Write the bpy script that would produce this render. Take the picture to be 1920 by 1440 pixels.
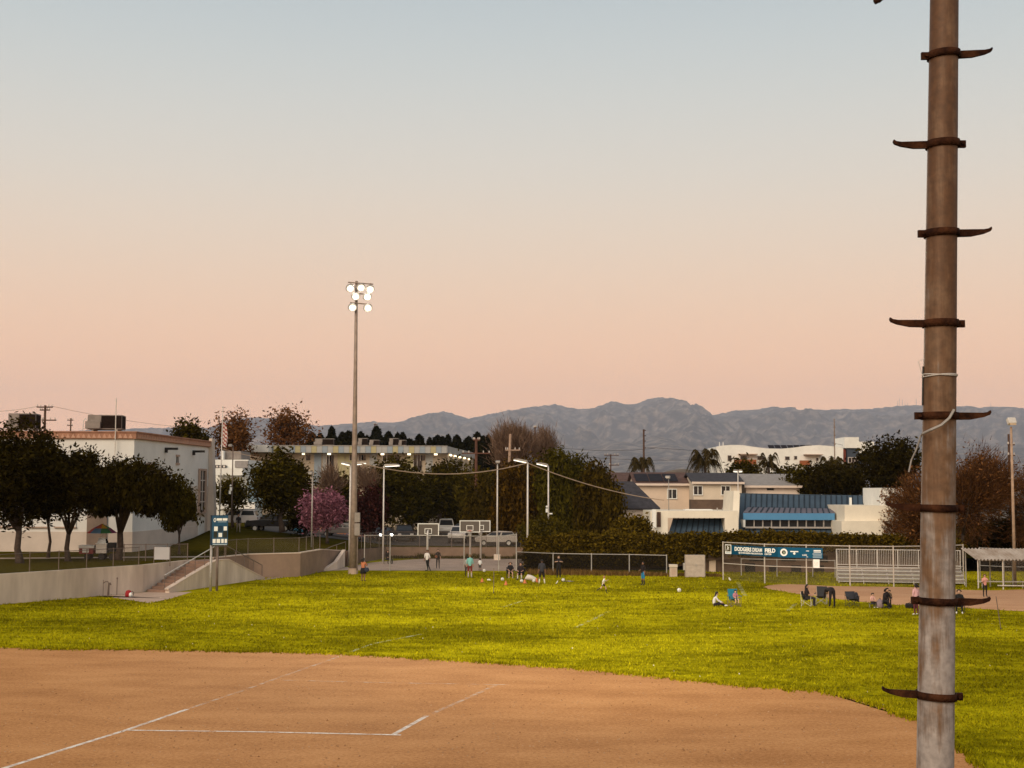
import bpy, bmesh, math, random
import numpy as np
from mathutils import Vector, Matrix, noise
R = math.radians
random.seed(7)
rng = np.random.default_rng(7)
for o in list(bpy.data.objects):
    bpy.data.objects.remove(o)
SC = bpy.context.scene
COL = SC.collection

# ------------------------------------------------------------------ camera
CAMZ, F = 6.8, 2560.0
cam_d = bpy.data.cameras.new('camera')
cam = bpy.data.objects.new('camera', cam_d)
COL.objects.link(cam)
SC.camera = cam
cam_d.sensor_width = 36
cam_d.lens = 48
cam_d.clip_start = 0.1
cam_d.clip_end = 90000
CM = Matrix.Rotation(R(90 + 4.44), 4, 'X') @ Matrix.Rotation(R(0.2), 4, 'Z')
cam.matrix_world = Matrix.Translation((0, 0, CAMZ)) @ CM
# ------------------------------------------------------------------ sky
W = bpy.data.worlds.new('World')
SC.world = W
W.use_nodes = True
nt = W.node_tree
nt.nodes.clear()
SUN_EL, SUN_AZ = 32, -150          # the after-glow: low, behind the camera on its left
n_out = nt.nodes.new('ShaderNodeOutputWorld')
n_bg = nt.nodes.new('ShaderNodeBackground')
n_tc = nt.nodes.new('ShaderNodeTexCoord')
n_sep = nt.nodes.new('ShaderNodeSeparateXYZ')
n_r = nt.nodes.new('ShaderNodeValToRGB')
n_sky = nt.nodes.new('ShaderNodeTexSky')
n_sky.sky_type = 'NISHITA'
n_sky.sun_disc = False
n_sky.sun_elevation = R(3)
n_sky.sun_rotation = R(SUN_AZ)
n_mul = nt.nodes.new('ShaderNodeMix'); n_mul.data_type = 'RGBA'; n_mul.blend_type = 'ADD'
def srgb(r, g, b):
    f = lambda c: ((c / 255 + 0.055) / 1.055) ** 2.4 if c / 255 > 0.04045 else c / 255 / 12.92
    return (f(r), f(g), f(b), 1)
cr = n_r.color_ramp
cr.interpolation = 'B_SPLINE'
stops = [(-90, (96, 82, 70)), (-2, (212, 160, 130)), (0.0, (282, 210, 163)), (2.5, (281, 212, 165)), (5, (271, 211, 168)), (7.5, (256, 214, 180)),
         (10, (243, 217, 192)), (13, (228, 218, 204)), (17, (208, 212, 209)), (21, (188, 200, 205)), (35, (166, 176, 184)),
         (90, (146, 152, 160))]
for i, (el, c) in enumerate(stops):
    p = 0.5 + 0.5 * math.sin(R(el))
    e = cr.elements[i] if i < 2 else cr.elements.new(p)
    e.position = p
    e.color = tuple(v / 1.3 for v in srgb(*c)[:3]) + (1,)      # background strength 1.3 restores it
for i, (el, c) in enumerate(stops):
    pass
n_map = nt.nodes.new('ShaderNodeMath'); n_map.operation = 'MULTIPLY_ADD'
n_map.inputs[1].default_value = 0.5; n_map.inputs[2].default_value = 0.5
nt.links.new(n_tc.outputs['Generated'], n_sep.inputs[0])
nt.links.new(n_sep.outputs['Z'], n_map.inputs[0])
nt.links.new(n_map.outputs[0], n_r.inputs[0])
nt.links.new(n_r.outputs[0], n_mul.inputs['A'])
nt.links.new(n_sky.outputs[0], n_mul.inputs['B'])
n_mul.inputs['Factor'].default_value = 0.01
nt.links.new(n_mul.outputs['Result'], n_bg.inputs[0])
n_bg.inputs[1].default_value = 1.3
nt.links.new(n_bg.outputs[0], n_out.inputs[0])
# the broad western after-glow, one soft sun
sun_d = bpy.data.lights.new('sun', 'SUN')
sun_d.energy = 2.5
sun_d.angle = R(40)
sun_d.color = (1.0, 0.80, 0.58)
sun = bpy.data.objects.new('sun', sun_d)
COL.objects.link(sun)
_d = Vector((math.sin(R(SUN_AZ)) * math.cos(R(SUN_EL)), math.cos(R(SUN_AZ)) * math.cos(R(SUN_EL)), math.sin(R(SUN_EL))))
sun.rotation_euler = (-_d).to_track_quat('-Z', 'Y').to_euler()
sun.location = (0, -20, 40)
SC.view_settings.view_transform = 'Standard'
SC.view_settings.look = 'None'
SC.view_settings.exposure = 0.0
SC.view_settings.gamma = 1.0
SC.view_settings.use_curve_mapping = False
SC.render.engine = 'CYCLES'
SC.render.resolution_x, SC.render.resolution_y = 1024, 768
SC.cycles.transparent_max_bounces = 24
SC.cycles.volume_bounces = 1
SC.cycles.max_bounces = 6

# ------------------------------------------------------------------ survey helpers: photograph point -> place
def ray(px, py):
    return (CM.to_3x3() @ Vector(((px - 960) / F, (720 - py) / F, -1))).normalized()
def G(px, py, z=0.0):
    d = ray(px, py); t = (z - CAMZ) / d.z
    return Vector((d.x * t, d.y * t, z))
def A(px, py, Y):
    d = ray(px, py); t = Y / d.y
    return Vector((d.x * t, Y, CAMZ + d.z * t))
def PX(Y):            # pixels per metre at distance Y
    return F / Y
# ------------------------------------------------------------------ mesh helpers
class MB:
    def __init__(s):
        s.v, s.f, s.m = [], [], []
    def add(s, vs, fs, mi=0):
        n = len(s.v)
        s.v += [tuple(p) for p in vs]
        s.f += [tuple(i + n for i in f) for f in fs]
        s.m += [mi] * len(fs)
        return s
    def box(s, x0, x1, y0, y1, z0, z1, mi=0):
        return s.add([(x0, y0, z0), (x1, y0, z0), (x1, y1, z0), (x0, y1, z0), (x0, y0, z1), (x1, y0, z1), (x1, y1, z1), (x0, y1, z1)],
                     [(0, 3, 2, 1), (4, 5, 6, 7), (0, 1, 5, 4), (1, 2, 6, 5), (2, 3, 7, 6), (3, 0, 4, 7)], mi)
    def obox(s, c, sx, sy, sz, rz=0, rx=0, mi=0):
        M = Matrix.Translation(c) @ Matrix.Rotation(rz, 4, 'Z') @ Matrix.Rotation(rx, 4, 'X')
        vs = [M @ Vector((a * sx / 2, b * sy / 2, k * sz / 2)) for k in (-1, 1) for a, b in ((-1, -1), (1, -1), (1, 1), (-1, 1))]
        return s.add(vs, [(0, 3, 2, 1), (4, 5, 6, 7), (0, 1, 5, 4), (1, 2, 6, 5), (2, 3, 7, 6), (3, 0, 4, 7)], mi)
    def tube(s, pts, r, n=8, mi=0, cap=True):
        pts = [Vector(p) for p in pts]
        rr = r if isinstance(r, (list, tuple)) else [r] * len(pts)
        vs, fs = [], []
        up = None
        for i, p in enumerate(pts):
            t = (pts[min(i + 1, len(pts) - 1)] - pts[max(i - 1, 0)])
            t = t.normalized() if t.length > 1e-9 else Vector((0, 0, 1))
            if up is None:
                up = Vector((1, 0, 0)) if abs(t.x) < 0.8 else Vector((0, 1, 0))
            a = (up - t * up.dot(t)).normalized(); up = a
            b = t.cross(a)
            for k in range(n):
                q = 2 * math.pi * k / n
                vs.append(p + (a * math.cos(q) + b * math.sin(q)) * rr[i])
        for i in range(len(pts) - 1):
            for k in range(n):
                k2 = (k + 1) % n
                fs.append((i * n + k, i * n + k2, (i + 1) * n + k2, (i + 1) * n + k))
        if cap:
            fs.append(tuple(range(n - 1, -1, -1)))
            fs.append(tuple((len(pts) - 1) * n + k for k in range(n)))
        return s.add(vs, fs, mi)
    def lathe(s, c, prof, n=12, mi=0):
        c = Vector(c); vs, fs = [], []
        for r, z in prof:
            for k in range(n):
                q = 2 * math.pi * k / n
                vs.append(c + Vector((r * math.cos(q), r * math.sin(q), z)))
        for i in range(len(prof) - 1):
            for k in range(n):
                k2 = (k + 1) % n
                fs.append((i * n + k, i * n + k2, (i + 1) * n + k2, (i + 1) * n + k))
        fs.append(tuple(range(n - 1, -1, -1))); fs.append(tuple((len(prof) - 1) * n + k for k in range(n)))
        return s.add(vs, fs, mi)
    def prism(s, poly, z0, z1, mi=0):          # poly in xy, counter-clockwise
        n = len(poly)
        vs = [(p[0], p[1], z0) for p in poly] + [(p[0], p[1], z1) for p in poly]
        return s.add(vs, [tuple(range(n - 1, -1, -1)), tuple(range(n, 2 * n))] + [(i, (i + 1) % n, n + (i + 1) % n, n + i) for i in range(n)], mi)
    def extr(s, poly, d, mi=0):                # poly: 3d points, d: offset vector
        n = len(poly); d = Vector(d)
        vs = [Vector(p) for p in poly] + [Vector(p) + d for p in poly]
        return s.add(vs, [tuple(range(n - 1, -1, -1)), tuple(range(n, 2 * n))] + [(i, (i + 1) % n, n + (i + 1) % n, n + i) for i in range(n)], mi)
    def build(s, name, mat, parent=None, smooth=False, world=False, fix=True, bevel=0):
        me = bpy.data.meshes.new(name)
        off = Vector((0, 0, 0))
        if world and parent is not None:
            p = parent
            while p is not None:
                off += p.location; p = p.parent
        me.from_pydata([tuple(Vector(v) - off) for v in s.v] if off.length else s.v, [], s.f)
        mats = mat if isinstance(mat, (list, tuple)) else [mat]
        for m in mats:
            me.materials.append(m)
        if len(mats) > 1:
            me.polygons.foreach_set('material_index', s.m)
        if fix:
            bm = bmesh.new(); bm.from_mesh(me)
            bmesh.ops.recalc_face_normals(bm, faces=bm.faces)
            if bevel:
                bmesh.ops.bevel(bm, geom=list(bm.edges), offset=bevel, segments=1, affect='EDGES', clamp_overlap=True)
            bm.to_mesh(me); bm.free()
        if smooth:
            me.polygons.foreach_set('use_smooth', [True] * len(me.polygons))
        o = bpy.data.objects.new(name, me)
        COL.objects.link(o)
        if parent is not None:
            o.parent = parent
        return o
def tag(o, label, cat, group=None):
    o['label'] = label; o['category'] = cat
    if group: o['group'] = group
    return o
def thing(name, label, cat, loc=(0, 0, 0), rz=0, group=None):
    o = bpy.data.objects.new(name, None)
    o.empty_display_size = 0.2
    COL.objects.link(o)
    o.location = loc; o.rotation_euler = (0, 0, rz)
    return tag(o, label, cat, group)
def struct(o):
    o['kind'] = 'structure'; return o
def stuff(o):
    o['kind'] = 'stuff'; return o
def dup(root, loc=None, rz=None, label=None, group=None, scale=None):
    def cp(o, par):
        c = o.copy(); COL.objects.link(c)
        if par is not None:
            c.parent = par
        for ch in [q for q in KIDS.get(o.name, o.children)]:
            cp(ch, c)
        return c
    r = cp(root, None)
    if loc is not None: r.location = loc
    if rz is not None: r.rotation_euler = (0, 0, rz)
    if label: r['label'] = label
    if group: r['group'] = group
    if scale: r.scale = scale
    return r
KIDS = {}
# ------------------------------------------------------------------ materials
def mat(name, col, rough=0.8, var=0.15, scale=3.0, bump=0.0, bscale=None, metal=0.0, col2=None, stretch=None, detail=4, emit=None, spec=0.3):
    m = bpy.data.materials.new(name); m.use_nodes = True
    t = m.node_tree; b = t.nodes['Principled BSDF']
    b.inputs['Roughness'].default_value = rough
    b.inputs['Metallic'].default_value = metal
    b.inputs['Specular IOR Level'].default_value = spec
    col = tuple(col) + (1,) if len(col) == 3 else col
    if emit:
        b.inputs['Emission Color'].default_value = tuple(emit[0]) + (1,)
        b.inputs['Emission Strength'].default_value = emit[1]
    if var or col2 or bump:
        tc = t.nodes.new('ShaderNodeTexCoord')
        mp = t.nodes.new('ShaderNodeMapping')
        if stretch: mp.inputs['Scale'].default_value = stretch
        t.links.new(tc.outputs['Object'], mp.inputs[0])
        nz = t.nodes.new('ShaderNodeTexNoise'); nz.inputs['Scale'].default_value = scale; nz.inputs['Detail'].default_value = detail
        nz.inputs['Roughness'].default_value = 0.65
        t.links.new(mp.outputs[0], nz.inputs['Vector'])
        rp = t.nodes.new('ShaderNodeValToRGB')
        c2 = tuple(col2) + (1,) if col2 else None
        rp.color_ramp.elements[0].position = 0.36; rp.color_ramp.elements[1].position = 0.66
        rp.color_ramp.elements[0].color = tuple(c * (1 - var) for c in col[:3]) + (1,)
        rp.color_ramp.elements[1].color = c2 or tuple(min(1, c * (1 + var)) for c in col[:3]) + (1,)
        t.links.new(nz.outputs['Fac'], rp.inputs[0])
        t.links.new(rp.outputs[0], b.inputs['Base Color'])
        if bump:
            bp = t.nodes.new('ShaderNodeBump'); bp.inputs['Strength'].default_value = bump; bp.inputs['Distance'].default_value = 0.05
            n2 = t.nodes.new('ShaderNodeTexNoise'); n2.inputs['Scale'].default_value = bscale or scale * 6; n2.inputs['Detail'].default_value = 5
            t.links.new(mp.outputs[0], n2.inputs['Vector'])
            t.links.new(n2.outputs['Fac'], bp.inputs['Height'])
            t.links.new(bp.outputs[0], b.inputs['Normal'])
    else:
        b.inputs['Base Color'].default_value = col
    return m
def leafmat(name, dark, light, rough=0.6, trans=0.25):
    m = bpy.data.materials.new(name); m.use_nodes = True
    t = m.node_tree; b = t.nodes['Principled BSDF']
    g = t.nodes.new('ShaderNodeNewGeometry')
    rp = t.nodes.new('ShaderNodeValToRGB')
    rp.color_ramp.elements[0].color = tuple(dark) + (1,); rp.color_ramp.elements[1].color = tuple(light) + (1,)
    t.links.new(g.outputs['Random Per Island'], rp.inputs[0])
    t.links.new(rp.outputs[0], b.inputs['Base Color'])
    b.inputs['Roughness'].default_value = rough
    b.inputs['Specular IOR Level'].default_value = 0.0
    tr = t.nodes.new('ShaderNodeBsdfTranslucent')
    t.links.new(rp.outputs[0], tr.inputs['Color'])
    mx = t.nodes.new('ShaderNodeMixShader'); mx.inputs[0].default_value = trans
    t.links.new(b.outputs[0], mx.inputs[1]); t.links.new(tr.outputs[0], mx.inputs[2])
    t.links.new(mx.outputs[0], t.nodes['Material Output'].inputs['Surface'])
    return m
def linkmat(name, col, scale=14.0, thick=0.16):     # woven chain-link wire, diagonal
    m = bpy.data.materials.new(name); m.use_nodes = True
    t = m.node_tree; b = t.nodes['Principled BSDF']
    b.inputs['Base Color'].default_value = tuple(col) + (1,); b.inputs['Roughness'].default_value = 1.0; b.inputs['Specular IOR Level'].default_value = 0.0
    tc = t.nodes.new('ShaderNodeTexCoord'); sp = t.nodes.new('ShaderNodeSeparateXYZ')
    t.links.new(tc.outputs['UV'], sp.inputs[0])
    fac = None
    for sgn in (1, -1):
        a = t.nodes.new('ShaderNodeMath'); a.operation = 'MULTIPLY_ADD'; a.inputs[1].default_value = sgn
        t.links.new(sp.outputs['X'], a.inputs[0]); t.links.new(sp.outputs['Y'], a.inputs[2])
        s2 = t.nodes.new('ShaderNodeMath'); s2.operation = 'MULTIPLY'; s2.inputs[1].default_value = scale
        t.links.new(a.outputs[0], s2.inputs[0])
        fr = t.nodes.new('ShaderNodeMath'); fr.operation = 'FRACT'; t.links.new(s2.outputs[0], fr.inputs[0])
        lt = t.nodes.new('ShaderNodeMath'); lt.operation = 'LESS_THAN'; lt.inputs[1].default_value = thick
        t.links.new(fr.outputs[0], lt.inputs[0])
        if fac is None: fac = lt
        else:
            mm = t.nodes.new('ShaderNodeMath'); mm.operation = 'MAXIMUM'
            t.links.new(fac.outputs[0], mm.inputs[0]); t.links.new(lt.outputs[0], mm.inputs[1]); fac = mm
    tr = t.nodes.new('ShaderNodeBsdfTransparent')
    mx = t.nodes.new('ShaderNodeMixShader')
    t.links.new(fac.outputs[0], mx.inputs[0]); t.links.new(tr.outputs[0], mx.inputs[1]); t.links.new(b.outputs[0], mx.inputs[2])
    t.links.new(mx.outputs[0], t.nodes['Material Output'].inputs['Surface'])
    return m
def wornmat(name, col, amount=0.5, scale=2.2):       # chalk rubbed away in places
    m = mat(name, col, 0.9, 0.1, 8)
    t = m.node_tree; b = t.nodes['Principled BSDF']
    tc = t.nodes.new('ShaderNodeTexCoord')
    n1 = t.nodes.new('ShaderNodeTexNoise'); n1.inputs['Scale'].default_value = scale; n1.inputs['Detail'].default_value = 8; n1.inputs['Roughness'].default_value = 0.75
    t.links.new(tc.outputs['Object'], n1.inputs['Vector'])
    rp = t.nodes.new('ShaderNodeValToRGB'); rp.color_ramp.elements[0].position = amount - 0.12; rp.color_ramp.elements[1].position = amount + 0.2
    t.links.new(n1.outputs['Fac'], rp.inputs[0])
    tr = t.nodes.new('ShaderNodeBsdfTransparent'); mx = t.nodes.new('ShaderNodeMixShader')
    t.links.new(rp.outputs[0], mx.inputs[0]); t.links.new(tr.outputs[0], mx.inputs[1]); t.links.new(b.outputs[0], mx.inputs[2])
    t.links.new(mx.outputs[0], t.nodes['Material Output'].inputs['Surface'])
    return m

M = {}
M['concrete'] = mat('concrete', (.36, .27, .21), .9, .16, .8, .2)
M['concrete_wall'] = mat('concrete_wall', (.60, .485, .395), .9, .18, .45, .15, col2=(.76, .64, .53), stretch=(1, 1, .25))
M['brownwall'] = mat('brown_wall', (.13, .085, .06), .9, .2, .6, .15)
M['court'] = mat('court', (.36, .265, .21), .9, .14, .5, .1)
M['asphalt'] = mat('asphalt', (.055, .045, .040), .9, .2, .7, .2)
M['white'] = mat('white_paint', (.76, .76, .72), .75, .06, .7, .05)
M['stucco'] = mat('white_stucco', (.68, .68, .66), .9, .05, .5, .12, 14)
M['stuccolow'] = mat('cream_stucco', (.56, .49, .43), .9, .08, .5, .12, 14)
M['cream'] = mat('cream_wall', (.62, .53, .42), .9, .06, .6, .05)
M['pinkwall'] = mat('pink_wall', (.60, .475, .37), .9, .07, .5, .05)
M['palewall'] = mat('pale_wall', (.66, .55, .47), .9, .05, .5)
M['offwhite'] = mat('offwhite_wall', (.72, .66, .55), .9, .07, .5, .1)
M['tile'] = mat('red_tile', (.36, .185, .12), .85, .2, 1.5, .3)
M['tiledark'] = mat('red_tile_pattern', (.52, .31, .22), .85, .15, 2)
M['brownroof'] = mat('brown_roof', (.10, .055, .045), .9, .25, 2, .3)
M['darkroof'] = mat('dark_roof', (.045, .042, .05), .9, .25, 2, .3)
M['greyroof'] = mat('grey_roof', (.26, .24, .23), .9, .12, 2, .2)
M['blueroof'] = mat('blue_metal_roof', (.050, .078, .112), .55, .14, .5, spec=.2)
M['blueseam'] = mat('blue_metal_seam', (.018, .027, .040), .6, .1, 1, spec=.2)
M['bluefascia'] = mat('blue_fascia', (.075, .23, .42), .5, .05, 1)
M['dark'] = mat('dark_opening', (.012, .010, .009), .6, .2, 2)
M['glass'] = mat('window_glass', (.02, .022, .026), .12, 0, 1, spec=.5)
M['frame'] = mat('window_frame', (.55, .50, .46), .6, .05, 2)
M['galv'] = mat('galvanised_steel', (.36, .335, .31), .5, .15, 6, metal=.3)
M['galvbright'] = mat('bright_galvanised', (.60, .56, .52), .5, .1, 5, metal=.15)
M['alu'] = mat('aluminium', (.52, .50, .47), .45, .08, 4, metal=.35)
M['mastmat'] = mat('mast_steel', (.26, .20, .165), .6, .2, 3, metal=.2)
M['rust'] = mat('rusty_iron', (.020, .007, .005), .9, .4, 9, .3, col2=(.065, .024, .010), spec=.1)
M['wood'] = mat('pole_wood', (.09, .05, .034), .9, .25, 4)
M['palewood'] = mat('pale_pole_wood', (.36, .25, .18), .9, .2, 4)
M['bark'] = mat('bark', (.065, .045, .034), .95, .35, 5, .5)
M['blackmetal'] = mat('black_metal', (.02, .018, .018), .6, .2, 3)
M['rail'] = mat('rail_steel', (.16, .12, .10), .6, .2, 3, metal=.2)
M['hvac'] = mat('hvac_grey', (.25, .22, .20), .8, .15, 2, spec=.1)
M['hvacdark'] = mat('hvac_coil', (.018, .012, .010), .9, .3, 10, spec=.05)
M['link'] = linkmat('chain_link', (.22, .18, .15), 9.0, .055)
M['linkdark'] = linkmat('chain_link_dark', (.05, .04, .035), 8.0, .12)
M['screen'] = linkmat('wind_screen', (.012, .010, .008), 12.0, .42)
M['lampglow'] = mat('lamp_glow', (.9, .9, .85), .5, 0, 1, emit=((1.0, .93, .80), 14))
M['lampsoft'] = mat('lamp_lens', (.9, .88, .82), .5, 0, 1, emit=((1.0, .90, .76), 1.6))
M['walllamp'] = mat('wall_lamp_lens', (.9, .88, .8), .5, 0, 1, emit=((1.0, .82, .55), 2.6))
M['headlamp'] = mat('headlamp', (.9, .9, .85), .4, 0, 1, emit=((1.0, .95, .82), 9))
M['chalk'] = wornmat('chalk', (.86, .80, .72), .42, 2.2)
M['chalkfaint'] = wornmat('chalk_faint', (.76, .62, .48), .55, 2.2)
M['grasspaint'] = wornmat('faded_field_paint', (.60, .62, .36), .56, 1.6)
# ------------------------------------------------------------------ lawn and earth materials
def grassmat(name, dark, mid, light, scale=.55):
    m = bpy.data.materials.new(name); m.use_nodes = True
    t = m.node_tree; b = t.nodes['Principled BSDF']
    b.inputs['Roughness'].default_value = 1; b.inputs['Specular IOR Level'].default_value = .0
    tc = t.nodes.new('ShaderNodeTexCoord')
    n1 = t.nodes.new('ShaderNodeTexNoise'); n1.inputs['Scale'].default_value = scale * .12; n1.inputs['Detail'].default_value = 6
    n2 = t.nodes.new('ShaderNodeTexNoise'); n2.inputs['Scale'].default_value = scale * 3; n2.inputs['Detail'].default_value = 8; n2.inputs['Roughness'].default_value = .7
    for n in (n1, n2): t.links.new(tc.outputs['Object'], n.inputs['Vector'])
    mx = t.nodes.new('ShaderNodeMath'); mx.operation = 'MULTIPLY_ADD'; mx.inputs[1].default_value = .45
    sc = t.nodes.new('ShaderNodeMath'); sc.operation = 'MULTIPLY'; sc.inputs[1].default_value = .55
    t.links.new(n2.outputs['Fac'], sc.inputs[0]); t.links.new(n1.outputs['Fac'], mx.inputs[0]); t.links.new(sc.outputs[0], mx.inputs[2])
    rp = t.nodes.new('ShaderNodeValToRGB')
    e = rp.color_ramp.elements
    e[0].position = .36; e[0].color = tuple(dark) + (1,)
    e[1].position = .62; e[1].color = tuple(light) + (1,)
    k = e.new(.47); k.color = tuple(mid) + (1,)
    t.links.new(mx.outputs[0], rp.inputs[0]); t.links.new(rp.outputs[0], b.inputs['Base Color'])
    bp = t.nodes.new('ShaderNodeBump'); bp.inputs['Strength'].default_value = .6; bp.inputs['Distance'].default_value = .08
    t.links.new(n2.outputs['Fac'], bp.inputs['Height']); t.links.new(bp.outputs[0], b.inputs['Normal'])
    return m
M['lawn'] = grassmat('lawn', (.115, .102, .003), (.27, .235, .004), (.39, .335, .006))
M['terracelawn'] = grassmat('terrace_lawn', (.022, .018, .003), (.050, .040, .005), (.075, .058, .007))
M['blades'] = leafmat('grass_blades', (.155, .138, .004), (.47, .41, .008), 1, .3)
def patchy(m, lo=.55, hi=1.22):
    # broad worn and lush patches and painted-in tuft-shadow streaks, over turf and blades
    t = m.node_tree; b = t.nodes['Principled BSDF']; b.inputs['Specular IOR Level'].default_value = 0
    tc = t.nodes.new('ShaderNodeTexCoord'); mp = t.nodes.new('ShaderNodeMapping'); mp.inputs['Scale'].default_value = (.55, 1.0, 1); t.links.new(tc.outputs['Object'], mp.inputs[0])
    n1 = t.nodes.new('ShaderNodeTexNoise'); n1.inputs['Scale'].default_value = .9; n1.inputs['Detail'].default_value = 7; n1.inputs['Roughness'].default_value = .72; t.links.new(mp.outputs[0], n1.inputs['Vector'])
    n0 = t.nodes.new('ShaderNodeTexNoise'); n0.inputs['Scale'].default_value = .13; n0.inputs['Detail'].default_value = 3; t.links.new(mp.outputs[0], n0.inputs['Vector'])
    ma = t.nodes.new('ShaderNodeMath'); ma.operation = 'MULTIPLY_ADD'; ma.inputs[1].default_value = .45; ms = t.nodes.new('ShaderNodeMath'); ms.operation = 'MULTIPLY'; ms.inputs[1].default_value = .55
    t.links.new(n1.outputs['Fac'], ms.inputs[0]); t.links.new(n0.outputs['Fac'], ma.inputs[0]); t.links.new(ms.outputs[0], ma.inputs[2])
    rp = t.nodes.new('ShaderNodeValToRGB'); rp.color_ramp.elements[0].position = .43; rp.color_ramp.elements[1].position = .57
    rp.color_ramp.elements[0].color = (lo, lo, lo, 1); rp.color_ramp.elements[1].color = (hi, hi, hi, 1)
    t.links.new(ma.outputs[0], rp.inputs[0])
    src = b.inputs['Base Color'].links[0].from_socket
    mx = t.nodes.new('ShaderNodeMix'); mx.data_type = 'RGBA'; mx.blend_type = 'MULTIPLY'; mx.inputs['Factor'].default_value = 1
    t.links.new(src, mx.inputs['A']); t.links.new(rp.outputs[0], mx.inputs['B'])
    for l in list(src.links):
        if l.to_node != mx and l.to_socket.name in ('Base Color', 'Color'): t.links.new(mx.outputs['Result'], l.to_socket)
patchy(M['lawn']); patchy(M['blades'])
def dirtmat():
    m = bpy.data.materials.new('infield_dirt'); m.use_nodes = True
    t = m.node_tree; b = t.nodes['Principled BSDF']; b.inputs['Roughness'].default_value = .95; b.inputs['Specular IOR Level'].default_value = .1
    tc = t.nodes.new('ShaderNodeTexCoord')
    mp = t.nodes.new('ShaderNodeMapping'); mp.inputs['Scale'].default_value = (.5, 1.0, 1); mp.inputs['Rotation'].default_value = (0, 0, .12)
    t.links.new(tc.outputs['Object'], mp.inputs[0])
    n1 = t.nodes.new('ShaderNodeTexNoise'); n1.inputs['Scale'].default_value = .55; n1.inputs['Detail'].default_value = 7; n1.inputs['Roughness'].default_value = .6
    n2 = t.nodes.new('ShaderNodeTexNoise'); n2.inputs['Scale'].default_value = 9; n2.inputs['Detail'].default_value = 9; n2.inputs['Roughness'].default_value = .85
    t.links.new(mp.outputs[0], n1.inputs['Vector']); t.links.new(tc.outputs['Object'], n2.inputs['Vector'])
    a = t.nodes.new('ShaderNodeMath'); a.operation = 'MULTIPLY_ADD'; a.inputs[1].default_value = .28
    s = t.nodes.new('ShaderNodeMath'); s.operation = 'MULTIPLY'; s.inputs[1].default_value = .72
    t.links.new(n2.outputs['Fac'], s.inputs[0]); t.links.new(n1.outputs['Fac'], a.inputs[0]); t.links.new(s.outputs[0], a.inputs[2])
    rp = t.nodes.new('ShaderNodeValToRGB'); e = rp.color_ramp.elements
    e[0].position = .40; e[0].color = (.31, .130, .040, 1)
    e[1].position = .60; e[1].color = (.58, .295, .118, 1)
    k = e.new(.5); k.color = (.46, .212, .074, 1)
    t.links.new(a.outputs[0], rp.inputs[0]); t.links.new(rp.outputs[0], b.inputs['Base Color'])
    bp = t.nodes.new('ShaderNodeBump'); bp.inputs['Strength'].default_value = .5; bp.inputs['Distance'].default_value = .04
    t.links.new(n2.outputs['Fac'], bp.inputs['Height']); t.links.new(bp.outputs[0], b.inputs['Normal'])
    return m
M['dirt'] = dirtmat()
# foliage
M['leaf_dark'] = leafmat('leaf_dark', (.009, .006, .0015), (.046, .034, .005))
M['leaf_green'] = leafmat('leaf_green', (.013, .009, .0015), (.080, .061, .006))
M['leaf_yellow'] = leafmat('leaf_yellow', (.030, .023, .004), (.11, .080, .008))
M['leaf_willow'] = leafmat('leaf_willow', (.012, .008, .0015), (.095, .062, .007))
M['leaf_willow2'] = leafmat('leaf_willow_russet', (.014, .008, .0015), (.125, .066, .008))
M['leaf_willow3'] = leafmat('leaf_willow_green', (.012, .010, .0015), (.105, .085, .008))
M['leaf_brown'] = leafmat('leaf_brown', (.06, .026, .010), (.23, .10, .034))
M['leaf_pink'] = leafmat('blossom_pink', (.12, .042, .060), (.42, .18, .24))
M['leaf_wine'] = leafmat('leaf_wine', (.018, .006, .005), (.085, .028, .024))
M['leaf_ivy'] = leafmat('leaf_ivy', (.020, .014, .002), (.16, .105, .010))
M['leaf_conifer'] = leafmat('leaf_conifer', (.006, .006, .003), (.022, .021, .008))
M['twig'] = leafmat('twig', (.09, .055, .038), (.22, .14, .095), trans=0)
M['twigbrown'] = leafmat('twig_brown', (.035, .016, .008), (.15, .066, .024), trans=0)
M['palm'] = leafmat('palm_leaf', (.018, .013, .005), (.085, .062, .022))
M['dryweeds'] = leafmat('dry_weeds', (.10, .06, .02), (.28, .16, .05))

# ------------------------------------------------------------------ ground
def sheet(name, poly, z, m, T=None):
    mb = MB(); mb.add([(p[0], p[1], z) for p in poly], [tuple(range(len(poly)))])
    return mb.build(name, m, fix=False)
gm = mat('far_ground', (.12, .10, .075), .95, .3, .02)
struct(sheet('ground', [(-40000, -300), (40000, -300), (40000, 60000), (-40000, 60000)], -0.35, gm))
# playing field lawn
FIELD = [(-70, 12), (70, 12), (70, 118), (38, 118), (6, 118), (4.5, 138.2), (-12.6, 137.2), (-15, 122), (-16.5, 107.5), (-20.06, 105.1), (-21.5, 99.3), (-22.5, 97.7), (-24.25, 90.65), (-30.1, 80.6), (-36, 68.5), (-50, 45)]
struct(sheet('field_lawn', FIELD, 0.0, M['lawn']))
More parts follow.
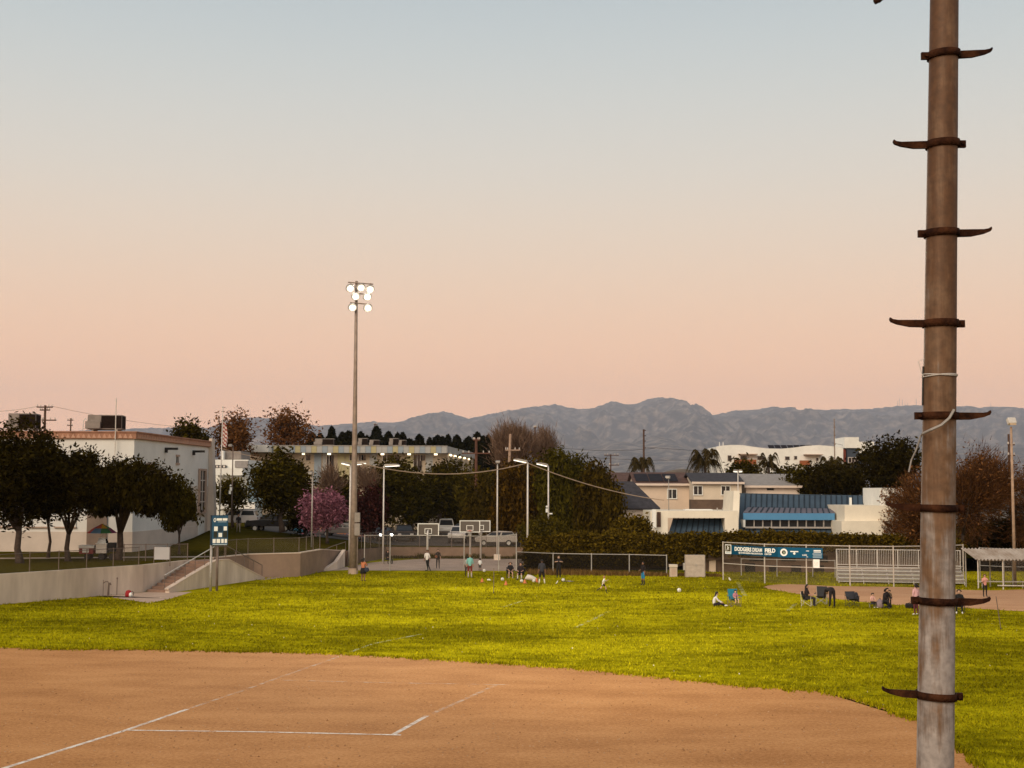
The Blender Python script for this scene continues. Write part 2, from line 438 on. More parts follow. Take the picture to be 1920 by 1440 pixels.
# near infield (its edge wavers where grass creeps in)
def smooth_poly(pts, n, jit, seed):
    r = random.Random(seed); out = []
    P = [Vector((p[0], p[1])) for p in pts]
    m_ = len(P)
    for i in range(m_ - 1):
        p0, p1, p2, p3 = P[max(i - 1, 0)], P[i], P[i + 1], P[min(i + 2, m_ - 1)]
        for k in range(n):
            t = k / n
            q = 0.5 * ((2 * p1) + (p2 - p0) * t + (2 * p0 - 5 * p1 + 4 * p2 - p3) * t * t + (3 * p1 - p0 - 3 * p2 + p3) * t ** 3)
            out.append((q.x + r.gauss(0, jit), q.y + r.gauss(0, jit)))
    out.append((P[-1].x, P[-1].y))
    return out
edge_px = [(-200, 1212), (-60, 1212), (100, 1217), (250, 1218), (400, 1221), (520, 1223), (640, 1227), (800, 1236), (960, 1246), (1090, 1255), (1200, 1266),
           (1330, 1280), (1440, 1290), (1540, 1297), (1570, 1302), (1630, 1320), (1680, 1338), (1720, 1352), (1790, 1398), (1835, 1436)]
EDGE = smooth_poly([G(*p) for p in edge_px], 14, .10, 3)
inf = EDGE + [(11.8, 30), (9, 22), (4, 17), (-30, 17), (-42, 30)]
dirt = struct(sheet('infield_dirt', inf, 0.006, M['dirt']))
# far infield
far_px = [(1432, 1101), (1450, 1106), (1500, 1114), (1560, 1122), (1620, 1129), (1700, 1135), (1790, 1139), (1860, 1143), (1960, 1148), (2100, 1152)]
FAR = smooth_poly([G(*p) for p in far_px], 10, .06, 5)
far_top = smooth_poly([G(*p) for p in [(2100, 1103), (1960, 1104), (1840, 1107), (1700, 1101), (1565, 1099), (1500, 1096), (1460, 1096), (1440, 1098)]], 6, .03, 6)
m_far = M['dirt'].copy(); m_far.name = 'far_infield_dirt'
for n_ in m_far.node_tree.nodes:
    if n_.type == 'VALTORGB':
        n_.color_ramp.elements[0].color = (.34, .17, .085, 1); n_.color_ramp.elements[1].color = (.50, .275, .15, 1); n_.color_ramp.elements[2].color = (.56, .33, .19, 1)
struct(sheet('far_infield_dirt', FAR + far_top, 0.006, m_far))
# chalk lines
def line(name, pts, w, m, z):
    mb = MB(); P = [Vector((p[0], p[1], 0)) for p in pts]
    for i in range(len(P) - 1):
        d = (P[i + 1] - P[i]).normalized(); s = Vector((-d.y, d.x, 0)) * w / 2
        a, b = P[i], P[i + 1]
        mb.add([(*(a - s)[:2], z), (*(b - s)[:2], z), (*(b + s)[:2], z), (*(a + s)[:2], z)], [(0, 1, 2, 3)])
    return struct(mb.build(name, m, fix=False))
line('chalk_line', [G(-40, 1456), G(100, 1412), G(235, 1370), G(352, 1330)], .15, M['chalk'], .012)
line('chalk_line', [G(240, 1370), G(480, 1373), G(752, 1379)], .14, M['chalk'], .016)
line('chalk_line', [G(736, 1379), G(800, 1343)], .15, M['chalk'], .012)
line('faded_chalk_line', [G(800, 1343), G(870, 1312), G(930, 1285)], .16, M['chalkfaint'], .012)
line('faded_chalk_line', [G(352, 1330), G(450, 1297), G(560, 1258), G(652, 1226)], .14, M['chalkfaint'], .012)
line('faded_chalk_line', [G(520, 1276), G(720, 1281), G(955, 1285)], .12, M['chalkfaint'], .020)
line('faded_field_line', [G(655, 1224), G(700, 1208), G(790, 1190)], .16, M['grasspaint'], .03)
line('faded_field_line', [G(1080, 1177), G(1110, 1163), G(1140, 1148)], .2, M['grasspaint'], .03)
line('faded_field_line', [G(1383, 1092), G(1390, 1105), G(1397, 1118)], .28, M['grasspaint'], .03)
line('faded_field_line', [G(1476, 1146), G(1492, 1133)], .22, M['grasspaint'], .03)
line('faded_field_line', [G(940, 1140), G(985, 1126)], .16, M['grasspaint'], .03)
# ------------------------------------------------------------------ upper ground: terrace, hillside, street bank
BX = [-60, -50, -36, -30.1, -24.25, -22.5, -21.5, -20.06, -16.5, -15, -12.6, 4.5, 6, 45, 80]
BY = [40, 45, 68.5, 80.6, 90.65, 97.7, 99.3, 105.1, 107.5, 122, 137.2, 138.2, 124, 120, 120]
def sstep(t):
    t = max(0, min(1, t)); return t * t * (3 - 2 * t)
def T(x, y):
    zt = np.interp(x, [-60, -16.5, -14.5, -12.6, 60], [1.75, 1.75, 1.3, 1.0, 1.0])
    zs = np.interp(x, [-60, -32, -22, -12, 10, 60], [3.6, 3.2, 2.2, 1.1, 1.0, 1.0])
    a = np.interp(x, [-30.2, -28.2], [134, 111])
    return float(zt + (zs - zt) * sstep((y - a) / 14))
xs = sorted(set(list(np.linspace(-60, 80, 113)) + BX))
vs, fs, NR = [], [], 46
for x in xs:
    y0 = np.interp(x, BX, BY)
    for k in range(NR):
        y = y0 + (330 - y0) * (k / (NR - 1)) ** 1.7
        vs.append((x, y, T(x, y)))
for i in range(len(xs) - 1):
    for k in range(NR - 1):
        fs.append((i * NR + k, (i + 1) * NR + k, (i + 1) * NR + k + 1, i * NR + k + 1))
mb = MB(); mb.add(vs, fs)
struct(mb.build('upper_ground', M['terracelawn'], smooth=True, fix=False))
def draped(name, fx0, fx1, y0, y1, m, dz, n=40):      # sheet following T, between y0(x) and y1(x)
    mb = MB(); V = []
    for i in range(n + 1):
        x = fx0 + (fx1 - fx0) * i / n
        a, b = (y0(x), y1(x))
        for k in range(7):
            y = a + (b - a) * k / 6
            V.append((x, y, T(x, y) + dz))
    Fc = [(i * 7 + k, (i + 1) * 7 + k, (i + 1) * 7 + k + 1, i * 7 + k + 1) for i in range(n) for k in range(6)]
    mb.add(V, Fc)
    return struct(mb.build(name, m, smooth=True, fix=False))
draped('street', -27, 40, lambda x: 140.5, lambda x: 190, M['asphalt'], .012, 60)
draped('pavement', -45, -22.5, lambda x: 96.2 + (x + 45) * .25, lambda x: 98.0 + (x + 45) * .25, M['concrete'], .012)
# camera bank (the slope the photographer stands on)
mb = MB(); V = []
for i, x in enumerate(np.linspace(-60, 60, 25)):
    for k, (y, z) in enumerate([(-60, 5.1), (-4, 5.1), (2, 4.9), (6, 3.6), (10, 2.0), (14, .6), (17, -.05), (18, -.3)]):
        V.append((x, y, z))
mb.add(V, [(i * 8 + k, (i + 1) * 8 + k, (i + 1) * 8 + k + 1, i * 8 + k + 1) for i in range(24) for k in range(7)])
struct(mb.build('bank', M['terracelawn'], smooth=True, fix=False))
# basketball court
struct(sheet('court', [G(655, 1069.5), G(968, 1070.5), G(1000, 1066), (4.0, 136), (-8.5, 136), G(760, 1050), G(700, 1054.5), (-14.2, 123)], .008, M['court']))
struct(sheet('footpath', [G(492, 1088), G(560, 1079), G(612, 1071), G(660, 1068.5), (-14.4, 121), (-15.3, 121), (-16.6, 107.6), (-19.9, 105.3)], .010, M['concrete']))
struct(sheet('stair_landing_pad', [G(188, 1117), G(280, 1131), G(322, 1122), G(360, 1110), (-24.0, 90.9), (-26.6, 86.6)], .010, mat('pad_concrete', (.46, .33, .25), .9, .12, 1, .1)))
# ------------------------------------------------------------------ grass blades over the lawn (real relief)
def quick_mesh(name, V, Q, mat_, parent=None, smooth=False):
    V = np.asarray(V, dtype=np.float32); Q = np.asarray(Q, dtype=np.int32)
    k = Q.shape[1]
    me = bpy.data.meshes.new(name)
    me.vertices.add(len(V)); me.vertices.foreach_set('co', V.ravel())
    me.loops.add(Q.size); me.loops.foreach_set('vertex_index', Q.ravel())
    me.polygons.add(len(Q)); me.polygons.foreach_set('loop_start', np.arange(0, Q.size, k, dtype=np.int32))
    me.polygons.foreach_set('loop_total', np.full(len(Q), k, dtype=np.int32))
    me.update(calc_edges=True); me.validate()
    me.materials.append(mat_)
    o = bpy.data.objects.new(name, me); COL.objects.link(o)
    if parent is not None: o.parent = parent
    return o
def inpoly(x, y, poly):
    P = np.array([(p[0], p[1]) for p in poly]); ins = np.zeros(len(x), bool); j = len(P) - 1
    for i in range(len(P)):
        c = ((P[i, 1] > y) != (P[j, 1] > y)) & (x < (P[j, 0] - P[i, 0]) * (y - P[i, 1]) / (P[j, 1] - P[i, 1] + 1e-12) + P[i, 0])
        ins ^= c; j = i
    return ins
def blades(n, dmin, dmax, h0, h1, w):
    # even over the ground seen: denser near
    u = rng.random(n); d = dmin * (dmax / dmin) ** u
    x = (rng.random(n) * 2 - 1) * .42 * d
    keep = inpoly(x, d, FIELD) & ~inpoly(x, d, inf) & ~inpoly(x, d, FAR + far_top)
    keep &= ~((d > 108) & (x > -16) & (x < 5) & (d > 112.8 - .0 * x))
    keep &= ~inpoly(x, d, [G(492, 1088), G(560, 1079), G(612, 1071), G(660, 1068.5), (-14.4, 121), (-16.8, 106.6), (-19.6, 101.5)])
    keep &= ~inpoly(x, d, [G(188, 1117), G(280, 1131), G(322, 1122), G(500, 1086), (-20, 101.5), (-24.0, 90.9), (-26.6, 86.6)])
    x, d = x[keep], d[keep]; n = len(x)
    # clumping
    cl = np.array([noise.noise((a * .7, b * .7, 0)) for a, b in zip(x, d)]) if n < 200000 else np.zeros(n)
    h = (h0 + (h1 - h0) * rng.random(n)) * (1 + .8 * cl) * (.7 + d / 110)
    a = rng.random(n) * math.pi * 2
    wv = w * (.6 + .8 * rng.random(n)) * (.6 + d / 70)
    dx, dy = np.cos(a) * wv, np.sin(a) * wv
    lx, ly = rng.normal(0, .5, n) * h, rng.normal(0, .5, n) * h
    V = np.zeros((n, 3, 3))
    V[:, 0] = np.stack([x - dx, d - dy, np.full(n, -.005)], 1)
    V[:, 1] = np.stack([x + dx, d + dy, np.full(n, -.005)], 1)
    V[:, 2] = np.stack([x + lx, d + ly, h], 1)
    return V.reshape(-1, 3), np.arange(3 * n).reshape(-1, 3)
V_, Q_ = blades(190000, 33, 116, .035, .085, .022)
stuff(tag(quick_mesh('lawn_grass', V_, Q_, M['blades']), 'short yellow green grass covering the playing field', 'grass'))
# fringe of grass leaning over the dirt edge
E = np.array(EDGE); n = 9000
k = rng.integers(0, len(E) - 1, n); tt = rng.random(n)[:, None]
pt = E[k] * (1 - tt) + E[k + 1] * tt
off = rng.normal(.0, .24, n); pt = pt + np.stack([off * .3, off], 1)
h = .05 + .09 * rng.random(n); a = rng.random(n) * 6.28; w_ = .03
V = np.zeros((n, 3, 3))
V[:, 0] = np.stack([pt[:, 0] - np.cos(a) * w_, pt[:, 1] - np.sin(a) * w_, np.full(n, 0)], 1)
V[:, 1] = np.stack([pt[:, 0] + np.cos(a) * w_, pt[:, 1] + np.sin(a) * w_, np.full(n, 0)], 1)
V[:, 2] = np.stack([pt[:, 0] + rng.normal(0, .04, n), pt[:, 1] + rng.normal(-.02, .05, n), h], 1)
stuff(tag(quick_mesh('edge_grass', V.reshape(-1, 3), np.arange(3 * n).reshape(-1, 3), M['blades']), 'ragged grass fringe along the curved edge of the dirt infield', 'grass'))
#@@STRUCT
# ------------------------------------------------------------------ mountains
RIDGE = [(-400, 812), (0, 812), (200, 806), (300, 803), (400, 802), (440, 797), (470, 788), (485, 783), (520, 786), (560, 793), (600, 799), (650, 796), (700, 791), (745, 793), (790, 783), (815, 775), (832, 771),
         (850, 776), (880, 785), (905, 779), (930, 774), (965, 768), (1000, 762), (1040, 758), (1080, 767), (1110, 766), (1145, 753), (1165, 758), (1190, 758), (1215, 748), (1237, 745), (1265, 754), (1290, 770),
         (1315, 781), (1340, 778), (1380, 769), (1420, 768), (1447, 762), (1480, 768), (1520, 769), (1560, 768), (1600, 768), (1650, 765), (1680, 761), (1720, 760), (1790, 765), (1815, 761), (1835, 765), (1860, 762),
         (1880, 769), (1905, 780), (1930, 784), (2000, 792), (2400, 800)]
rx = np.array([p[0] for p in RIDGE]); ry = np.array([p[1] for p in RIDGE])
def fbm(x, y, o=5):
    s, a, f = 0, 1, 1
    for i in range(o):
        s += a * (1 - abs(noise.noise((x * f, y * f, 3.7 * i)))); a *= .5; f *= 2.05
    return s / 1.94
def mountain(name, dist, front, lift, NX=900, NV=110, seed=0.0, amp=1.0, material=None):
    vs, fs = [], []
    for i in range(NX + 1):
        px = -350 + 2700 * i / NX
        py = float(np.interp(px, rx, ry)) + lift + 4.0 * (fbm(px * .03 + seed, 1.0) - .8) + 2.4 * noise.noise((px * .16, seed, 2.0)) + 1.3 * noise.noise((px * .45, seed, 5.0))
        top = A(px, py, dist)
        for k in range(NV + 1):
            t = k / NV                       # 0 = foot, 1 = crest
            y = front + (dist - front) * t
            x = top.x * (y / dist) ** .15
            prof = t ** 1.15
            ridg = fbm(x / 1500 + seed, y / 3000 + seed, 8) ** 1.7 - .60
            env = math.sin(math.pi * min(1, t * 1.0)) ** .7 * amp
            z = top.z * prof + top.z * .66 * ridg * env
            cap = CAMZ + (top.z - CAMZ) * y / dist * (1 - .03 * (1 - t))
            z = min(z, cap)
            vs.append((x, y, max(z, -60) if k else -60))
    for i in range(NX):
        for k in range(NV):
            a = i * (NV + 1) + k
            fs.append((a, a + NV + 1, a + NV + 2, a + 1))
    # back slope
    mb = MB(); mb.add(vs, fs)
    return struct(mb.build(name, material, smooth=True, fix=False))
mm = mat('mountain_chaparral', (.050, .046, .042), .95, .3, .0060, 0, detail=11, col2=(.27, .215, .17))
[n for n in mm.node_tree.nodes if n.type == 'VALTORGB'][0].color_ramp.elements[0].position = .46
for n_ in [mm.node_tree]:
    b_ = n_.nodes.new('ShaderNodeBump'); b_.inputs['Distance'].default_value = 170; b_.inputs['Strength'].default_value = 1.0
    z_ = n_.nodes.new('ShaderNodeTexNoise'); z_.noise_type = 'RIDGED_MULTIFRACTAL'; z_.inputs['Scale'].default_value = .0024; z_.inputs['Detail'].default_value = 8
    n_.links.new(n_.nodes['Texture Coordinate'].outputs['Object'], z_.inputs['Vector']); n_.links.new(z_.outputs['Fac'], b_.inputs['Height']); n_.links.new(b_.outputs[0], n_.nodes['Principled BSDF'].inputs['Normal'])
mountain('mountains', 25000, 13500, 0, material=mm)
mountain('foothills', 15500, 10500, 72, NX=200, NV=24, seed=5.3, amp=.8, material=mm)
# near brown hill with a track
mb = MB(); V = []
for i in range(41):
    x = -140 + 280 * i / 40
    for k in range(13):
        y = 2300 + 300 * k / 12
        V.append((x + 320, y, -2 + 45 * math.exp(-(x / 70) ** 2) * math.exp(-((y - 2500) / 90) ** 2) + 16 * math.exp(-((x + 80) / 60) ** 2 - ((y - 2500) / 90) ** 2)))
mb.add(V, [(i * 13 + k, (i + 1) * 13 + k, (i + 1) * 13 + k + 1, i * 13 + k + 1) for i in range(40) for k in range(12)])
struct(mb.build('hill', mat('dry_hill', (.12, .085, .05), .95, .3, .05), smooth=True, fix=False))
# antennas on the crest
for i, px in enumerate([1683, 1687, 1692, 1697, 1702, 1718, 1857]):
    b = A(px, 762, 24900); h = [100, 150, 120, 80, 70, 140, 60][i]
    mb = MB(); mb.tube([b + Vector((0, 0, -60)), b + Vector((0, 0, h))], 4.5, 4)
    r_ = thing('ridge_antenna', 'thin radio mast on the far mountain crest', 'antenna', (b.x, b.y, b.z - 60), 0, 'masts on the mountain crest')
    mb.build('mast', M['galv'], r_, world=True)
# the air between
mb = MB(); mb.box(-26000, 26000, -40, 25600, -70, 1900)
hz = stuff(mb.build('haze', None or mat('haze_air', (1, 1, 1), var=0)))
hz['label'] = 'thin evening haze greying the far mountains'; hz['category'] = 'haze'
hm = hz.data.materials[0]; t_ = hm.node_tree
t_.nodes.remove(t_.nodes['Principled BSDF'])
pv = t_.nodes.new('ShaderNodeVolumePrincipled')
pv.inputs['Color'].default_value = (.76, .83, 1.0, 1); pv.inputs['Density'].default_value = .000031; pv.inputs['Anisotropy'].default_value = 0.0
t_.links.new(pv.outputs[0], t_.nodes['Material Output'].inputs['Volume'])
#@@ walls ----------------------------------------------------------
def wallrun(name, label, cat, pts, th, m, cap=None, zb=-.3, group=None):
    """pts: (x,y,ztop); thickness th laid to the left of travel; one panel per leg"""
    b = Vector((pts[0][0], pts[0][1], 0))
    root = thing(name, label, cat, b, 0, group)
    for i in range(len(pts) - 1):
        a, c = Vector(pts[i]), Vector(pts[i + 1])
        d = Vector((c.x - a.x, c.y - a.y, 0)).normalized(); s = Vector((-d.y, d.x, 0)) * th
        mb = MB()
        mb.add([(a.x, a.y, zb), (c.x, c.y, zb), (c.x, c.y, c.z), (a.x, a.y, a.z), (a.x + s.x, a.y + s.y, zb), (c.x + s.x, c.y + s.y, zb), (c.x + s.x, c.y + s.y, c.z), (a.x + s.x, a.y + s.y, a.z)],
               [(0, 1, 2, 3), (4, 7, 6, 5), (0, 3, 7, 4), (1, 5, 6, 2), (3, 2, 6, 7), (0, 4, 5, 1)])
        mb.build('wall_panel', m, root, world=True)
        if cap:
            mb = MB(); up = Vector((0, 0, .07)); o_ = s * .12
            q = [a - o_, c - o_, c + s + o_, a + s + o_]; q[1].z = c.z; q[2].z = c.z
            mb.extr([p + Vector((0, 0, .002)) for p in q], up)
            mb.build('coping', cap, root, world=True)
    return root
M['coping'] = mat('pale_coping', (.62, .50, .41), .9, .1, 1)
leg = lambda a, b, z0, z1, n: [(a[0] + (b[0] - a[0]) * i / n, a[1] + (b[1] - a[1]) * i / n, z0 + (z1 - z0) * i / n) for i in range(n + 1)]
wallrun('retaining_wall', 'long white painted retaining wall below the terrace lawn', 'wall', leg((-50, 45), (-36, 68.5), 1.72, 1.74, 3) + leg((-36, 68.5), (-30.1, 80.6), 1.74, 1.77, 2)[1:] + leg((-30.1, 80.6), (-24.25, 90.65), 1.77, 1.80, 3)[1:] + leg((-24.25, 90.65), (-22.5, 97.7), 1.80, 1.80, 2)[1:], .3, M['concrete_wall'])
wallrun('retaining_wall', 'brown retaining wall behind the stairs and rubbish bin', 'wall', [(-21.5, 99.3, 1.80), (-20.06, 105.1, 1.80), (-16.5, 107.5, 1.80), (-15.7, 114, 1.80), (-15.0, 122, 1.35)], .3, M['concrete_wall'] if 0 else mat('tan_wall', (.27, .185, .135), .9, .15, .5, .15), M['coping'])
wallrun('retaining_wall', 'low tan wall between the basketball court and the street', 'wall', [(-14.6, 122, 1.35), (-12.6, 137.2, 1.08), (-6, 137.6, 1.06), (0, 137.9, 1.06), (4.5, 138.2, 1.06)], .3, mat('court_wall', (.21, .135, .095), .9, .2, .5, .15))
wallrun('ramp_wall', 'sloping concrete wedge wall beside the foot of the light tower', 'wall', [tuple(G(608, 1071)[:2]) + (.05,), tuple(A(632, 1055, 117)[:2]) + (.62,), (-14.7, 121.5, 1.42)], .25, M['concrete_wall'], M['coping'])
# stair wedge
P1, P2 = Vector((-22.4, 90.2, 0)), Vector((-18.8, 104.8, 0)); DV = (P2 - P1); LN = DV.length; DU = DV / LN; NU = Vector((-DU.y, DU.x, 0))
W_ = lambda s, n, z: P1 + DU * (s * LN) + NU * n + Vector((0, 0, z))
root = thing('concrete_stair', 'concrete double stair with sloped white front wall beside the lawn', 'stairs', P1)
mb = MB(); mb.extr([W_(0, 0, -.3), W_(1, 0, -.3), W_(1, 0, .03), W_(.585, 0, 1.72), W_(.455, 0, 1.76), W_(0, 0, .22)], NU * .28)
mb.build('front_wall', M['concrete_wall'], root, world=True)
mb = MB(); mb.extr([W_(-.01, -.03, .225), W_(.455, -.03, 1.765), W_(.455, -.03, 1.83), W_(-.01, -.03, .29)], NU * .34)
mb.extr([W_(.456, -.03, 1.765), W_(.585, -.03, 1.725), W_(.585, -.03, 1.79), W_(.456, -.03, 1.83)], NU * .34)
mb.extr([W_(.586, -.03, 1.725), W_(1.0, -.03, .035), W_(1.0, -.03, .10), W_(.586, -.03, 1.79)], NU * .34)
mb.build('coping', M['coping'], root, world=True)
stp = mat('stair_tread', (.24, .15, .11), .9, .15, 1.5, .1)
for i in range(10):
    s0, s1 = .02 + .0435 * i, .02 + .0435 * (i + 1)
    mb = MB(); mb.extr([W_(s0, .281, -.2), W_(s1 + .001, .281, -.2), W_(s1 + .001, .281, .175 * (i + 1)), W_(s0, .281, .175 * (i + 1))], NU * 1.48)
    mb.build('step', stp, root, world=True)
    s0, s1 = 1.0 - .0415 * i, 1.0 - .0415 * (i + 1)
    mb = MB(); mb.extr([W_(s1 - .001, .281, -.2), W_(s0, .281, -.2), W_(s0, .281, .175 * (i + 1)), W_(s1 - .001, .281, .175 * (i + 1))], NU * .98)
    mb.build('step', stp, root, world=True)
mb = MB(); mb.extr([W_(.456, .281, -.2), W_(.584, .281, -.2), W_(.584, .281, 1.752), W_(.456, .281, 1.752)], NU * 1.6)
mb.build('landing', stp, root, world=True)
def handrail(label, pts, h, m, npost):
    root = thing('handrail', label, 'handrail', pts[0])
    mb = MB(); mb.tube([p + Vector((0, 0, h)) for p in pts], .032, 6); mb.build('top_rail', m, root, world=True)
    L = [0]
    for i in range(len(pts) - 1): L.append(L[-1] + (pts[i + 1] - pts[i]).length)
    for k in range(npost):
        q = L[-1] * k / (npost - 1)
        i = min(len(pts) - 2, max(0, int(np.searchsorted(L, q, 'right')) - 1)); t = (q - L[i]) / (L[i + 1] - L[i]); p = pts[i].lerp(pts[i + 1], t)
        mb = MB(); mb.tube([p, p + Vector((0, 0, h))], .028, 6); mb.build('post', M['rail'], root, world=True)
    return root
handrail('steel handrail with pale top climbing the left stair flight', [W_(-.02, .2, .24), W_(.2, .2, .97), W_(.455, .2, 1.82)], .92, M['galvbright'], 6)
handrail('dark steel handrail descending the right stair flight', [W_(.47, .2, 1.84), W_(.585, .2, 1.80), W_(.8, .2, .92), W_(1.0, .2, .10)], .92, M['rail'], 6)
handrail('thin handrail on the footpath ramp behind the tower', [A(600, 1055, 118), A(622, 1045, 120), A(648, 1036, 122)], .95, M['rail'], 4)
# ------------------------------------------------------------------ white hall on the terrace
Z0 = 1.75
XC, YC = -30.4, 110.0
root = thing('white_hall', 'large white stucco hall with red tile cornice behind the terrace trees', 'building', (XC, YC, Z0))
H = 9.55
D2 = Vector((1.3, 22.0, 0)); DN = D2.normalized()
mb = MB(); mb.prism([(XC, YC), (XC + D2.x, YC + D2.y), (XC - 26, YC + 22), (XC - 26, YC)], Z0 - .3, Z0 + H - .5)
mb.build('wall', M['stucco'], root, world=True)
# lower cream band around the base (proud 30 mm)
mb = MB(); mb.prism([(XC + .04, YC - .04), (XC + D2.x + .04, YC + D2.y), (XC + D2.x - .3, YC + D2.y), (XC - .3, YC + .3), (XC - 26, YC + .3), (XC - 26, YC - .04)], Z0 - .3, Z0 + 1.6)
mb.build('plinth', M['stuccolow'], root, world=True)
# cornice
mb = MB(); mb.prism([(XC + .18, YC - .18), (XC + D2.x + .18, YC + D2.y), (XC - 26, YC + 22), (XC - 26, YC - .18)], Z0 + H - .5, Z0 + H)
mb.build('cornice', M['tile'], root, world=True)
mb = MB(); mb.prism([(XC + .26, YC - .26), (XC + D2.x + .26, YC + D2.y), (XC - 26, YC + 22), (XC - 26, YC - .26)], Z0 + H + .001, Z0 + H + .10)
mb.build('coping', M['tile'], root, world=True)
# zigzag tiles on the cornice, front and side
nz = 0
tri = MB(); tri.extr([(-.17, 0, 0), (.17, 0, 0), (0, 0, .34)], (0, -.045, 0))
tri_o = tri.build('cornice_tile', M['tiledark'], root)
tri_o.location = (-.25, -.182, H - .44)
for i in range(1, 52):
    c = tri_o.copy(); COL.objects.link(c); c.location = (-.25 - .42 * i, -.182, H - .44)
for i in range(50):
    c = tri_o.copy(); COL.objects.link(c)
    p = DN * (.4 + .43 * i); c.location = (p.x + .183, p.y, H - .44); c.rotation_euler = (0, 0, R(90 - 3.4))
# pilaster frame, tall window, small windows, spouts on the side wall
def side(s, z):   # point on side wall: s metres from the corner
    p = Vector((XC, YC, 0)) + DN * s; return Vector((p.x, p.y, Z0 + z))
SN = Vector((DN.y, -DN.x, 0))
def sidebox(name, s0, s1, z0, z1, d0, d1, m, par):
    mb = MB(); a, b = side(s0, z0), side(s1, z0)
    mb.extr([a + SN * d0, b + SN * d0, b + SN * d0 + Vector((0, 0, z1 - z0)), a + SN * d0 + Vector((0, 0, z1 - z0))], SN * (d1 - d0))
    return mb.build(name, m, par, world=True)
M['surround'] = mat('window_surround', (.42, .31, .25), .9, .1, 1)
sidebox('lower_band', 11.0, 21.6, 1.62, 5.3, .0, .03, M['stuccolow'], root)
wn = sidebox('tall_window', 18.3, 20.2, 2.9, 6.75, .035, .06, M['glass'], root)
for s_ in (18.15, 20.22): sidebox('jamb', s_ - .12, s_ + .12, 2.75, 6.95, .035, .2, M['surround'], wn)
sidebox('head', 18.28, 20.1, 6.76, 6.95, .035, .2, M['surround'], wn); sidebox('sill', 18.28, 20.1, 2.7, 2.9, .035, .24, M['surround'], wn)
sidebox('mullion', 19.17, 19.29, 2.91, 6.75, .062, .12, M['frame'], wn)
for z_ in (3.8, 4.75, 5.8): sidebox('transom', 18.28, 20.09, z_, z_ + .1, .062, .11, M['frame'], wn)
sidebox('panel', 18.2, 20.2, -.1, 2.4, .035, .10, M['stucco'], root)
for (s0, s1, z0, z1) in ((3.2, 5.0, 5.6, 7.0), (11.2, 11.9, 7.35, 7.9)):
    w2 = sidebox('window', s0, s1, z0, z1, .005, .03, M['glass'], root)
    sidebox('frame', s0 - .15, s1 + .15, z1 + .001, z1 + .18, .005, .09, M['surround'], w2)
    sidebox('sill', s0 - .15, s1 + .15, z0 - .18, z0 - .001, .005, .09, M['surround'], w2)
    sidebox('mullion', (s0 + s1) / 2 - .04, (s0 + s1) / 2 + .04, z0, z1, .032, .07, M['frame'], w2)
for s_ in (8.0, 16.2):
    sp = MB(); a = side(s_, H - 1.05); sp.obox(a + SN * .55, 1.1, .28, .2, math.atan2(SN.y, SN.x)); sp.build('rain_spout', M['blackmetal'], root, world=True)
    sp = MB(); sp.obox(side(s_, H - 1.25) + SN * .1, .2, .3, .28, math.atan2(SN.y, SN.x)); sp.build('spout_bracket', M['blackmetal'], root, world=True)
pl = MB(); a = side(21.4, 0); b = side(22.3, 0)
pl.add([a + SN * .02, b + SN * .02, b + SN * .75, a + SN * .75, a + SN * .02 + Vector((0, 0, 9.9)), b + SN * .02 + Vector((0, 0, 9.9)), b + SN * .32 + Vector((0, 0, 9.9)), a + SN * .32 + Vector((0, 0, 9.9))],
       [(0, 1, 2, 3), (4, 7, 6, 5), (0, 4, 5, 1), (1, 5, 6, 2), (2, 6, 7, 3), (3, 7, 4, 0)])
pl.build('buttress', M['stuccolow'], root, world=True)
# blind panels on the front wall
for i, (x0, x1) in enumerate(((-11.2, -9.8), (-8.9, -7.1), (-6.6, -4.9), (-13.6, -12.1))):
    mb = MB(); x0 += XC + 3.4 - 3; x1 += XC + 3.4 - 3
    mb.box(x0, x1, YC - .09, YC - .045, Z0 + 2.0, Z0 + 4.4); p_ = mb.build('wall_panel', M['stucco'], root, world=True)
    mb = MB(); mb.box(x0 - .05, x1 + .05, YC - .16, YC - .05, Z0 + 1.9, Z0 + 1.998); mb.build('sill', M['surround'], p_, world=True)
mb = MB(); mb.box(XC - 3.6, XC - 2.0, YC - .14, YC - .045, Z0 - .1, Z0 + 3.2); mb.build('door', mat('brown_door', (.20, .15, .12), .7, .15, 1), root, world=True)
# roof gear
def hvac(label, c, sx, sy, sz, rz, group=None):
    r_ = thing('rooftop_unit', label, 'air conditioner', c, rz, group)
    mb = MB(); mb.box(-sx / 2, sx / 2, -sy / 2, sy / 2, .25, sz); mb.build('cabinet', M['hvac'], r_, bevel=.03)
    mb = MB(); mb.box(-sx * .10, sx * .49, -sy / 2 - .03, -sy / 2 - .004, .35, sz - .08); mb.build('coil', M['hvacdark'], r_)
    mb = MB(); mb.box(sx / 2 + .004, sx / 2 + .03, -sy * .42, sy * .42, .35, sz - .1); mb.build('coil', M['hvacdark'], r_)
    mb = MB(); mb.box(-sx * .55, -sx * .12, -sy / 2 - .25, -sy / 2 - .003, .32, sz * .62); mb.build('hood', M['hvac'], r_)
    for a in (-1, 1):
        mb = MB(); mb.box(a * sx * .35 - .08, a * sx * .35 + .08, -sy / 2, sy / 2, 0, .249); mb.build('skid', M['galv'], r_)
    return r_
zr = Z0 + H + .1
hvac('grey rooftop air conditioner beside the tall whip antenna', A(200, 803, 113).xy.to_3d() + Vector((0, 0, zr)), 2.75, 1.8, 1.45, .1)
hvac('grey rooftop air conditioner half hidden by the tree crown', A(46, 800, 113).xy.to_3d() + Vector((0, 0, zr)), 2.2, 1.8, 1.55, .1)
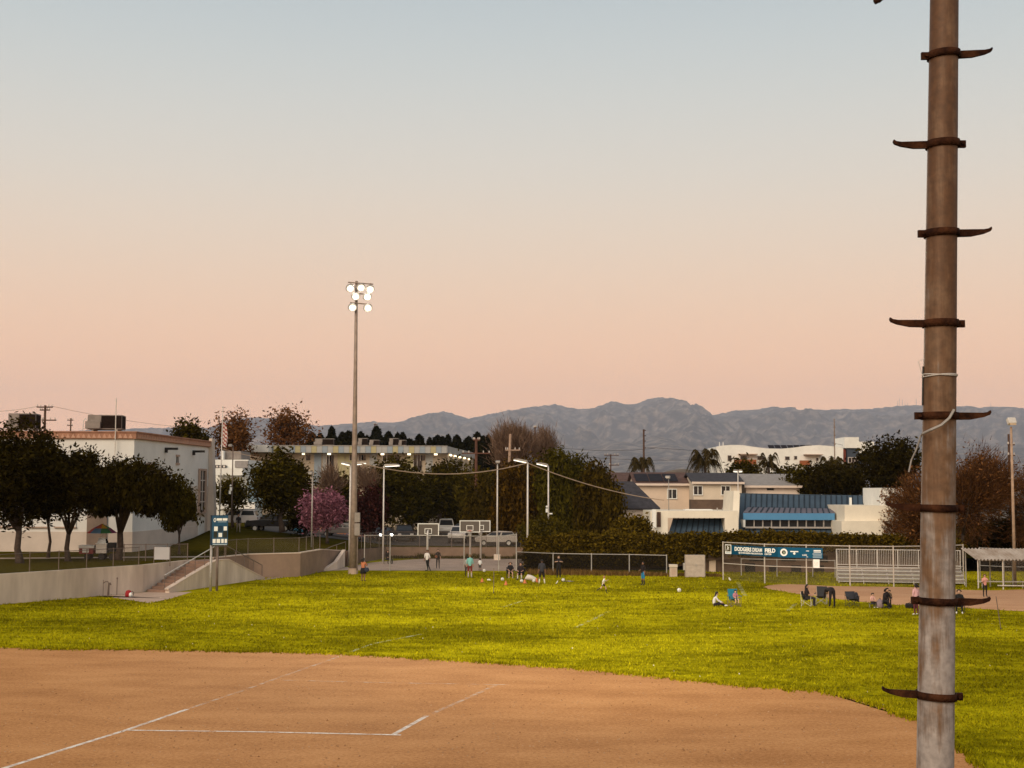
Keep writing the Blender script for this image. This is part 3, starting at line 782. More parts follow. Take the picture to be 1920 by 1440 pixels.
r_ = thing('whip_antenna', 'thin whip antenna rising past the hall cornice', 'antenna', (XC - 1.45, YC - .32, Z0 + 5.5)); mb = MB(); mb.tube([(0, 0, 0), (0, 0, 6.8)], .04, 5); mb.build('mast', M['galvbright'], r_)
mb = MB(); mb.box(-.06, .06, .05, .13, .6, .7); mb.build('bracket', M['galv'], r_)
r_ = thing('roof_ladder', 'small hooped roof ladder beside the air conditioner', 'ladder', A(160, 803, 112).xy.to_3d() + Vector((0, 0, zr)))
mb = MB(); mb.tube([(-.22, 0, 0), (-.14, 0, 1.0), (0, 0, 1.15), (.14, 0, 1.0), (.22, 0, 0)], .03, 5); mb.build('hoop', M['galvbright'], r_)
mb = MB(); mb.tube([(-.2, 0, .3), (.2, 0, .3)], .025, 5); mb.build('rung', M['galvbright'], r_)
# ------------------------------------------------------------------ school with coloured panels
YS = 190.0
s0 = A(462, 835, YS); s1 = A(838, 835, YS); ze = s0.z; e2 = A(888, 849, 226)
root = thing('school_building', 'long school building with yellow and blue fascia panels', 'building', (s0.x, YS, 1.0))
zc = A(650, 849, YS).z
M['schoolwall'] = mat('school_wall', (.44, .36, .27), .85, .08, .6)
mb = MB(); mb.prism([(s0.x, YS + 1.6), (s1.x, YS + 1.6), (e2.x, 226), (s0.x, 226)], 0, zc); mb.build('wall', M['schoolwall'], root, world=True)
mb = MB(); mb.prism([(s0.x, YS), (s1.x, YS), (e2.x + .3, 226.2), (s0.x, 226.2)], zc + .002, ze - .05); mb.build('roof_slab', M['greyroof'], root, world=True)
pc = [mat('panel_grey', (.36, .36, .35), .6, .04, 1), mat('panel_yellow', (.40, .355, .20), .6, .04, 1), mat('panel_blue', (.26, .31, .36), .6, .04, 1)]
npn = 37; pw = (s1.x - s0.x) / npn
pm = []
for k in range(3):
    mb = MB(); mb.box(.02, pw - .02, -.07, -.004, 0, ze - zc - .05); pm.append(mb.build('fascia_panel', pc[k], root))
seq = [0, 1, 2, 0, 2, 1, 0, 0, 2, 1, 2, 0, 1, 0, 2, 0, 1, 2]
used = set()
for i in range(npn):
    k = seq[i % len(seq)]
    o = pm[k]
    if k in used:
        o = pm[k].copy(); COL.objects.link(o)
    used.add(k); o.location = (pw * i, 0, zc - 1.0)
mb = MB(); mb.box(s0.x - .1, s1.x + .1, YS - .14, YS + .3, ze - .04, ze + .04); mb.build('parapet_trim', M['galv'], root, world=True)
# side fascia panels
for i in range(12):
    a = Vector((s1.x, YS, 0)).lerp(Vector((e2.x + .3, 226.2, 0)), i / 12); b = Vector((s1.x, YS, 0)).lerp(Vector((e2.x + .3, 226.2, 0)), (i + .96) / 12)
    mb = MB(); mb.extr([(a.x + .01, a.y, zc + .05), (b.x + .01, b.y, zc + .05), (b.x + .01, b.y, ze - .02), (a.x + .01, a.y, ze - .02)], (.07, 0, 0)); mb.build('side_panel', pc[0], root, world=True)
for px in (578, 617, 622, 660, 677, 682, 722, 730, 738, 745, 780, 787, 793):
    a = A(px - 4, 849.5, YS + 1.58); z1 = zc - .25
    long_ = px in (617, 622, 780, 787)
    mb = MB(); mb.box(a.x, a.x + .58, YS + 1.5, YS + 1.58, zc - (2.4 if long_ else 1.0), z1); w_ = mb.build('window', M['glass'], root, world=True)
    mb = MB(); mb.box(a.x - .07, a.x - .003, YS + 1.47, YS + 1.57, zc - (2.45 if long_ else 1.05), z1); mb.build('frame', M['frame'], w_, world=True)
for px, c in ((596, 2), (612, 0), (640, 1), (655, 1), (700, 0), (770, 1), (805, 0)):
    a = A(px, 849, YS + 1.56); mb = MB(); mb.box(a.x - .5, a.x + .5, YS + 1.53, YS + 1.59, zc - 4.5, zc - .05); mb.build('wall_panel', pc[c], root, world=True)
lampbox = []
for px in (568, 617, 717, 767, 817):
    a = A(px, 850, YS + .5); mb = MB(); mb.obox(Vector((a.x, YS + .6, zc - .16)), .45, .3, .22); mb.build('soffit_lamp', M['walllamp'], root, world=True)
for t in (.1, .25, .42, .6, .78):
    q = Vector((s1.x, YS, 0)).lerp(Vector((e2.x, 226, 0)), t); mb = MB(); mb.obox(Vector((q.x + .12, q.y, zc - .2)), .3, 1.6, .2); mb.build('wall_lamp', M['walllamp'], root, world=True)
a = A(466, 848, YS - 1); b = A(508, 835, YS - 1)
mb = MB(); mb.box(a.x, b.x, YS - 3, YS - .2, a.z, b.z); mb.build('white_canopy', M['white'], root, world=True)
for (p0, p1, yt, lb) in ((592, 627, 822, 'wide pale box unit standing alone on the school roof'), (673, 690, 821, 'tall pale unit on the school roof behind the light tower mast'), (694, 712, 824, 'lower unit beside the tall one behind the light tower mast'), (731, 748, 821, 'tall unit of the pair nearest the power pole on the school roof'), (749, 762, 824, 'narrow low unit of the pair nearest the power pole on the school roof')):
    c = A((p0 + p1) / 2, 834, YS + 6); w_ = (p1 - p0) / PX(YS + 6); hgt = (834 - yt) / PX(YS + 6) + .3
    hvac(lb, (c.x, YS + 6, ze - .05), w_, 1.6, hgt, 0, 'units along the school roof')
# ------------------------------------------------------------------ white office seen past the hall
YO = 168
o0 = A(398, 862, YO)
root = thing('white_office', 'white office block with balconies between the hall and school', 'building', (o0.x, YO, 2))
def fb(name, p0, p1, y0, y1, dep, m, par, dy=0):
    a, b = A(p0, y1, YO + dy), A(p1, y0, YO + dy)
    mb = MB(); mb.box(a.x, b.x, YO + dy, YO + dy + dep, a.z, b.z); return mb.build(name, m, par, world=True)
fb('wall', 396, 466, 862, 1000, 10, M['white'], root, 2)
fb('penthouse', 416, 452, 846, 861.5, 6, M['hvac'], root, 4)
fb('penthouse_side', 414, 419, 845, 861.5, 5, M['white'], root, 3)
fb('balcony_slab', 398, 455, 878, 891, 3, M['white'], root, -1.01)
fb('window_band', 400, 424, 872, 877, .3, M['glass'], root, 1.6)
fb('upper_panel', 440, 465, 864, 877, .4, M['greyroof'], root, 1.55)
fb('blue_wall', 468, 500, 904, 950, 6, mat('blue_panel', (.20, .28, .34), .7, .1, 1), root, 1.0)
fb('canopy', 402, 478, 942, 954, 4, M['white'], root, -2)
fb('awning', 440, 474, 956, 968, 1.5, mat('awning', (.35, .20, .16), .8, .1, 1), root, -3.6)
for px in (405, 411, 418): fb('pane', px, px + 4, 873, 876.5, .1, M['frame'], root, 1.45)
# ------------------------------------------------------------------ houses on the right
def house(name, label, d, px0, px1, yridge, yeave, ywall, wallm, roofm, wins=(), rdep=5.0, wpx=None):
    a, b = A(px0, yeave, d), A(px1, yeave, d); zr_ = A(px0, yridge, d + rdep).z; ze_ = a.z
    wa, wb = (A(wpx[0], yeave, d), A(wpx[1], yeave, d)) if wpx else (a, b)
    root = thing(name, label, 'house', (a.x, d, 1.0))
    mb = MB(); mb.box(wa.x + .25, wb.x - .25, d + .45, d + 2 * rdep - .4, .5, ze_ - .02); mb.build('wall', wallm, root, world=True)
    # gable triangle walls + two roof slabs
    rf = MB(); rf.add([(a.x, d, ze_), (b.x, d, ze_), (b.x, d + rdep, zr_), (a.x, d + rdep, zr_), (a.x, d, ze_ + .16), (b.x, d, ze_ + .16), (b.x, d + rdep, zr_ + .16), (a.x, d + rdep, zr_ + .16)],
                      [(0, 3, 2, 1), (4, 5, 6, 7), (0, 1, 5, 4), (1, 2, 6, 5), (3, 0, 4, 7)])
    rf.add([(a.x, d + rdep, zr_), (b.x, d + rdep, zr_), (b.x, d + 2 * rdep, ze_), (a.x, d + 2 * rdep, ze_), (a.x, d + rdep, zr_ + .16), (b.x, d + rdep, zr_ + .16), (b.x, d + 2 * rdep, ze_ + .16), (a.x, d + 2 * rdep, ze_ + .16)],
           [(0, 3, 2, 1), (4, 5, 6, 7), (1, 2, 6, 5), (2, 3, 7, 6), (3, 0, 4, 7)])
    rf = rf.build('roof', roofm, root, world=True)
    g = MB()
    for x in (wa.x + .3, wb.x - .55): g.extr([(x, d + .5, ze_ - .02), (x, d + 2 * rdep - .5, ze_ - .02), (x, d + rdep, zr_ - .05)], (.25, 0, 0))
    g.build('gable', wallm, root, world=True)
    mb = MB(); mb.box(a.x, b.x, d - .05, d - .004, ze_ - .08, ze_ + .16); mb.build('fascia', M['palewall'], root, world=True)
    for (p0, p1, y0, y1) in wins:
        q0, q1 = A(p0, y1, d + .45), A(p1, y0, d + .45)
        mb = MB(); mb.box(q0.x, q1.x, d + .40, d + .445, q0.z, q1.z); w_ = mb.build('window', M['glass'], root, world=True)
        for (fa, fb_) in ((q0.x - .08, q0.x), (q1.x, q1.x + .08), ((q0.x + q1.x) / 2 - .035, (q0.x + q1.x) / 2 + .035)):
            mb = MB(); mb.box(fa, fb_, d + .34, d + .398, q0.z, q1.z); mb.build('frame', M['white'], w_, world=True)
        mb = MB(); mb.box(q0.x - .1, q1.x + .1, d + .32, d + .44, q0.z - .1, q0.z - .003); mb.build('sill', M['white'], w_, world=True)
        mb = MB(); mb.box(q0.x - .08, q1.x + .08, d + .34, d + .44, q1.z + .003, q1.z + .1); mb.build('head', M['white'], w_, world=True)
    return root
hA = house('beige_house', 'pinkish two storey house with solar panels on its brown roof', 152, 1188, 1298, 888, 909, 960, M['pinkwall'], M['brownroof'], [(1252, 1268, 918, 934)])
sm_ = mat('solar_cell', (.022, .020, .026), .8, .15, 2, spec=.1)
for k in range(3):
    p0 = A(1192 + 27 * k, 906, 153); p1 = A(1192 + 27 * k + 25, 906, 153); zr_ = A(1188, 888, 157).z; ze_ = A(1188, 909, 152).z; sl = (zr_ - ze_) / 5
    mb = MB(); mb.extr([(p0.x, 152.7, ze_ + .17 + .7 * sl + .05), (p1.x, 152.7, ze_ + .17 + .7 * sl + .05), (p1.x, 155.9, ze_ + .17 + 3.9 * sl + .05), (p0.x, 155.9, ze_ + .17 + 3.9 * sl + .05)], (0, 0, .05)); mb.build('solar_panel', sm_, hA, world=True)
hB = house('beige_house', 'cream house with black shingle roof and dark covered porch', 148, 1297, 1396, 889, 906, 960, M['cream'], M['darkroof'], [(1301, 1316, 912, 927), (1353, 1368, 912, 927)])
q0, q1 = A(1296, 957, 146.8), A(1368, 937, 146.8)
mb = MB(); mb.box(q0.x, q1.x, 146.8, 148.44, q0.z, q1.z); mb.build('porch', M['brownwall'], hB, world=True)
hC = house('pale_house', 'pale pink low house under a grey shingle roof', 150, 1396, 1505, 891, 913, 930, M['palewall'], M['greyroof'])
q0 = A(1438, 917, 150.4)
mb = MB(); mb.box(q0.x, q0.x + .75, 150.38, 150.44, q0.z - .12, q0.z + .1); mb.build('vent', M['dark'], hC, world=True)
hD = house('brown_roofed_house', 'far house with red brown roof beside the weeping trees', 175, 1130, 1200, 888, 905, 960, M['pinkwall'], M['brownroof'])
# the dark hipped roof in front of the beige house
d_ = 138; p_ = [A(1128, 905, d_ + 4), A(1187, 905, d_ + 4), A(1238, 955, d_), A(1110, 955, d_)]
root = thing('grey_roofed_shed', 'single storey building under a steep dark grey roof', 'building', (p_[3].x, d_, .9))
mb = MB(); mb.extr(p_, (0, .0, .14)); bk = [Vector((q.x, q.y + 8 if i > 1 else q.y + .001, q.z)) for i, q in enumerate(p_)]
mb.add([p_[0], p_[1], (p_[2].x, d_ + 8, p_[2].z), (p_[3].x, d_ + 8, p_[3].z)], [(0, 1, 2, 3)])
mb.add([p_[1] + Vector((0, 0, .05)), p_[2] + Vector((0, 0, .05)), (p_[2].x, d_ + 8, p_[2].z)], [(0, 1, 2)])
mb.build('roof', M['darkroof'], root, world=True)
mb = MB(); mb.box(p_[3].x + .4, p_[2].x - .4, d_ + .5, d_ + 7.5, .5, p_[3].z - .05); mb.build('wall', M['palewall'], root, world=True)
# ------------------------------------------------------------------ recreation centre with blue roofs
YR = 124.0
root = thing('recreation_centre', 'cream recreation building with blue standing seam metal roofs', 'building', (A(1222, 960, YR).x, YR, .9))
def rb(name, p0, p1, y0, y1, d0, dep, m, par=None):
    a, b = A(p0, y1, d0), A(p1, y0, d0)
    mb = MB(); mb.box(a.x, b.x, d0, d0 + dep, a.z, b.z); return mb.build(name, m, par or root, world=True)
# front low wing: a white box whose face holds a sloping blue roof panel
rb('parapet_wall', 1240, 1384, 958, 971, YR, 8, M['offwhite'])
rb('end_wall', 1220, 1252, 958, 1045, YR + .004, 7, M['offwhite'])
rb('end_wall', 1359.5, 1384, 971.2, 1045, YR + .004, 7, M['offwhite'])
rb('post', 1223, 1230, 955, 990, YR - .8, .3, M['white'])
rb('door', 1232, 1239, 960, 988, YR - .1, .08, M['wood'])
def seamroof(name, tl, tr, br, bl, n, m, par):
    """metal roof pans with a raised seam on each joint"""
    pn = (tr - tl).cross(bl - tl).normalized()
    if pn.y > 0: pn = -pn
    for i in range(n):
        a, b = tl.lerp(tr, i / n), tl.lerp(tr, (i + 1) / n); c, d = bl.lerp(br, (i + 1) / n), bl.lerp(br, i / n)
        mb = MB(); mb.extr([a, b, c, d], -pn * .06); mb.build('roof_pan', m, par, world=True)
        if i:
            w = (tr - tl).normalized() * .055
            mb = MB(); mb.extr([a - w + pn * .003, a + w + pn * .003, d + w + pn * .003, d - w + pn * .003], pn * .07); mb.build('seam', M['blueseam'], par, world=True)
seamroof('low', A(1262, 971.5, YR + 2.2), A(1360, 972.5, YR + 2.2), A(1359, 1012, YR - .4), A(1250, 1012, YR - .4), 10, M['blueroof'], root)
# tall battered white fin
f0 = [A(1371, 1010, YR + .9), A(1384.5, 1010, YR + .9), A(1387, 920, YR + 3), A(1376, 920, YR + 3)]
mb = MB(); mb.extr(f0, (0, 6, 0)); mb.build('fin_wall', M['offwhite'], root, world=True)
# main steep roof
seamroof('main', A(1388, 926, YR + 7.5), A(1648, 931, YR + 7.5), A(1652, 1012, YR + 1.6), A(1384, 1010, YR + 1.6), 26, M['blueroof'], root)
mb = MB(); q0, q1 = A(1386, 927, YR + 7.6), A(1650, 932, YR + 7.6); mb.box(q0.x, q1.x, YR + 7.58, YR + 13, .5, q0.z - .1); mb.build('rear_wall', M['offwhite'], root, world=True)
mb = MB(); mb.extr([A(1386, 924.5, YR + 7.45), A(1650, 929.5, YR + 7.45), A(1650, 932, YR + 7.45), A(1386, 927, YR + 7.45)], (0, .5, 0)); mb.build('ridge_cap', M['blueroof'], root, world=True)
# the long dormer: flared roof, bright fascia, strip of panes
dm = rb('dormer_fascia', 1394, 1565, 962.5, 974.5, YR + 2.4, .25, M['bluefascia'])
tl, tr, br_, bl = A(1402, 951, YR + 5.2), A(1562, 953.5, YR + 5.2), A(1566, 962.3, YR + 2.5), A(1393.5, 960.5, YR + 2.5)
seamroof('dormer', tl, tr, br_, bl, 16, mat('worn_blue_roof', (.12, .105, .13), .5, .1, 1), root)
rb('dormer_cheek', 1393.5, 1397.5, 974.7, 988.5, YR + 2.42, 1.5, M['white']); rb('dormer_cheek', 1561.5, 1565.5, 974.7, 991, YR + 2.42, 1.5, M['white'])
rb('sill', 1397.6, 1561.4, 988, 990.5, YR + 2.5, .9, M['galv'])
for i in range(10):
    p0 = 1397.8 + 16.3 * i
    w_ = rb('clerestory_pane', p0 + 1.2, p0 + 15.4, 975.2, 987.6, YR + 2.9, .06, M['glass'])
    if i: rb('mullion', p0 - .9, p0 + .9, 975, 987.9, YR + 2.7, .25, M['galv'])
rb('white_block', 1584, 1700, 948, 977, YR - .5, 7, M['offwhite']); rb('white_block', 1579, 1702, 977.3, 1050, YR - 1.2, 8, M['offwhite'])
rb('tower_block', 1650, 1720, 915, 947.7, YR + .5, 6, M['white'])
rb('vent_pipe', 1593, 1597, 933, 947.5, YR + 1, .18, M['white'])
rb('roof_hatch', 1285, 1336, 955, 957.6, YR + 3, 1.5, M['white'])
for px in (1344, 1354): rb('vent_pipe', px, px + 2, 952, 957.6, YR + 2, .1, M['galv'])
# lower brown facade under the ivy
rb('lower_wall', 1296, 1800, 1038, 1100, YR - 8.4, .4, M['brownwall'])
for (p0, p1, y0, y1) in ((1397, 1416, 1056, 1072), (1442, 1457, 1060, 1074), (1484, 1502, 1060, 1075), (1527, 1545, 1060, 1076), (1465, 1492, 1040, 1052), (1405, 1432, 1040, 1052), (1536, 1552, 1042, 1054)):
    rb('dark_window', p0, p1, y0, y1, YR - 8.5, .08, M['dark'])
rb('facade_pier', 1330, 1342, 1040, 1082, YR - 8.7, .28, M['pinkwall'])
# ------------------------------------------------------------------ wavy white apartments
YW = 260.0
root = thing('wavy_apartments', 'white apartment block with a wavy roofline below the mountains', 'building', (A(1344, 900, YW).x, YW, 0))
top = [(1343.5, 838), (1350, 836), (1370, 834), (1392, 834.5), (1415, 838), (1440, 841), (1465, 841.5), (1490, 839), (1510, 836), (1535, 834.5), (1560, 836.5), (1581, 840)]
mb = MB(); mb.extr([A(p[0], p[1], YW) for p in top] + [A(1581, 960, YW), A(1343.5, 960, YW)], (0, 14, 0)); mb.build('wall', M['white'], root, world=True)
def wb_(name, p0, p1, y0, y1, m, dy=-.15, dep=.14, par=None):
    a, b = A(p0, y1, YW), A(p1, y0, YW); mb = MB(); mb.box(a.x, b.x, YW + dy, YW + dy + dep, a.z, b.z); return mb.build(name, m, par or root, world=True)
for (p0, p1, y0, y1) in ((1364.5, 1371, 854, 864), (1420, 1432, 855, 862), (1472, 1480, 856, 862), (1489, 1494, 855, 861), (1530, 1534, 858, 864), (1388, 1400, 855, 862)):
    w_ = wb_('window', p0, p1, y0, y1, M['glass']); wb_('frame', p0 - .8, p0 - .05, y0 - .6, y1 + .6, M['frame'], -.2, .16, w_)
wb_('awning', 1384, 1418, 851.2, 852.6, M['surround'], -1.6, 1.55); wb_('awning', 1506, 1540, 852, 853.2, M['surround'], -1.6, 1.55)
wb_('balcony', 1376, 1416, 862, 870, mat('orange_balcony', (.28, .09, .035), .8, .1, 1), -1.2, 1.1); wb_('balcony', 1499, 1516, 863.5, 872, mat('orange_balcony', (.28, .09, .035), .8, .1, 1), -1.2, 1.1)
for k in range(7):
    a, b = A(1440 + 12 * k, 841, YW + 5), A(1451 + 12 * k, 834.5, YW + 5); mb = MB(); mb.extr([(a.x, YW + 4, a.z), (b.x, YW + 4, a.z), (b.x, YW + 5.4, b.z), (a.x, YW + 5.4, b.z)], (0, .06, .03)); mb.build('solar_panel', sm_, root, world=True)
for px in (1353, 1360): wb_('vent_pipe', px, px + 1, 828, 837, M['white'], 3, .15)
wb_('red_panel', 1581.2, 1591, 842, 875, mat('red_panel', (.36, .10, .07), .8, .08, 1), 2, 10)
wb_('blue_block', 1591.2, 1622, 840, 880, mat('slate_panel', (.045, .06, .085), .7, .08, 1), 1, 10)
wb_('stair_block', 1585, 1612, 819.5, 839.8, M['white'], .6, 8); wb_('upper_block', 1612.2, 1640, 828, 850, M['white'], .4, 8)
wb_('bay_window', 1592, 1611, 857, 868, M['frame'], .7, .25)
for px in (1593, 1599, 1605): wb_('pane', px, px + 4.5, 858, 867, M['glass'], .6, .08)
# ------------------------------------------------------------------ painted mural wall and blue canopy by the parked cars
mu = bpy.data.materials.new('mural'); mu.use_nodes = True; t = mu.node_tree; b = t.nodes['Principled BSDF']; b.inputs['Roughness'].default_value = .9
tc = t.nodes.new('ShaderNodeTexCoord'); vo = t.nodes.new('ShaderNodeTexNoise'); vo.inputs['Scale'].default_value = .8; vo.inputs['Detail'].default_value = 3; vo.inputs['Distortion'].default_value = 2.5
t.links.new(tc.outputs['Object'], vo.inputs['Vector']); rp = t.nodes.new('ShaderNodeValToRGB'); rp.color_ramp.interpolation = 'CONSTANT'
cs = [(0, (.04, .03, .04)), (.36, (.42, .16, .08)), (.46, (.10, .11, .20)), (.52, (.50, .23, .13)), (.60, (.07, .04, .03)), (.66, (.34, .32, .20))]
for i, (p, c) in enumerate(cs):
    e = rp.color_ramp.elements[i] if i < 2 else rp.color_ramp.elements.new(p); e.position = p; e.color = c + (1,)
t.links.new(vo.outputs['Fac'], rp.inputs[0]); t.links.new(rp.outputs[0], b.inputs['Base Color'])
q0, q1 = A(572, 985, 152), A(706, 985, 152)
root = thing('mural_wall', 'street wall covered in orange and violet painted mural', 'wall', (q0.x, 152, T(q0.x, 152)))
n_m = 5
for i in range(n_m):
    x0, x1 = q0.x + (q1.x - q0.x) * i / n_m, q0.x + (q1.x - q0.x) * (i + 1) / n_m
    zt_ = A(600 + 20 * i, 984 + 3 * i, 152).z
    mb = MB(); mb.box(x0, x1 - .004, 152, 152.25, T(x0, 152) - 1, zt_); mb.build('wall_panel', mu, root, world=True)
root = thing('blue_canopy', 'bright blue tarpaulin canopy stretched between parked vehicles', 'canopy', A(555, 1000, 148))
mb = MB(); a, b_, c, d = A(534, 980, 149.5), A(574, 988, 149.5), A(570, 1001, 147), A(535, 995, 147)
mb.extr([a, b_, c, d], (0, 0, .05)); mb.build('tarpaulin', mat('blue_tarp', (.03, .22, .34), .5, .1, 2), root, world=True)
mb = MB(); mb.extr([d, c, c + Vector((0, 0, -1.3)), d + Vector((0, 0, -1.1))], (0, .04, 0)); mb.build('side_sheet', mat('blue_tarp_dark', (.035, .09, .15), .5, .2, 2), root, world=True)
for q in (a, b_, c, d):
    mb = MB(); mb.tube([q, (q.x, q.y, T(q.x, q.y) - .1)], .03, 5); mb.build('leg', M['galv'], root, world=True)
# ------------------------------------------------------------------ trees
def unit(n, g):
    v = g.normal(0, 1, (n, 3)); return v / np.linalg.norm(v, axis=1)[:, None]
def leaf_quads(P, size, g, up=0.3, elong=1.5):
    n = len(P); N = unit(n, g); N[:, 2] = np.abs(N[:, 2]) + up; N /= np.linalg.norm(N, axis=1)[:, None]
    U = np.cross(N, unit(n, g)); U /= (np.linalg.norm(U, axis=1)[:, None] + 1e-9); Wd = np.cross(N, U)
    s = (size * (.6 + .8 * g.random(n)))[:, None]
    V = np.stack([P - U * s * .5 * elong, P - Wd * s * .32 , P + U * s * .5 * elong, P + Wd * s * .32], 1)
    return V.reshape(-1, 3), np.arange(4 * n).reshape(-1, 4)
def hang_quads(P, size, g, L):
    """strands hanging from points P: chains of narrow leaves"""
    out = []
    for k in range(L):
        q = P.copy(); q[:, 2] -= k * size * 1.05; q[:, :2] += g.normal(0, size * .10 * (1 + .3 * k), (len(P), 2)); out.append(q[g.random(len(P)) < 1 - .5 * k / L])
    P = np.concatenate(out); n = len(P)
    a = g.random(n) * 6.28; s = size * (.7 + .6 * g.random(n)); w = s * .26
    D = np.stack([g.normal(0, .25, n), g.normal(0, .25, n), -np.ones(n)], 1); Sx = np.stack([np.cos(a), np.sin(a), np.zeros(n)], 1)
    V = np.stack([P, P + D * s[:, None] * .5 + Sx * w[:, None], P + D * s[:, None], P + D * s[:, None] * .5 - Sx * w[:, None]], 1)
    return V.reshape(-1, 3), np.arange(4 * n).reshape(-1, 4)
def lobes(cx, cz, w, dep, h, n, g, flat=.0):
    L = []
    for i in range(n):
        v = unit(1, g)[0]; r = .74 * g.random() ** .4
        s = (.20 + .19 * g.random())
        L.append((v[0] * w / 2 * r * 1.15, v[1] * dep / 2 * r * 1.15, cz + v[2] * h / 2 * r * 1.1, w * s, dep * s, h * s * .85))
    return L
def sample_lobes(L, n, g, clump=.16, shell=.72, per=14):
    wts = np.array([l[3] * l[5] for l in L]); wts /= wts.sum()
    nc = max(1, n // per)
    k = g.choice(len(L), nc, p=wts); LA = np.array(L)[k]
    v = unit(nc, g); r = shell + (1 - shell) * g.random(nc); inner = g.random(nc) < .22; r[inner] = g.random(inner.sum()) ** .5 * shell
    C = LA[:, :3] + v * LA[:, 3:6] * r[:, None]
    P = np.repeat(C, per, 0) + g.normal(0, 1, (nc * per, 3)) * clump
    return P
def trunk_mesh(base, L, g, r0, fork, m, root, lean=0, nl=6, name='trunk'):
    mb = MB()
    b = Vector((0, 0, -.2)); f = Vector((lean, 0, fork))
    mid = b.lerp(f, .5) + Vector((g.normal(0, .12), g.normal(0, .1), 0))
    mb.tube([b, Vector((mid.x * .4, mid.y * .4, fork * .2)), mid, f], [r0 * 1.35, r0, r0 * .85, r0 * .75], 9)
    o = mb.build(name, m, root, smooth=True)
    order = sorted(L, key=lambda l: -l[3])[:nl]
    for l in order:
        c = Vector(l[:3]); c.z = max(c.z, fork + .3)
        m1 = f.lerp(c, .45) + Vector((g.normal(0, .25), g.normal(0, .25), g.normal(.1, .2)))
        mb = MB(); mb.tube([f - Vector((0, 0, .15)), m1, c], [r0 * .62, r0 * .36, r0 * .10], 6)
        for q in range(3):
            v = unit(1, g)[0]; e = c + Vector((v[0] * l[3], v[1] * l[4], abs(v[2]) * l[5])) * .85
            mb.tube([m1.lerp(c, .4 + .2 * q), c.lerp(e, .5) + Vector((0, 0, .1)), e], [r0 * .2, r0 * .1, .012], 4)
        mb.build('limb', m, o, smooth=True)
    return o
TREE_N = 0
def tree(name, label, px, ytop, ybot, wpx, d, z0, lm, nleaf=9000, size=.26, style='leaf', bx=None, nl=9, r0=None, fork=None, group=None, seed=None, clump=None, bark=None, nlimb=6, cat='tree'):
    global TREE_N
    TREE_N += 1; g = np.random.default_rng(seed or 100 + TREE_N)
    top, bot = A(px, ytop, d), A(px, ybot, d); w = wpx / PX(d); h = top.z - bot.z
    x0 = A(bx if bx is not None else px, ybot, d).x
    root = thing(name, label, cat, (x0, d, z0), 0, group)
    cz = (top.z + bot.z) / 2 - z0; cx = top.x - x0
    L = [(l[0] + cx, l[1], l[2], l[3], l[4], l[5]) for l in lobes(0, cz, w, w * .8, h, int(nl * 1.6) + 2, g)]
    # stretch lobes so the set fills the box
    Ar = np.array(L); lo = (Ar[:, 2] - Ar[:, 5]).min(); hi = (Ar[:, 2] + Ar[:, 5]).max(); xl = (Ar[:, 0] - Ar[:, 3]).min(); xh = (Ar[:, 0] + Ar[:, 3]).max()
    kz = (h - .5) / (hi - lo); kx = (w - .4) / (xh - xl)
    Ar[:, 2] = (bot.z - z0) + (Ar[:, 2] - lo) * kz; Ar[:, 5] *= kz; Ar[:, 0] = cx - w / 2 + (Ar[:, 0] - xl) * kx; Ar[:, 3] *= kx
    L = [tuple(a) for a in Ar]
    r0 = r0 or max(.1, w * .03); fork = fork or max(.6, (bot.z - z0) * .9)
    bk = bark or M['bark']
    trunk_mesh(None, L, g, r0, fork, bk, root, nl=nlimb, lean=cx * .15)
    clump = clump or size * 1.4
    if style == 'leaf':
        V, Q = leaf_quads(sample_lobes(L, nleaf, g, clump), size, g)
    elif style == 'weep':
        P = sample_lobes(L, nleaf // 7, g, clump, .6, 5)
        V1, Q1 = hang_quads(P, size * 1.4, g, 7)
        V2, Q2 = leaf_quads(sample_lobes(L, nleaf // 3, g, clump), size, g)
        V = np.concatenate([V1, V2]); Q = np.concatenate([Q1, Q2 + len(V1)])
        keep = V[Q][:, :, 2].min(1) > (bot.z - z0 - .15 + .5 * np.sin(V[Q][:, 0, 0] * 2.1)); Q = Q[keep]
    elif style == 'sparse':
        V, Q = leaf_quads(sample_lobes(L, nleaf, g, size * 2.2, .35, 6), size, g)
    elif style == 'twig':
        C = np.array([cx * .3, 0, fork + .2 * h]); P = sample_lobes(L, nleaf, g, size * 1.2, .25, 8)
        D = P - C; D /= np.linalg.norm(D, axis=1)[:, None] + 1e-9
        D = D + unit(len(P), g) * .55; D[:, 2] += .15; D /= np.linalg.norm(D, axis=1)[:, None]
        S = np.cross(D, unit(len(P), g)); S /= np.linalg.norm(S, axis=1)[:, None]
        ln = (size * (1.5 + 2.5 * g.random(len(P))))[:, None]; wd = size * .085
        V = np.stack([P - D * ln * .5 - S * wd, P - D * ln * .5 + S * wd, P + D * ln * .5], 1).reshape(-1, 3); Q = np.arange(3 * len(P)).reshape(-1, 3)
    c = quick_mesh('crown', V, Q, lm, root)
    stuff(c)
    if style == 'twig' and nleaf > 9000:
        V2, Q2 = leaf_quads(sample_lobes(L, nleaf // 4, g, size * 1.5, .4, 6), size * .7, g)
        stuff(quick_mesh('foliage', V2, Q2, M['leaf_brown'], root))
    return root
Zt = 1.75
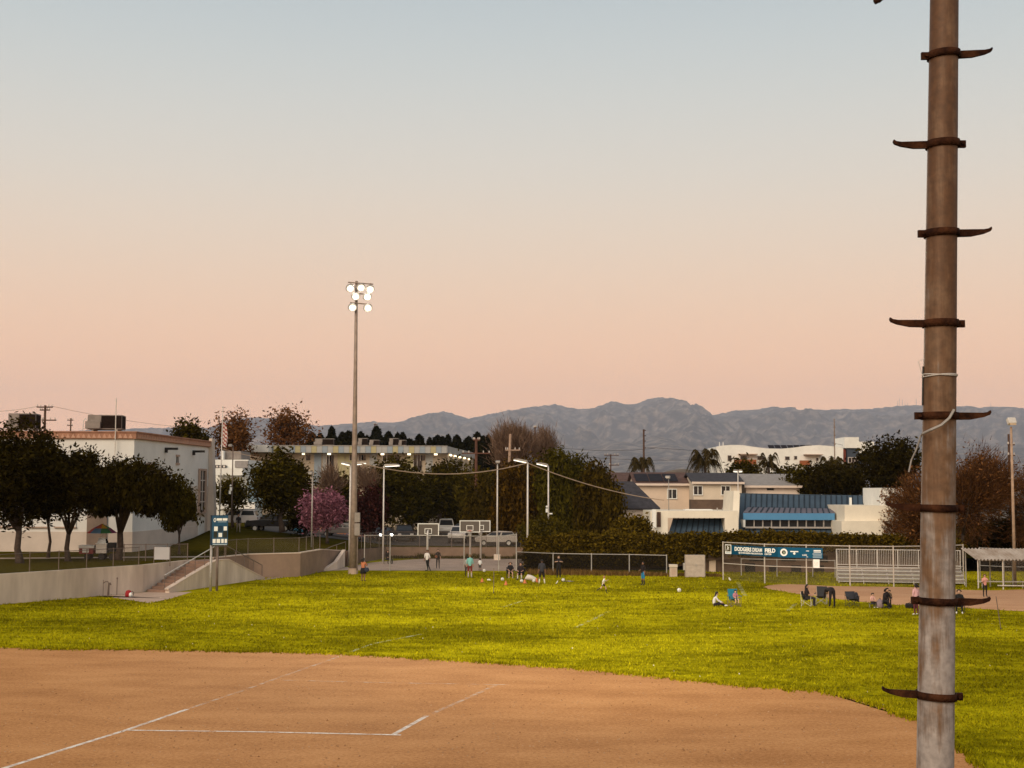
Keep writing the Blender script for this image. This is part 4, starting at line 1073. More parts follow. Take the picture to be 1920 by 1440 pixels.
# terrace trees
tree('broadleaf_tree', 'big dark broadleaf tree overhanging the left end of the white hall', 22, 768, 992, 195, 93, Zt, M['leaf_dark'], 30000, .22, bx=40, nl=15, r0=.26, fork=2.2)
tree('broadleaf_tree', 'dark broadleaf tree with upright trunk left of the snack cart', 132, 828, 978, 165, 95.7, Zt, M['leaf_dark'], 18000, .21, bx=130, nl=10, r0=.20, fork=2.0)
tree('broadleaf_tree', 'spreading dark tree whose trunk stands beside the snack cart', 248, 846, 956, 215, 97.9, Zt, M['leaf_dark'], 30000, .20, bx=223, nl=16, r0=.27, fork=2.0, style='weep')
tree('pepper_tree', 'small drooping tree with slender trunk against the hall side wall', 337, 876, 985, 84, 106, Zt, M['leaf_green'], 12000, .18, bx=337, nl=7, r0=.10, fork=1.6, style='weep')
tree('broadleaf_tree', 'dark tree filling the gap between hall trunks', 85, 800, 975, 120, 100, Zt, M['leaf_dark'], 14000, .21, bx=92, nl=8, r0=.12, fork=2.6)
# behind the hall and the school
tree('broadleaf_tree', 'green round tree showing above the hall roof end', 362, 784, 850, 72, 178, 2, M['leaf_green'], 4200, .36, nl=7)
tree('sycamore_tree', 'rusty brown sycamore behind the flagpole', 438, 762, 885, 92, 182, 2, M['leaf_brown'], 3800, .34, 'sparse', nl=9, bark=M['palewood'])
tree('sycamore_tree', 'rusty brown sycamore above the white school canopy', 545, 766, 850, 98, 205, 2, M['leaf_brown'], 3600, .38, 'sparse', nl=9, bark=M['palewood'])
tree('broadleaf_tree', 'large dark green street tree in front of the school', 530, 836, 968, 125, 132, 2.9, M['leaf_green'], 12000, .30, nl=11, r0=.25, fork=2.4)
tree('broadleaf_tree', 'yellow green small tree beside the white office', 438, 892, 955, 66, 142, 3.0, M['leaf_yellow'], 3500, .28, nl=7, r0=.13)
tree('blossom_tree', 'pink purple blossoming tree left of the light tower', 614, 908, 996, 108, 128, 2.0, M['leaf_pink'], 8000, .20, nl=10, r0=.14, fork=1.2)
tree('plum_tree', 'dark wine red leaved tree right of the light tower', 695, 900, 1006, 80, 140, 1.1, M['leaf_wine'], 6000, .24, nl=8, r0=.14, fork=1.3)
tree('broadleaf_tree', 'dark leaning street tree above the oncoming car', 750, 852, 992, 125, 158, 1.1, M['leaf_green'], 11000, .34, bx=775, nl=10, r0=.38, fork=2.0)
tree('broadleaf_tree', 'dark green street tree behind the basketball boards', 838, 852, 975, 125, 172, 1.1, M['leaf_green'], 10000, .36, bx=822, nl=10, r0=.35, fork=3.0)
tree('bare_shrub', 'bare twiggy tree before the school wall', 625, 862, 925, 62, 150, 1.6, M['twig'], 1800, .30, 'twig', nl=6, r0=.08)
tree('bare_shrub', 'bare twiggy tree beside the light tower lamps', 690, 862, 915, 60, 152, 1.2, M['twig'], 1800, .30, 'twig', nl=6, r0=.08)
tree('broadleaf_tree', 'shadowy tree filling the gap below the big street tree', 572, 905, 1000, 70, 138, 2.2, M['leaf_dark'], 6000, .26, nl=8, r0=.15, fork=1.2)
tree('broadleaf_tree', 'olive tree in front of the school wall behind the blossom tree', 640, 880, 985, 80, 160, 1.4, M['leaf_green'], 6000, .32, nl=8, r0=.15, fork=1.5)
tree('broadleaf_tree', 'dim tree between the wine red tree and leaning street tree', 715, 872, 990, 80, 178, 1.1, M['leaf_dark'], 6000, .34, nl=8, r0=.2, fork=2)
tree('broadleaf_tree', 'dim tree closing the gap behind the white van', 862, 890, 992, 85, 184, 1.1, M['leaf_dark'], 7000, .34, nl=8, r0=.2, fork=1.6)
tree('broadleaf_tree', 'dim tree behind the two dark street trees', 795, 880, 985, 80, 186, 1.1, M['leaf_dark'], 6000, .34, nl=8, r0=.2, fork=2)
# conifers behind the school: three shapes copied
def conifer(h, w, seed):
    g = np.random.default_rng(seed)
    root = thing('conifer_tree', 'dark pointed conifer in the row behind the school roof', 'tree', (0, 0, 0), 0, 'conifers behind the school')
    mb = MB(); mb.tube([(0, 0, -.3), (0, 0, h * .9)], [.25, .05], 6); mb.build('trunk', M['bark'], root)
    n = 6500; z = g.random(n); r = (1 - z) ** .85 * w / 2 * (.45 + .55 * g.random(n)) * (1 + .25 * np.sin(z * 40)); a = g.random(n) * 6.28
    P = np.stack([np.cos(a) * r, np.sin(a) * r, h * (.12 + .9 * z)], 1)
    V, Q = leaf_quads(P, .55, g, .1, 1.3); stuff(quick_mesh('crown', V, Q, M['leaf_conifer'], root)); return root
cons = [conifer(16, 16.0, 1), conifer(14.5, 15.0, 2), conifer(15.5, 14.0, 3)]
cp = [(572, 838), (590, 815), (604, 810), (620, 806), (637, 808), (652, 812), (680, 812), (693, 815), (706, 806), (724, 806), (742, 816), (757, 812), (772, 822), (788, 820), (802, 817), (816, 822), (830, 818), (845, 816), (860, 820), (876, 816), (890, 817), (905, 815), (920, 818), (934, 824)]
for i, (px, yt) in enumerate(cp):
    d = 245 + 7 * math.sin(i * 2.3); t_ = A(px + 5 * math.sin(i * 5.1), yt + 5 * math.sin(i * 3.7), d); c = cons[i % 3]
    if i >= 3: c = dup(c)
    c.location = (t_.x, d, 1.0); k = (t_.z - 1) / ((16, 14.5, 15.5)[i % 3] * 1.02); c.scale = (1.05 + .35 * math.sin(i * 1.7), 1, k); c.rotation_euler = (0, 0, i * 1.3)
tree('broadleaf_tree', 'olive green tree beside the brown power pole', 900, 872, 980, 90, 165, 1.0, M['leaf_yellow'], 6000, .34, nl=8)
tree('bare_tree', 'large leafless tree rising before the mountains', 968, 782, 880, 112, 178, 1.0, M['twig'], 6500, .42, 'twig', nl=9, r0=.3, fork=6)
tree('bare_tree', 'small leafless tree beside the thin utility pole', 1022, 792, 870, 62, 184, 1.0, M['twig'], 2600, .42, 'twig', nl=6, r0=.2, fork=7)
# weeping pepper trees
tree('weeping_tree', 'weeping pepper tree hanging behind the basketball boards', 925, 872, 1012, 120, 152, 1.0, M['leaf_willow'], 15000, .30, 'weep', nl=10, r0=.3, fork=3)
tree('weeping_tree', 'tall weeping pepper tree behind the pair of court lamps', 980, 842, 1012, 115, 145, 1.0, M['leaf_willow2'], 17000, .30, 'weep', nl=11, r0=.35, fork=3)
tree('weeping_tree', 'tallest weeping pepper tree with rounded top', 1062, 822, 1015, 112, 137, 1.0, M['leaf_willow3'], 18000, .28, 'weep', nl=11, r0=.35, fork=3)
tree('weeping_tree', 'weeping pepper tree beside the grey roofed building', 1126, 850, 1012, 100, 134, 1.0, M['leaf_willow'], 16000, .28, 'weep', nl=10, r0=.3, fork=3)
tree('leafy_bush', 'yellow green bush under the court lamp with cameras', 1022, 962, 1020, 100, 126, .9, M['leaf_yellow'], 5000, .22, nl=7, r0=.08, fork=.5, cat='bush')
tree('leafy_bush', 'green bush rising above the ivy by the recreation building', 1188, 962, 1020, 84, 117.6, .9, M['leaf_ivy'], 5000, .24, nl=7, r0=.08, fork=.5, cat='bush')
# right-hand trees
tree('broadleaf_tree', 'dark tree left of the stepped pole before the mountains', 1668, 815, 940, 130, 142, 1.0, M['leaf_dark'], 10000, .30, nl=10, r0=.25)
tree('broadleaf_tree', 'dark hedge like tree behind the blue roof', 1570, 868, 940, 130, 150, 1.0, M['leaf_dark'], 9000, .32, nl=9, r0=.2)
tree('broadleaf_tree', 'dark shrubby tree above the grey shingle roof', 1510, 872, 935, 70, 152, 1.0, M['leaf_green'], 4500, .30, nl=7, r0=.15)
tree('broadleaf_tree', 'dark tree in front of the wavy apartments', 1400, 862, 915, 62, 180, 1.0, M['leaf_green'], 4000, .36, nl=7, r0=.15)
tree('broadleaf_tree', 'low green tree beside the palm before the apartments', 1478, 870, 915, 56, 185, 1.0, M['leaf_green'], 3500, .36, nl=6, r0=.15)
tree('russet_tree', 'tall russet twiggy tree right of the stepped pole', 1835, 818, 1035, 170, 119, .9, M['twigbrown'], 15000, .30, 'twig', nl=13, r0=.2, fork=2.2, bx=1800)
tree('russet_tree', 'russet twiggy tree leaning over the cream walls', 1722, 862, 1030, 120, 114, .9, M['twigbrown'], 9500, .28, 'twig', nl=9, r0=.16, fork=1.6, bx=1735)
tree('russet_tree', 'russet twiggy tree at the far end behind the dugout', 1950, 845, 1040, 150, 121, .9, M['twigbrown'], 11000, .30, 'twig', nl=9, r0=.2, fork=2.0)
tree('broadleaf_tree', 'shadowy evergreen behind the dugout shelter', 1880, 960, 1070, 150, 126, .9, M['leaf_dark'], 6000, .30, nl=8, r0=.15, fork=1.0)
# ------------------------------------------------------------------ palms
def palm(label, px, ytop, ycrown, wpx, d, seed, dense=18):
    g = np.random.default_rng(seed)
    c = A(px, ycrown, d); root = thing('palm_tree', label, 'palm', (c.x, d, .8))
    hz_ = c.z - .8; mb = MB(); mb.tube([(0, 0, -.2), (.1, 0, hz_ * .5), (0, 0, hz_)], [.24, .19, .17], 8); mb.build('trunk', M['bark'], root, smooth=True)
    Lr = wpx / PX(d) / 2; rise = (ycrown - ytop) / PX(d)
    for k in range(dense):
        a = 2 * math.pi * k / dense + g.normal(0, .15); el = .05 + 1.15 * g.random(); pts = []
        for i in range(9):
            t = i / 8
            r = Lr * 1.05 * (t ** .85) * math.cos(el * .6) ; z = rise * 1.5 * math.sin(el) * math.sin(min(1, t * 1.05) * 2.3) - Lr * .95 * t * t * (1.2 - .5 * el)
            pts.append(Vector((math.cos(a) * r, math.sin(a) * r, hz_ + z)))
        mb = MB(); side_ = Vector((-math.sin(a), math.cos(a), 0))
        for i in range(8):
            p, q = pts[i], pts[i + 1]
            for s_ in (-1, 1):
                for j in range(3):
                    b_ = p.lerp(q, j / 3); ll = Lr * (.42 if i > 0 else .15) * (1.15 - .09 * i) * (.8 + .4 * g.random())
                    e = b_ + side_ * s_ * ll * .6 + (q - p).normalized() * ll * .45 + Vector((0, 0, -ll * (.5 + .5 * g.random())))
                    w = (q - p).normalized() * .075; mb.add([b_ - w, b_ + w, e], [(0, 1, 2)])
            mb.add([p - side_ * .03, p + side_ * .03, q + side_ * .02, q - side_ * .02], [(0, 1, 2, 3)])
        mb.build('frond', M['palm'], root, fix=False)
palm('low palm beside the tall bracketed utility pole', 1203, 857, 876, 62, 190, 1, 16)
palm('big queen palm left of the wavy apartments', 1322, 841, 868, 74, 168, 2, 22)
palm('slim palm directly before the wavy apartments', 1441, 848, 876, 50, 172, 3, 15)
palm('wide fan of palm leaves before the red panelled apartment end', 1560, 857, 885, 62, 160, 4, 18)
palm('low palm rising over the dark hedge behind the blue roof', 1600, 868, 892, 60, 158, 5, 16)
# ------------------------------------------------------------------ ivy hedge along the back fence
def ivy(label, pts, n, lm, size=.22, th=.55, seed=3):
    g = np.random.default_rng(seed); P0 = Vector(pts[0][0])
    root = thing('ivy_hedge', label, 'hedge', (P0.x, P0.y, 0))
    seg = []
    for i in range(len(pts) - 1):
        seg.append((Vector(pts[i][0]) - Vector((P0.x, P0.y, 0)), Vector(pts[i + 1][0]) - Vector((P0.x, P0.y, 0)), pts[i][1], pts[i][2], pts[i + 1][1], pts[i + 1][2]))
    ln = np.array([(s[1] - s[0]).length for s in seg]); k = g.choice(len(seg), n // 8, p=ln / ln.sum()); t = g.random(n // 8); C = []
    for kk, tt in zip(k, t):
        s = seg[kk]; p = s[0].lerp(s[1], tt); zb = s[2] + (s[4] - s[2]) * tt; zt_ = s[3] + (s[5] - s[3]) * tt
        zt_ += .22 * noise.noise((p.x * .9, seed, 0)) + .14 * noise.noise((p.x * 2.7, seed, 4)); zb += .35 * noise.noise((p.x * 1.3, seed, 9))
        u = g.random(); z = zb + (zt_ - zb) * (u ** .8); bulge = 1 + .4 * noise.noise((p.x * 1.2, z * 1.2, seed))
        C.append((p.x + g.normal(0, .1), p.y + (g.random() - .65) * th * 2 * bulge, z))
    P = np.repeat(np.array(C), 8, 0) + g.normal(0, .13, (len(C) * 8, 3))
    V, Q = leaf_quads(P, size, g, .2, 1.2); stuff(quick_mesh('foliage', V, Q, lm, root))
    mb = MB()
    for s in seg:
        zb0_, zb1_ = max(-.1, s[2] - .4), max(-.1, s[4] - .4)
        mb.add([s[0] + Vector((0, .35, zb0_)), s[1] + Vector((0, .35, zb1_)), (s[1].x, s[1].y + .35, s[5] - .35), (s[0].x, s[0].y + .35, s[3] - .35), s[0] + Vector((0, .5, zb0_)), s[1] + Vector((0, .5, zb1_)), (s[1].x, s[1].y + .5, s[5] - .35), (s[0].x, s[0].y + .5, s[3] - .35)],
               [(0, 1, 2, 3), (4, 7, 6, 5), (3, 2, 6, 7), (0, 3, 7, 4), (1, 5, 6, 2)])
    mb.build('backing_wall', M['brownwall'], root)
    return root
YH = 114.6
hx = lambda px, Y: Vector((A(px, 1000, Y).x, Y, 0))
ivy('dense ivy covered fence behind the small cabinets', [(hx(985, YH + 1), .2, A(985, 1012, YH).z), (hx(1080, YH + .6), .4, A(1080, 1001, YH).z), (hx(1180, YH), .6, A(1180, 1002, YH).z), (hx(1300, YH), 1.0, A(1300, 1001, YH).z)], 26000, M['leaf_ivy'], seed=3)
ivy('ivy covered wall top behind the baseball banner', [(hx(1300, YH + .02), 1.3, A(1300, 1001, YH).z), (hx(1450, YH), 1.75, A(1450, 998, YH).z), (hx(1620, YH), 1.95, A(1620, 1005, YH).z), (hx(1740, YH), 2.0, A(1740, 1011, YH).z), (hx(1800, YH), 2.0, A(1800, 1016, YH).z)], 26000, M['leaf_ivy'], seed=4)
# creepers on the cream blocks
g = np.random.default_rng(12); Pz = []
for i in range(260):
    px = 1655 + 60 * g.random() ** .7; y0 = 917 + 85 * g.random(); p = A(px, y0, YR - 1.35 if y0 > 950 else YR + .42); Pz.append(p)
Pz = np.array(Pz); Pz = np.repeat(Pz, 12, 0) + g.normal(0, .22, (len(Pz) * 12, 3)) * np.array([1, .12, 1])
r_ = thing('wall_creeper', 'dry brown creeper on the cream blocks of the recreation building', 'plant', (Pz[:, 0].mean(), YR - 1.35, 0))
V, Q = leaf_quads(Pz - np.array([r_.location.x, r_.location.y, 0]), .16, g); stuff(quick_mesh('foliage', V, Q, M['leaf_brown'], r_))
mb = MB()
for i in range(14):
    a = Vector((A(1670 + 3.6 * i, 1000, YR - 1.28).x, YR - 1.24, -.05)); pts = [a]
    for k in range(5): pts.append(pts[-1] + Vector((g.normal(0, .35), 0, .8 + .3 * g.random())))
    mb.tube(pts, [.035, .03, .025, .02, .015, .01], 4)
mb.build('stems', M['bark'], r_, world=True)
# dry weeds at the foot of the fence
n = 5200; k = g.random(n); fx = A(990, 1078, 111).x + (A(1350, 1083, 110).x - A(990, 1078, 111).x) * k
fy = 111.2 - 1.6 * k + g.normal(0, .35, n); h = .15 + .45 * g.random(n) * np.clip(1.2 - k, .3, 1); a = g.random(n) * 6.28
V = np.zeros((n, 3, 3)); V[:, 0] = np.stack([fx - .03 * np.cos(a), fy - .03 * np.sin(a), 0 * h], 1); V[:, 1] = np.stack([fx + .03 * np.cos(a), fy + .03 * np.sin(a), 0 * h], 1); V[:, 2] = np.stack([fx + g.normal(0, .12, n), fy + g.normal(0, .12, n), h], 1)
stuff(tag(quick_mesh('dry_weeds', V.reshape(-1, 3), np.arange(3 * n).reshape(-1, 3), M['dryweeds']), 'dry brown weeds along the foot of the back fence', 'weeds'))
n = 2600; fx = -12 + 16 * g.random(n); fy = 137.0 - 1.2 * g.random(n); h = .15 + .5 * g.random(n) * (.4 + .6 * (np.sin(fx * 1.3) > .3)); a = g.random(n) * 6.28
V = np.zeros((n, 3, 3)); V[:, 0] = np.stack([fx - .05 * np.cos(a), fy - .05 * np.sin(a), 0 * h], 1); V[:, 1] = np.stack([fx + .05 * np.cos(a), fy + .05 * np.sin(a), 0 * h], 1); V[:, 2] = np.stack([fx + g.normal(0, .12, n), fy + g.normal(0, .1, n), h], 1)
stuff(tag(quick_mesh('weed_strip', V.reshape(-1, 3), np.arange(3 * n).reshape(-1, 3), M['leaf_green']), 'green weeds along the foot of the court wall', 'weeds'))
# ------------------------------------------------------------------ chain-link fences
def uvpanel(name, a, b, za0, za1, zb0, zb1, m, par):
    me = bpy.data.meshes.new(name); off = Vector((0, 0, 0)); p = par
    while p is not None: off += p.location; p = p.parent
    L = (Vector((b[0], b[1], 0)) - Vector((a[0], a[1], 0))).length
    me.from_pydata([tuple(Vector(q) - off) for q in ((a[0], a[1], za0), (b[0], b[1], zb0), (b[0], b[1], zb1), (a[0], a[1], za1))], [], [(0, 1, 2, 3)])
    uv = me.uv_layers.new(name='UVMap')
    for i, c in enumerate(((0, za0), (L, zb0), (L, zb1), (0, za1))): uv.data[i].uv = c
    me.materials.append(m); o = bpy.data.objects.new(name, me); COL.objects.link(o); o.parent = par; return o
def fence(label, pts, h, m_post, r=.035, link='link', mid=None, top=True, zf=None, spacing=None, tops=None, bottom=False):
    """pts: base points of posts (x,y,z)"""
    P = [Vector(p) for p in pts]
    if spacing:
        Q = [P[0]]
        for i in range(len(P) - 1):
            n = max(1, round((P[i + 1] - P[i]).length / spacing))
            Q += [P[i].lerp(P[i + 1], k / n) for k in range(1, n + 1)]
        P = Q
    if zf: P = [Vector((p.x, p.y, zf(p.x, p.y))) for p in P]
    root = thing('chain_link_fence', label, 'fence', P[0])
    hs = tops or [h] * len(P)
    for p, hh in zip(P, hs):
        mb = MB(); mb.tube([p - Vector((0, 0, .1)), p + Vector((0, 0, hh + .06))], r, 6); mb.build('post', m_post, root, world=True)
    for i in range(len(P) - 1):
        a, b = P[i], P[i + 1]; ha, hb = hs[i], hs[i + 1]
        if top:
            mb = MB(); mb.tube([a + Vector((0, 0, ha)), b + Vector((0, 0, hb))], r * .75, 6); mb.build('top_rail', m_post, root, world=True)
        if mid:
            mb = MB(); mb.tube([a + Vector((0, 0, ha * mid)), b + Vector((0, 0, hb * mid))], r * .7, 6); mb.build('mid_rail', m_post, root, world=True)
        if link:
            uvpanel('wire_mesh', (a.x, a.y), (b.x, b.y), a.z + .03, a.z + ha, b.z + .03, b.z + hb, M[link], root)
    return root
zt = lambda x, y: T(x, y)
M['galvmid'] = mat('weathered_galvanised', (.48, .43, .38), .6, .12, 5, metal=.15)
fence('chain link fence along the white retaining wall top', [(-49, 47.4, 1.75), (-36.1, 69, 1.75), (-30.2, 81.1, 1.75), (-24.55, 90.6, 1.8)], 1.15, M['rail'], .03, spacing=2.4)
fence('low chain link fence on the tan wall above the rubbish bin', [(-21.7, 99.6, 1.8), (-20.2, 105.35, 1.8), (-16.65, 107.7, 1.8), (-15.9, 114, 1.8)], 1.2, M['rail'], .03, spacing=1.9)
fence('chain link gate fence at the head of the stairs', [(-27, 95.8, 1.76), (-24.2, 96.6, 1.76), (-22.9, 97.2, 1.76)], 1.15, M['rail'], .035, spacing=1.5)
# white board wired to the fence
r_ = thing('notice_panel', 'blank pale panel wired to the terrace fence', 'panel', A(302, 1040, 92.8)); mb = MB(); a, b = A(289, 1049, 92.8), A(318, 1026, 92.8); mb.box(a.x, b.x, 92.8, 92.84, a.z, b.z); mb.build('panel', mat('grey_panel', (.40, .39, .40), .7, .05, 1), r_, world=True)
mb = MB()
for x in (a.x - .03, b.x + .03): mb.tube([(x, 92.86, 1.6), (x, 92.86, b.z + .05)], .03, 5)
mb.build('post', M['rail'], r_, world=True)
# court fence (front): posts seen at 731, 800, 870, 935, 968
cf = [(G(683, 1070), 2.95), (G(731, 1070), 2.95), (G(800, 1070.3), 2.95), (G(870, 1070.5), 2.93), (G(935, 1071), 2.90), (G(968, 1071), 3.1)]
fence('tall chain link fence in front of the basketball court', [c[0] for c in cf], 2.9, M['galv'], .045, mid=None, tops=[c[1] for c in cf], link='link')
cf2 = [G(968.5, 1071), G(1037, 1075), G(1109, 1076.5), G(1180, 1077.5), G(1250, 1079.5)]
fence('dark screened lower fence under the ivy', cf2, 1.62, M['galv'], .045, link='screen')
fence('dark chain link fence along the street above the court wall', [(-14.4, 124, 1.3), (-12.4, 137.3, 1.08), (-6, 137.75, 1.06), (4.4, 138.3, 1.06)], 1.5, M['rail'], .03, link='linkdark', spacing=3.0)
# backstop
bp = [G(1356, 1087), G(1434, 1093.5), G(1512.5, 1096.5), G(1594, 1099), G(1676, 1100), G(1752, 1098), G(1807, 1095)]
bs = fence('tall backstop fence carrying the long blue banner', bp, 2.86, M['galvmid'], .05, mid=.44, link='link')
fence('low chain link fence behind the backstop', [G(1390, 1079.5), G(1457, 1081), G(1524, 1082.5), G(1566, 1083.5)], 1.35, M['galv'], .04, link=None)
fence('chain link fence behind the dugout', [G(1838, 1093), G(1883, 1096), G(1935, 1097), G(1990, 1098)], 2.6, M['galv'], .045, mid=.5)
# ------------------------------------------------------------------ banner
def txt(body, size, m, parent, loc, rot, depth=.004, bold=.0, align='LEFT', sx=1.0, name='lettering'):
    cu = bpy.data.curves.new('lettering', 'FONT'); cu.body = body; cu.size = size; cu.extrude = depth; cu.offset = bold; cu.align_x = align; cu.resolution_u = 3
    o = bpy.data.objects.new('lettering_tmp', cu); COL.objects.link(o)
    dg = bpy.context.evaluated_depsgraph_get(); me = bpy.data.meshes.new_from_object(o.evaluated_get(dg))
    bpy.data.objects.remove(o)
    me.materials.clear(); me.materials.append(m)
    q = bpy.data.objects.new(name, me); COL.objects.link(q); q.parent = parent; q.location = loc; q.rotation_euler = rot; q.scale = (sx, 1, 1)
    return q
M['banner'] = mat('banner_vinyl', (.004, .058, .115), .8, .06, 1, spec=.1)
M['banner2'] = mat('banner_vinyl_light', (.008, .085, .17), .8, .06, 1, spec=.1)
M['ink'] = mat('white_print', (.85, .86, .84), .6, 0, 1)
M['inkgrey'] = mat('grey_print', (.40, .50, .58), .6, 0, 1)
M['blackink'] = mat('black_print', (.02, .025, .02), .6, 0, 1)
# long banner follows the fence: the first bays 0..2 and part of the third; split on the post lines
def fpoint(s):     # s in metres along the backstop from its first post
    acc = 0
    for i in range(len(bp) - 1):
        L = (bp[i + 1] - bp[i]).length
        if s <= acc + L or i == len(bp) - 2: return bp[i].lerp(bp[i + 1], (s - acc) / L), math.atan2(bp[i + 1].y - bp[i].y, bp[i + 1].x - bp[i].x)
        acc += L
L0, L1, L2 = (bp[1] - bp[0]).length, (bp[2] - bp[1]).length, (bp[3] - bp[2]).length
def bframe(i, shift=.13):
    a, b = bp[i], bp[i + 1]; ang = math.atan2(b.y - a.y, b.x - a.x); nrm = Vector((math.sin(ang), -math.cos(ang), 0))
    return a + nrm * shift, ang
ban = thing('banner', 'long blue banner reading DODGERS DREAMFIELD on the backstop', 'banner', bp[0] + Vector((0, 0, 1.9)))
def pl_(name, bay, s0, s1, z0, z1, m, off=.13, th=.02, par=ban):
    o, ang = bframe(bay, off); e = bpy.data.meshes.new(name)
    mb = MB(); mb.box(s0, s1, -th, 0, z0, z1); q = mb.build(name, m, par)
    q.location = o - par.location if par == ban else (0, 0, 0); q.location.z = -1.9 if par == ban else 0; q.rotation_euler = (0, 0, ang); return q
def place(q, bay, s, z, off):
    o, ang = bframe(bay, off); p = o + Vector((math.cos(ang), math.sin(ang), 0)) * s
    q.location = (p.x - ban.location.x, p.y - ban.location.y, z - 1.9); q.rotation_euler = (R(90), 0, ang)
k0 = L0 / 78.0     # metres of fence per photograph pixel in bay 0
k1 = L1 / 78.5; k2 = L2 / 81.5
zb0, zb1 = 1.98, 2.68
pl_('banner_sheet', 0, 19 * k0, L0 + .06, zb0, zb1, M['banner'])
pl_('banner_sheet', 1, -.05, 26.5 * k1, zb0 - .02, zb1 - .003, M['banner'], .133)
pl_('banner_sheet', 1, 26.5 * k1 + .003, L1 + .06, zb0 - .04, zb1, M['banner2'])
pl_('banner_sheet', 2, -.05, 32 * k2, zb0 - .06, zb1 - .003, M['banner2'], .133)
def fit(body, size, width, bold):
    q = txt(body, size, M['ink'], ban, (0, 0, 0), (0, 0, 0), .004, bold); w = max(v.co.x for v in q.data.vertices) - min(v.co.x for v in q.data.vertices); q.scale = (width / w, 1, 1); return q
# foundation badge: pale square with a dark panel and a small figure of strokes
pl_('badge_board', 0, 7 * k0, 18.7 * k0, zb0 + .02, zb1 + .03, M['ink'])
pl_('badge_panel', 0, 8.1 * k0, 17.7 * k0, zb0 + .22, zb1 - .02, mat('badge_dark', (.07, .06, .03), .6, 0, 1), .152)
for (u0, v0, u1, v1, w) in ((11.5, .33, 13.2, .52, .05), (13.2, .50, 14.6, .34, .045), (12.9, .52, 12.2, .62, .07), (12.6, .54, 15.2, .50, .035), (11.5, .33, 10.6, .27, .04)):
    o, ang = bframe(0, .176); mb = MB(); a, b = Vector((u0 * k0, 0, zb0 + v0)), Vector((u1 * k0, 0, zb0 + v1)); d = (b - a).normalized(); s = Vector((-d.z, 0, d.x)) * w / 2
    mb.extr([a - s, b - s, b + s, a + s], (0, -.006, 0)); q = mb.build('badge_figure', M['ink'], ban); q.location = (o.x - ban.location.x, o.y - ban.location.y, -1.9); q.rotation_euler = (0, 0, ang)
for kk in range(4):
    pl_('badge_print', 0, (8.6 + 2.3 * kk) * k0, (10.3 + 2.3 * kk) * k0, zb0 + .07, zb0 + .17, M['inkgrey'], .152, .004)
q = fit('DODGERS', .40, 31.4 * k0, .016); place(q, 0, 25.2 * k0, zb0 + .30, .154)
q = fit('DREAM', .40, 17.4 * k0, .010); place(q, 0, 58.6 * k0, zb0 + .30, .154)
q = fit('FIELD', .40, 19.8 * k1, .016); place(q, 1, 1.8 * k1, zb0 + .30, .154)
q = fit('@ EVERGREEN RECREATION', .16, 44 * k0, .004); place(q, 0, 33.0 * k0, zb0 + .11, .154)
q = fit('CENTER', .16, 13 * k1, .004); place(q, 1, 1.4 * k1, zb0 + .11, .154)
def disc(r, bay, s, z, off, m, n=24, sx=1.0):
    mb = MB(); mb.extr([(r * sx * math.cos(2 * math.pi * i / n), r * math.sin(2 * math.pi * i / n), 0) for i in range(n)], (0, 0, .004)); q = mb.build('emblem', m, ban); place(q, bay, s, z, off)
disc(.275, 1, 38 * k1, zb0 + .33, .152, M['ink']); disc(.155, 1, 38 * k1, zb0 + .33, .158, M['blackink']); disc(.10, 1, 38.4 * k1, zb0 + .31, .164, mat('emblem_green', (.28, .36, .27), .6, 0, 1), sx=.55)
def bars(bay, s0, s1, z, h, m=M['ink']): pl_('small_print', bay, s0 * k1, s1 * k1, z, z + h, m, .152, .004)
bars(1, 50, 65, zb0 + .37, .075); disc(.09, 1, 57.5 * k1, zb0 + .27, .154, M['ink'], 8)
q = txt('LA84', .16, M['ink'], ban, (0, 0, 0), (0, 0, 0), .003, .003); place(q, 1, 72.2 * k1, zb0 + .12, .154)
bars(2, 0.5, 6, zb0 + .45, .045); bars(2, -1.5 + 2, 4, zb0 + .03, .03)
for kk, (a, b, z, h) in enumerate(((14, 27, .52, .07), (14, 27, .42, .06), (12, 29, .32, .03), (12, 29, .25, .03), (13, 28, .19, .03), (12.5, 28.5, .10, .03), (12.5, 28.5, .03, .03))): bars(2, a, b, zb0 - .04 + z, h, M['ink'] if kk < 2 else M['inkgrey'])
nb = thing('number_sign', 'small white sign with faint numerals below the banner end', 'sign', bp[2]); o, ang = bframe(2, .09)
nb.location = o; nb.rotation_euler = (0, 0, ang)
mb = MB(); mb.box(13.5 * k2, 25.5 * k2, -.02, 0, 1.24, 1.86); mb.build('board', M['ink'], nb)
q = txt('50', .42, mat('faint_print', (.42, .38, .30), .7, 0, 1), nb, (14.8 * k2, -.024, 1.40), (R(90), 0, 0), .002, -.012, sx=.72)
